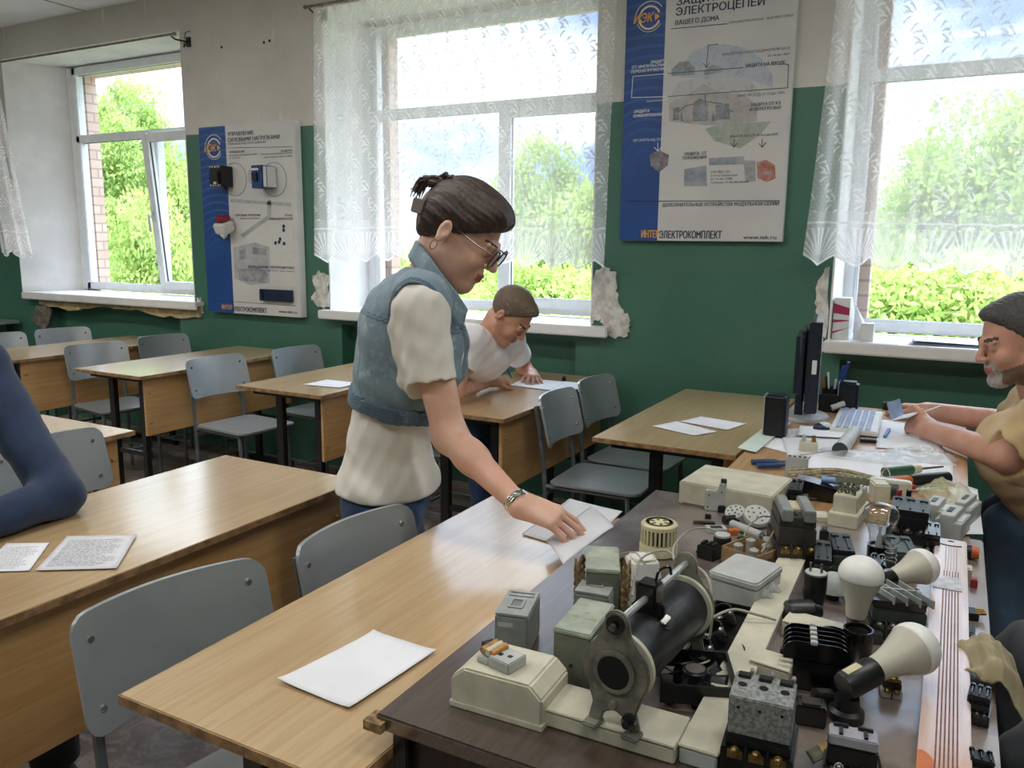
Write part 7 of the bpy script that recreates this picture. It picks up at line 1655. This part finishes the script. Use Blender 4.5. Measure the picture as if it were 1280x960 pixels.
# khaki cloth hanging over the table edge
ph = (1.3, 2.1, .4)
def cl_(u_, v_):
    x_ = -.030 + .105*u_ + .006*math.sin(7*v_); y_ = -.060 + .13*v_ + .008*math.sin(5*u_+1)
    z_ = .010 + .038*math.sin(PI*min(1, u_*1.2))**.7*math.sin(PI*(.08+.84*v_))**.7 + .0055*math.sin(15*u_+11*v_) + .0045*math.sin(19*v_-8*u_+2) + .003*abs(math.sin(23*u_+5*v_))
    if u_ > .50: z_ -= (u_-.50)**1.4*.20
    return (x_, y_, max(z_, .003) if x_ < .012 else z_)
q = MB(); q.sheet(cl_, 60, 60); o = q.build('khaki_cloth', cloth_mat('khaki_cotton', '#a79c7c', '#8e8365', .95, 500, .4), loc=(.086, 1.36, TZ+.002), fixn=False, solid=.0018); tag(o, 'crumpled khaki cloth glove draped over the table\'s right edge', 'cloth')

# ---------------------------------------------------------------- on the teacher's desk
M_MON = mat('black_monitor_plastic', '#1b2230', .4, var=.1); M_MONW = mat('pale_screen', '#b6bac6', .25, var=.03, coat=.4); M_SILVP = mat('silver_plastic', '#b9bcc0', .35, var=.05)
e = empty('monitor', (-.445, 3.235, ZT), 'flat black computer monitor seen almost edge-on, facing the bearded man', 'monitor', rz=R(7))
q = MB(); q.bx(-.022, .022, -.195, .195, .055, .385); q.build('bezel', M_MON, e, bevel=.004)
q = MB(); q.bx(.0222, .0232, -.180, .180, .072, .372); q.build('screen', M_MONW, e)
q = MB(); q.box((-.040, 0, .22), (.050, .30, .25)); q.build('back_shell', M_MON, e, bevel=.02, seg=3)
q = MB(); q.bx(.0, .024, -.1955, .1955, .385, .390); q.build('top_trim', M_SILVP, e)
q = MB(); q.bx(-.004, .012, -.1962, -.1950, .20, .25); q.build('side_label', M_WPLAS, e)
q = MB(); q.prism(rrect(.03, .06, .008), .01, .16, 2); q.v = [(x_-.045, y_, z_) for x_, y_, z_ in q.v]; q.build('stand_neck', M_MON, e); q = MB(); q.prism(circ(.085, 36, -.02, 0, .12), 0, .016, 2); q.build('stand_foot', M_SILVP, e, bevel=.004)
def speaker(x_, y_, h, label, rz=0): 
    e = empty('desk_speaker', (x_, y_, ZT), label, 'speaker', rz=rz); q = MB(); q.box((0, 0, h/2), (.075, .075, h), taper=(.96, .92)); q.build('case', M_MON, e, bevel=.010, seg=3)
    q = MB(); q.box((.0, -.0372, h/2), (.060, .002, h*.86)); q.build('grille', M_BPLAS, e, bevel=.001); q = MB(); q.box((-.0372, 0, h/2), (.003, .055, h*.96)); q.build('side_trim', M_SILVP, e); return e
speaker(-.505, 2.86, .150, 'black desk speaker nearest the wooden desk, left of the monitor'); speaker(-.335, 3.44, .125, 'black desk speaker behind the keyboard, right of the pen holder')
e = empty('pen_holder', (-.405, 3.46, ZT), 'black pen holder crammed with blue and white pens behind the monitor', 'pen holder'); q = MB(); q.lathe([(.034, 0), (.036, .09), (.033, .09), (.031, .004)], 26); q.box((.0, -.045, .035), (.07, .05, .07)); q.build('cup', M_BPLAS, e, bevel=.002)
rnd = random.Random(12)
for k, (m_, nm, lb) in enumerate(((M_BLUEP, .19, 'thick blue pen leaning in the pen holder'), (M_BLUEP, .17, 'second blue pen leaning in the pen holder'), (M_WPLAS, .14, 'white pen in the pen holder'), (M_ORG, .12, 'orange pencil in the pen holder'), (M_BPLAS, .13, 'black pen in the pen holder'), (M_WPLAS, .12, 'short white marker in the pen holder'))):
    a = k*1.05; b0 = Vector((-.405 + .012*math.cos(a), 3.46 + .012*math.sin(a), ZT+.008)); pen(b0 + Vector((.026*math.cos(a)+(.02 if k < 2 else 0), .02*math.sin(a), nm)), b0, m_, lb, .0065 if k < 2 else .0045)
q = MB(); q.cyl((0, 0, 0), (.045, .02, .02), .012, n=16); o = q.build('correction_roll', M_WPLAS, loc=(-.39, 3.385, ZT+.02)); tag(o, 'white tube lying against the pen holder', 'tube')
e = empty('keyboard', (-.275, 3.20, ZT+.004), 'white computer keyboard in front of the monitor', 'keyboard', rz=R(-88)); q = MB(); q.box((0, 0, .010), (.40, .155, .018)); q.build('case', M_WPLAS, e, bevel=.004)
kb = MB()
for j in range(5):
    for i in range(17): kb.box((-.178 + i*.0222, -.052 + j*.024, .022), (.018, .018, .007), taper=(.8, .8))
kb.build('keys', mat('pale_blue_keys', '#a9b9d8', .5, var=.1), e)
e = empty('computer_mouse', (-.372, 3.02, ZT+.001), 'dark blue and white computer mouse by the monitor foot', 'mouse', rz=.5); q = MB(); q.ball((0, 0, .012), .034, 24, 12, (1, .62, .62)); q.v = [(x_, y_, max(z_, 0)) for x_, y_, z_ in q.v]; q.build('shell', M_NAVY, e); q = MB(); q.ball((.004, 0, .016), .0325, 24, 12, (.9, .6, .58)); q.v = [(x_, y_, max(z_, .012)) for x_, y_, z_ in q.v]; q.build('top_cover', M_WPLAS, e)
sheet(S4([(932, 553), (1010, 573), (1055, 548), (975, 535)], ZT+.001), 'large sheet on the teacher desk beside the wooden desk', curl=.001, seed=21); sheet(S4([(985, 572), (1060, 560), (1065, 530), (975, 538)], ZT+.004), 'overlapping sheet in front of the mouse on the teacher desk', curl=.002, seed=22, m=M_PAPER2)
sheet(S4([(922, 560), (945, 566), (990, 528), (968, 524)], ZT+.0065), 'pale green folder edge on the teacher desk', M_MINT, curl=.001, seed=23); sheet(S4([(1000, 592), (1120, 600), (1135, 566), (1020, 562)], ZT+.001), 'sheet under the clear film on the teacher desk', curl=.001, seed=24)
sheet(S4([(1095, 560), (1180, 566), (1170, 530), (1098, 525)], ZT+.001), 'sheet under the bearded man\'s hands', curl=.001, seed=25); sheet(S4([(995, 545), (1055, 548), (1060, 537), (1000, 533)], ZT+.0095), 'white envelope before the keyboard', curl=.002, seed=26)
sheet(S4([(1100, 600), (1195, 606), (1188, 568), (1110, 562)], ZT+.0025), 'large white sheet at the desk edge by the man\'s elbow', curl=.001, seed=29)
sheet(S4([(1205, 668), (1229, 668), (1222, 612), (1204, 606)], TZ+.001), 'white sheet along the far right edge of the dark table', curl=.0, seed=27)
p0, p1 = atz(1050, 562, ZT+.022), atz(1068, 540, ZT+.022); e = empty('cylinder_roll', p0, 'dark round tape roll tube lying on the papers', 'tube'); q = MB(); q.cyl((0, 0, 0), p1-p0, .024, .022, 28); q.build('tube', M_LGREY, e); q = MB(); q.cyl((p0-p1)*.02, (p1-p0)*.04, .0235, n=28); q.build('dark_end', M_BGLOSS, e)
q = MB(); q.cyl((0, 0, 0), (.004, .13, 0), .006, n=12); o = q.build('pen', mat('light_blue_pen', '#4f78bd', .35), loc=atz(1106, 546, ZT+.007)); tag(o, 'light blue pen lying right of the keyboard', 'pen')
chip(1085, 552, .05, .03, .010, .2, M_BPLAS, 'dark gadget between the tape roll and the light blue pen', 'gadget', z=ZT+.002); chip(1112, 512, .05, .03, .03, .2, M_BPLAS, 'black box behind the bearded man\'s notebook', 'black_box', z=ZT)
# notebook and pen in the man's hands
n0 = atz(1122, 522, .855); e = empty('notebook', n0, 'small notebook held open by the bearded man', 'notebook')
for s_, ang in ((1, .55), (-1, 1.0)):
    q = MB(); q.box((s_*.030, 0, .0), (.060, .12, .004)); o = q.build('pages', M_PAPER if s_ > 0 else mat('blue_cover', '#8fa6c9', .5), e); o.rotation_euler = (0, -.35 if s_ > 0 else 1.25, R(-15))
pen(atz(1176, 508, .875), atz(1150, 517, .855), M_WPLAS, 'white pen in the bearded man\'s far hand')
# ---------------------------------------------------------------- on the right window sill
ZS = 1.0205
def ws(px, py, z=ZS): p_ = atz(px, py, z); return p_
M_MAG = mat('magenta_print', '#b22a5e', .5, var=.1); p_ = aty(1058, 413, 4.15)
e = empty('file_box', (-.452, 4.13, ZS), 'white and magenta magazine file standing at the sill\'s left end', 'file box', rz=0)
q = MB(); q.prism([(0, 0), (.20, 0), (.20, .11), (.09, .19), (0, .19)], -.035, .035, 0); q.v = [(x_, y_-.1, z_) for x_, y_, z_ in q.v]; q.build('box', M_WPLAS, e, bevel=.001)
for k, (z0_, z1_, a) in enumerate(((.025, .055, .02), (.075, .090, 0), (.120, .145, -.02))): q = MB(); q.prism([(-.034, z0_), (.034, z0_ + a + .012), (.034, z1_), (-.034, z1_ - a)], -.1008, -.0998, 1); q.build('printed_band', M_MAG, e)
e = empty('folded_card', (-.375, 4.10, ZS), 'white folded card leaning beside the magenta file', 'card'); q = MB(); q.add([(-.02, -.07, 0), (.05, -.07, 0), (-.028, .01, .16), (-.03, .0, .17), (.05, .08, 0)], [(0, 1, 2), (1, 4, 2)]); q.build('card', M_PAPER2, e, fixn=False, solid=.001)
e = empty('small_white_box', (-.335, 4.02, ZS), 'small white box on the sill beside the folded card', 'box'); q = MB(); q.box((0, 0, .04), (.055, .05, .08)); q.build('body', M_WPLAS, e, bevel=.002); q = MB(); q.box((0, 0, .081), (.053, .048, .002)); q.build('lid', M_PAPER, e)
a = Vector((-.18, 3.97, ZS)); 
for k in range(4): sheet([Vector((-.17 + .01*k, 3.97, ZS + .001 + .006*k)), Vector((.10 + .02*k, 3.97 + .01*k, ZS + .001 + .0035*k)), Vector((.12, 4.14, ZS + .001 + .003*k)), Vector((-.15, 4.16 - .01*k, ZS + .001 + .006*k))], ['bottom sheet of the blue and white stack on the right sill', 'second sheet of the blue and white stack on the right sill', 'blue folder in the stack on the right sill', 'white top sheet of the stack on the right sill'][k], [M_PAPER, M_PAPER2, mat('blue_folder', '#6f86b5', .5), M_PAPER][k], curl=.0, seed=30+k)
sheet([Vector((-.40, 3.95, ZS)), Vector((-.20, 3.95, ZS)), Vector((-.20, 4.05, ZS)), Vector((-.40, 4.05, ZS))], 'flat sheet on the right sill before the small white box', curl=.0, seed=40)
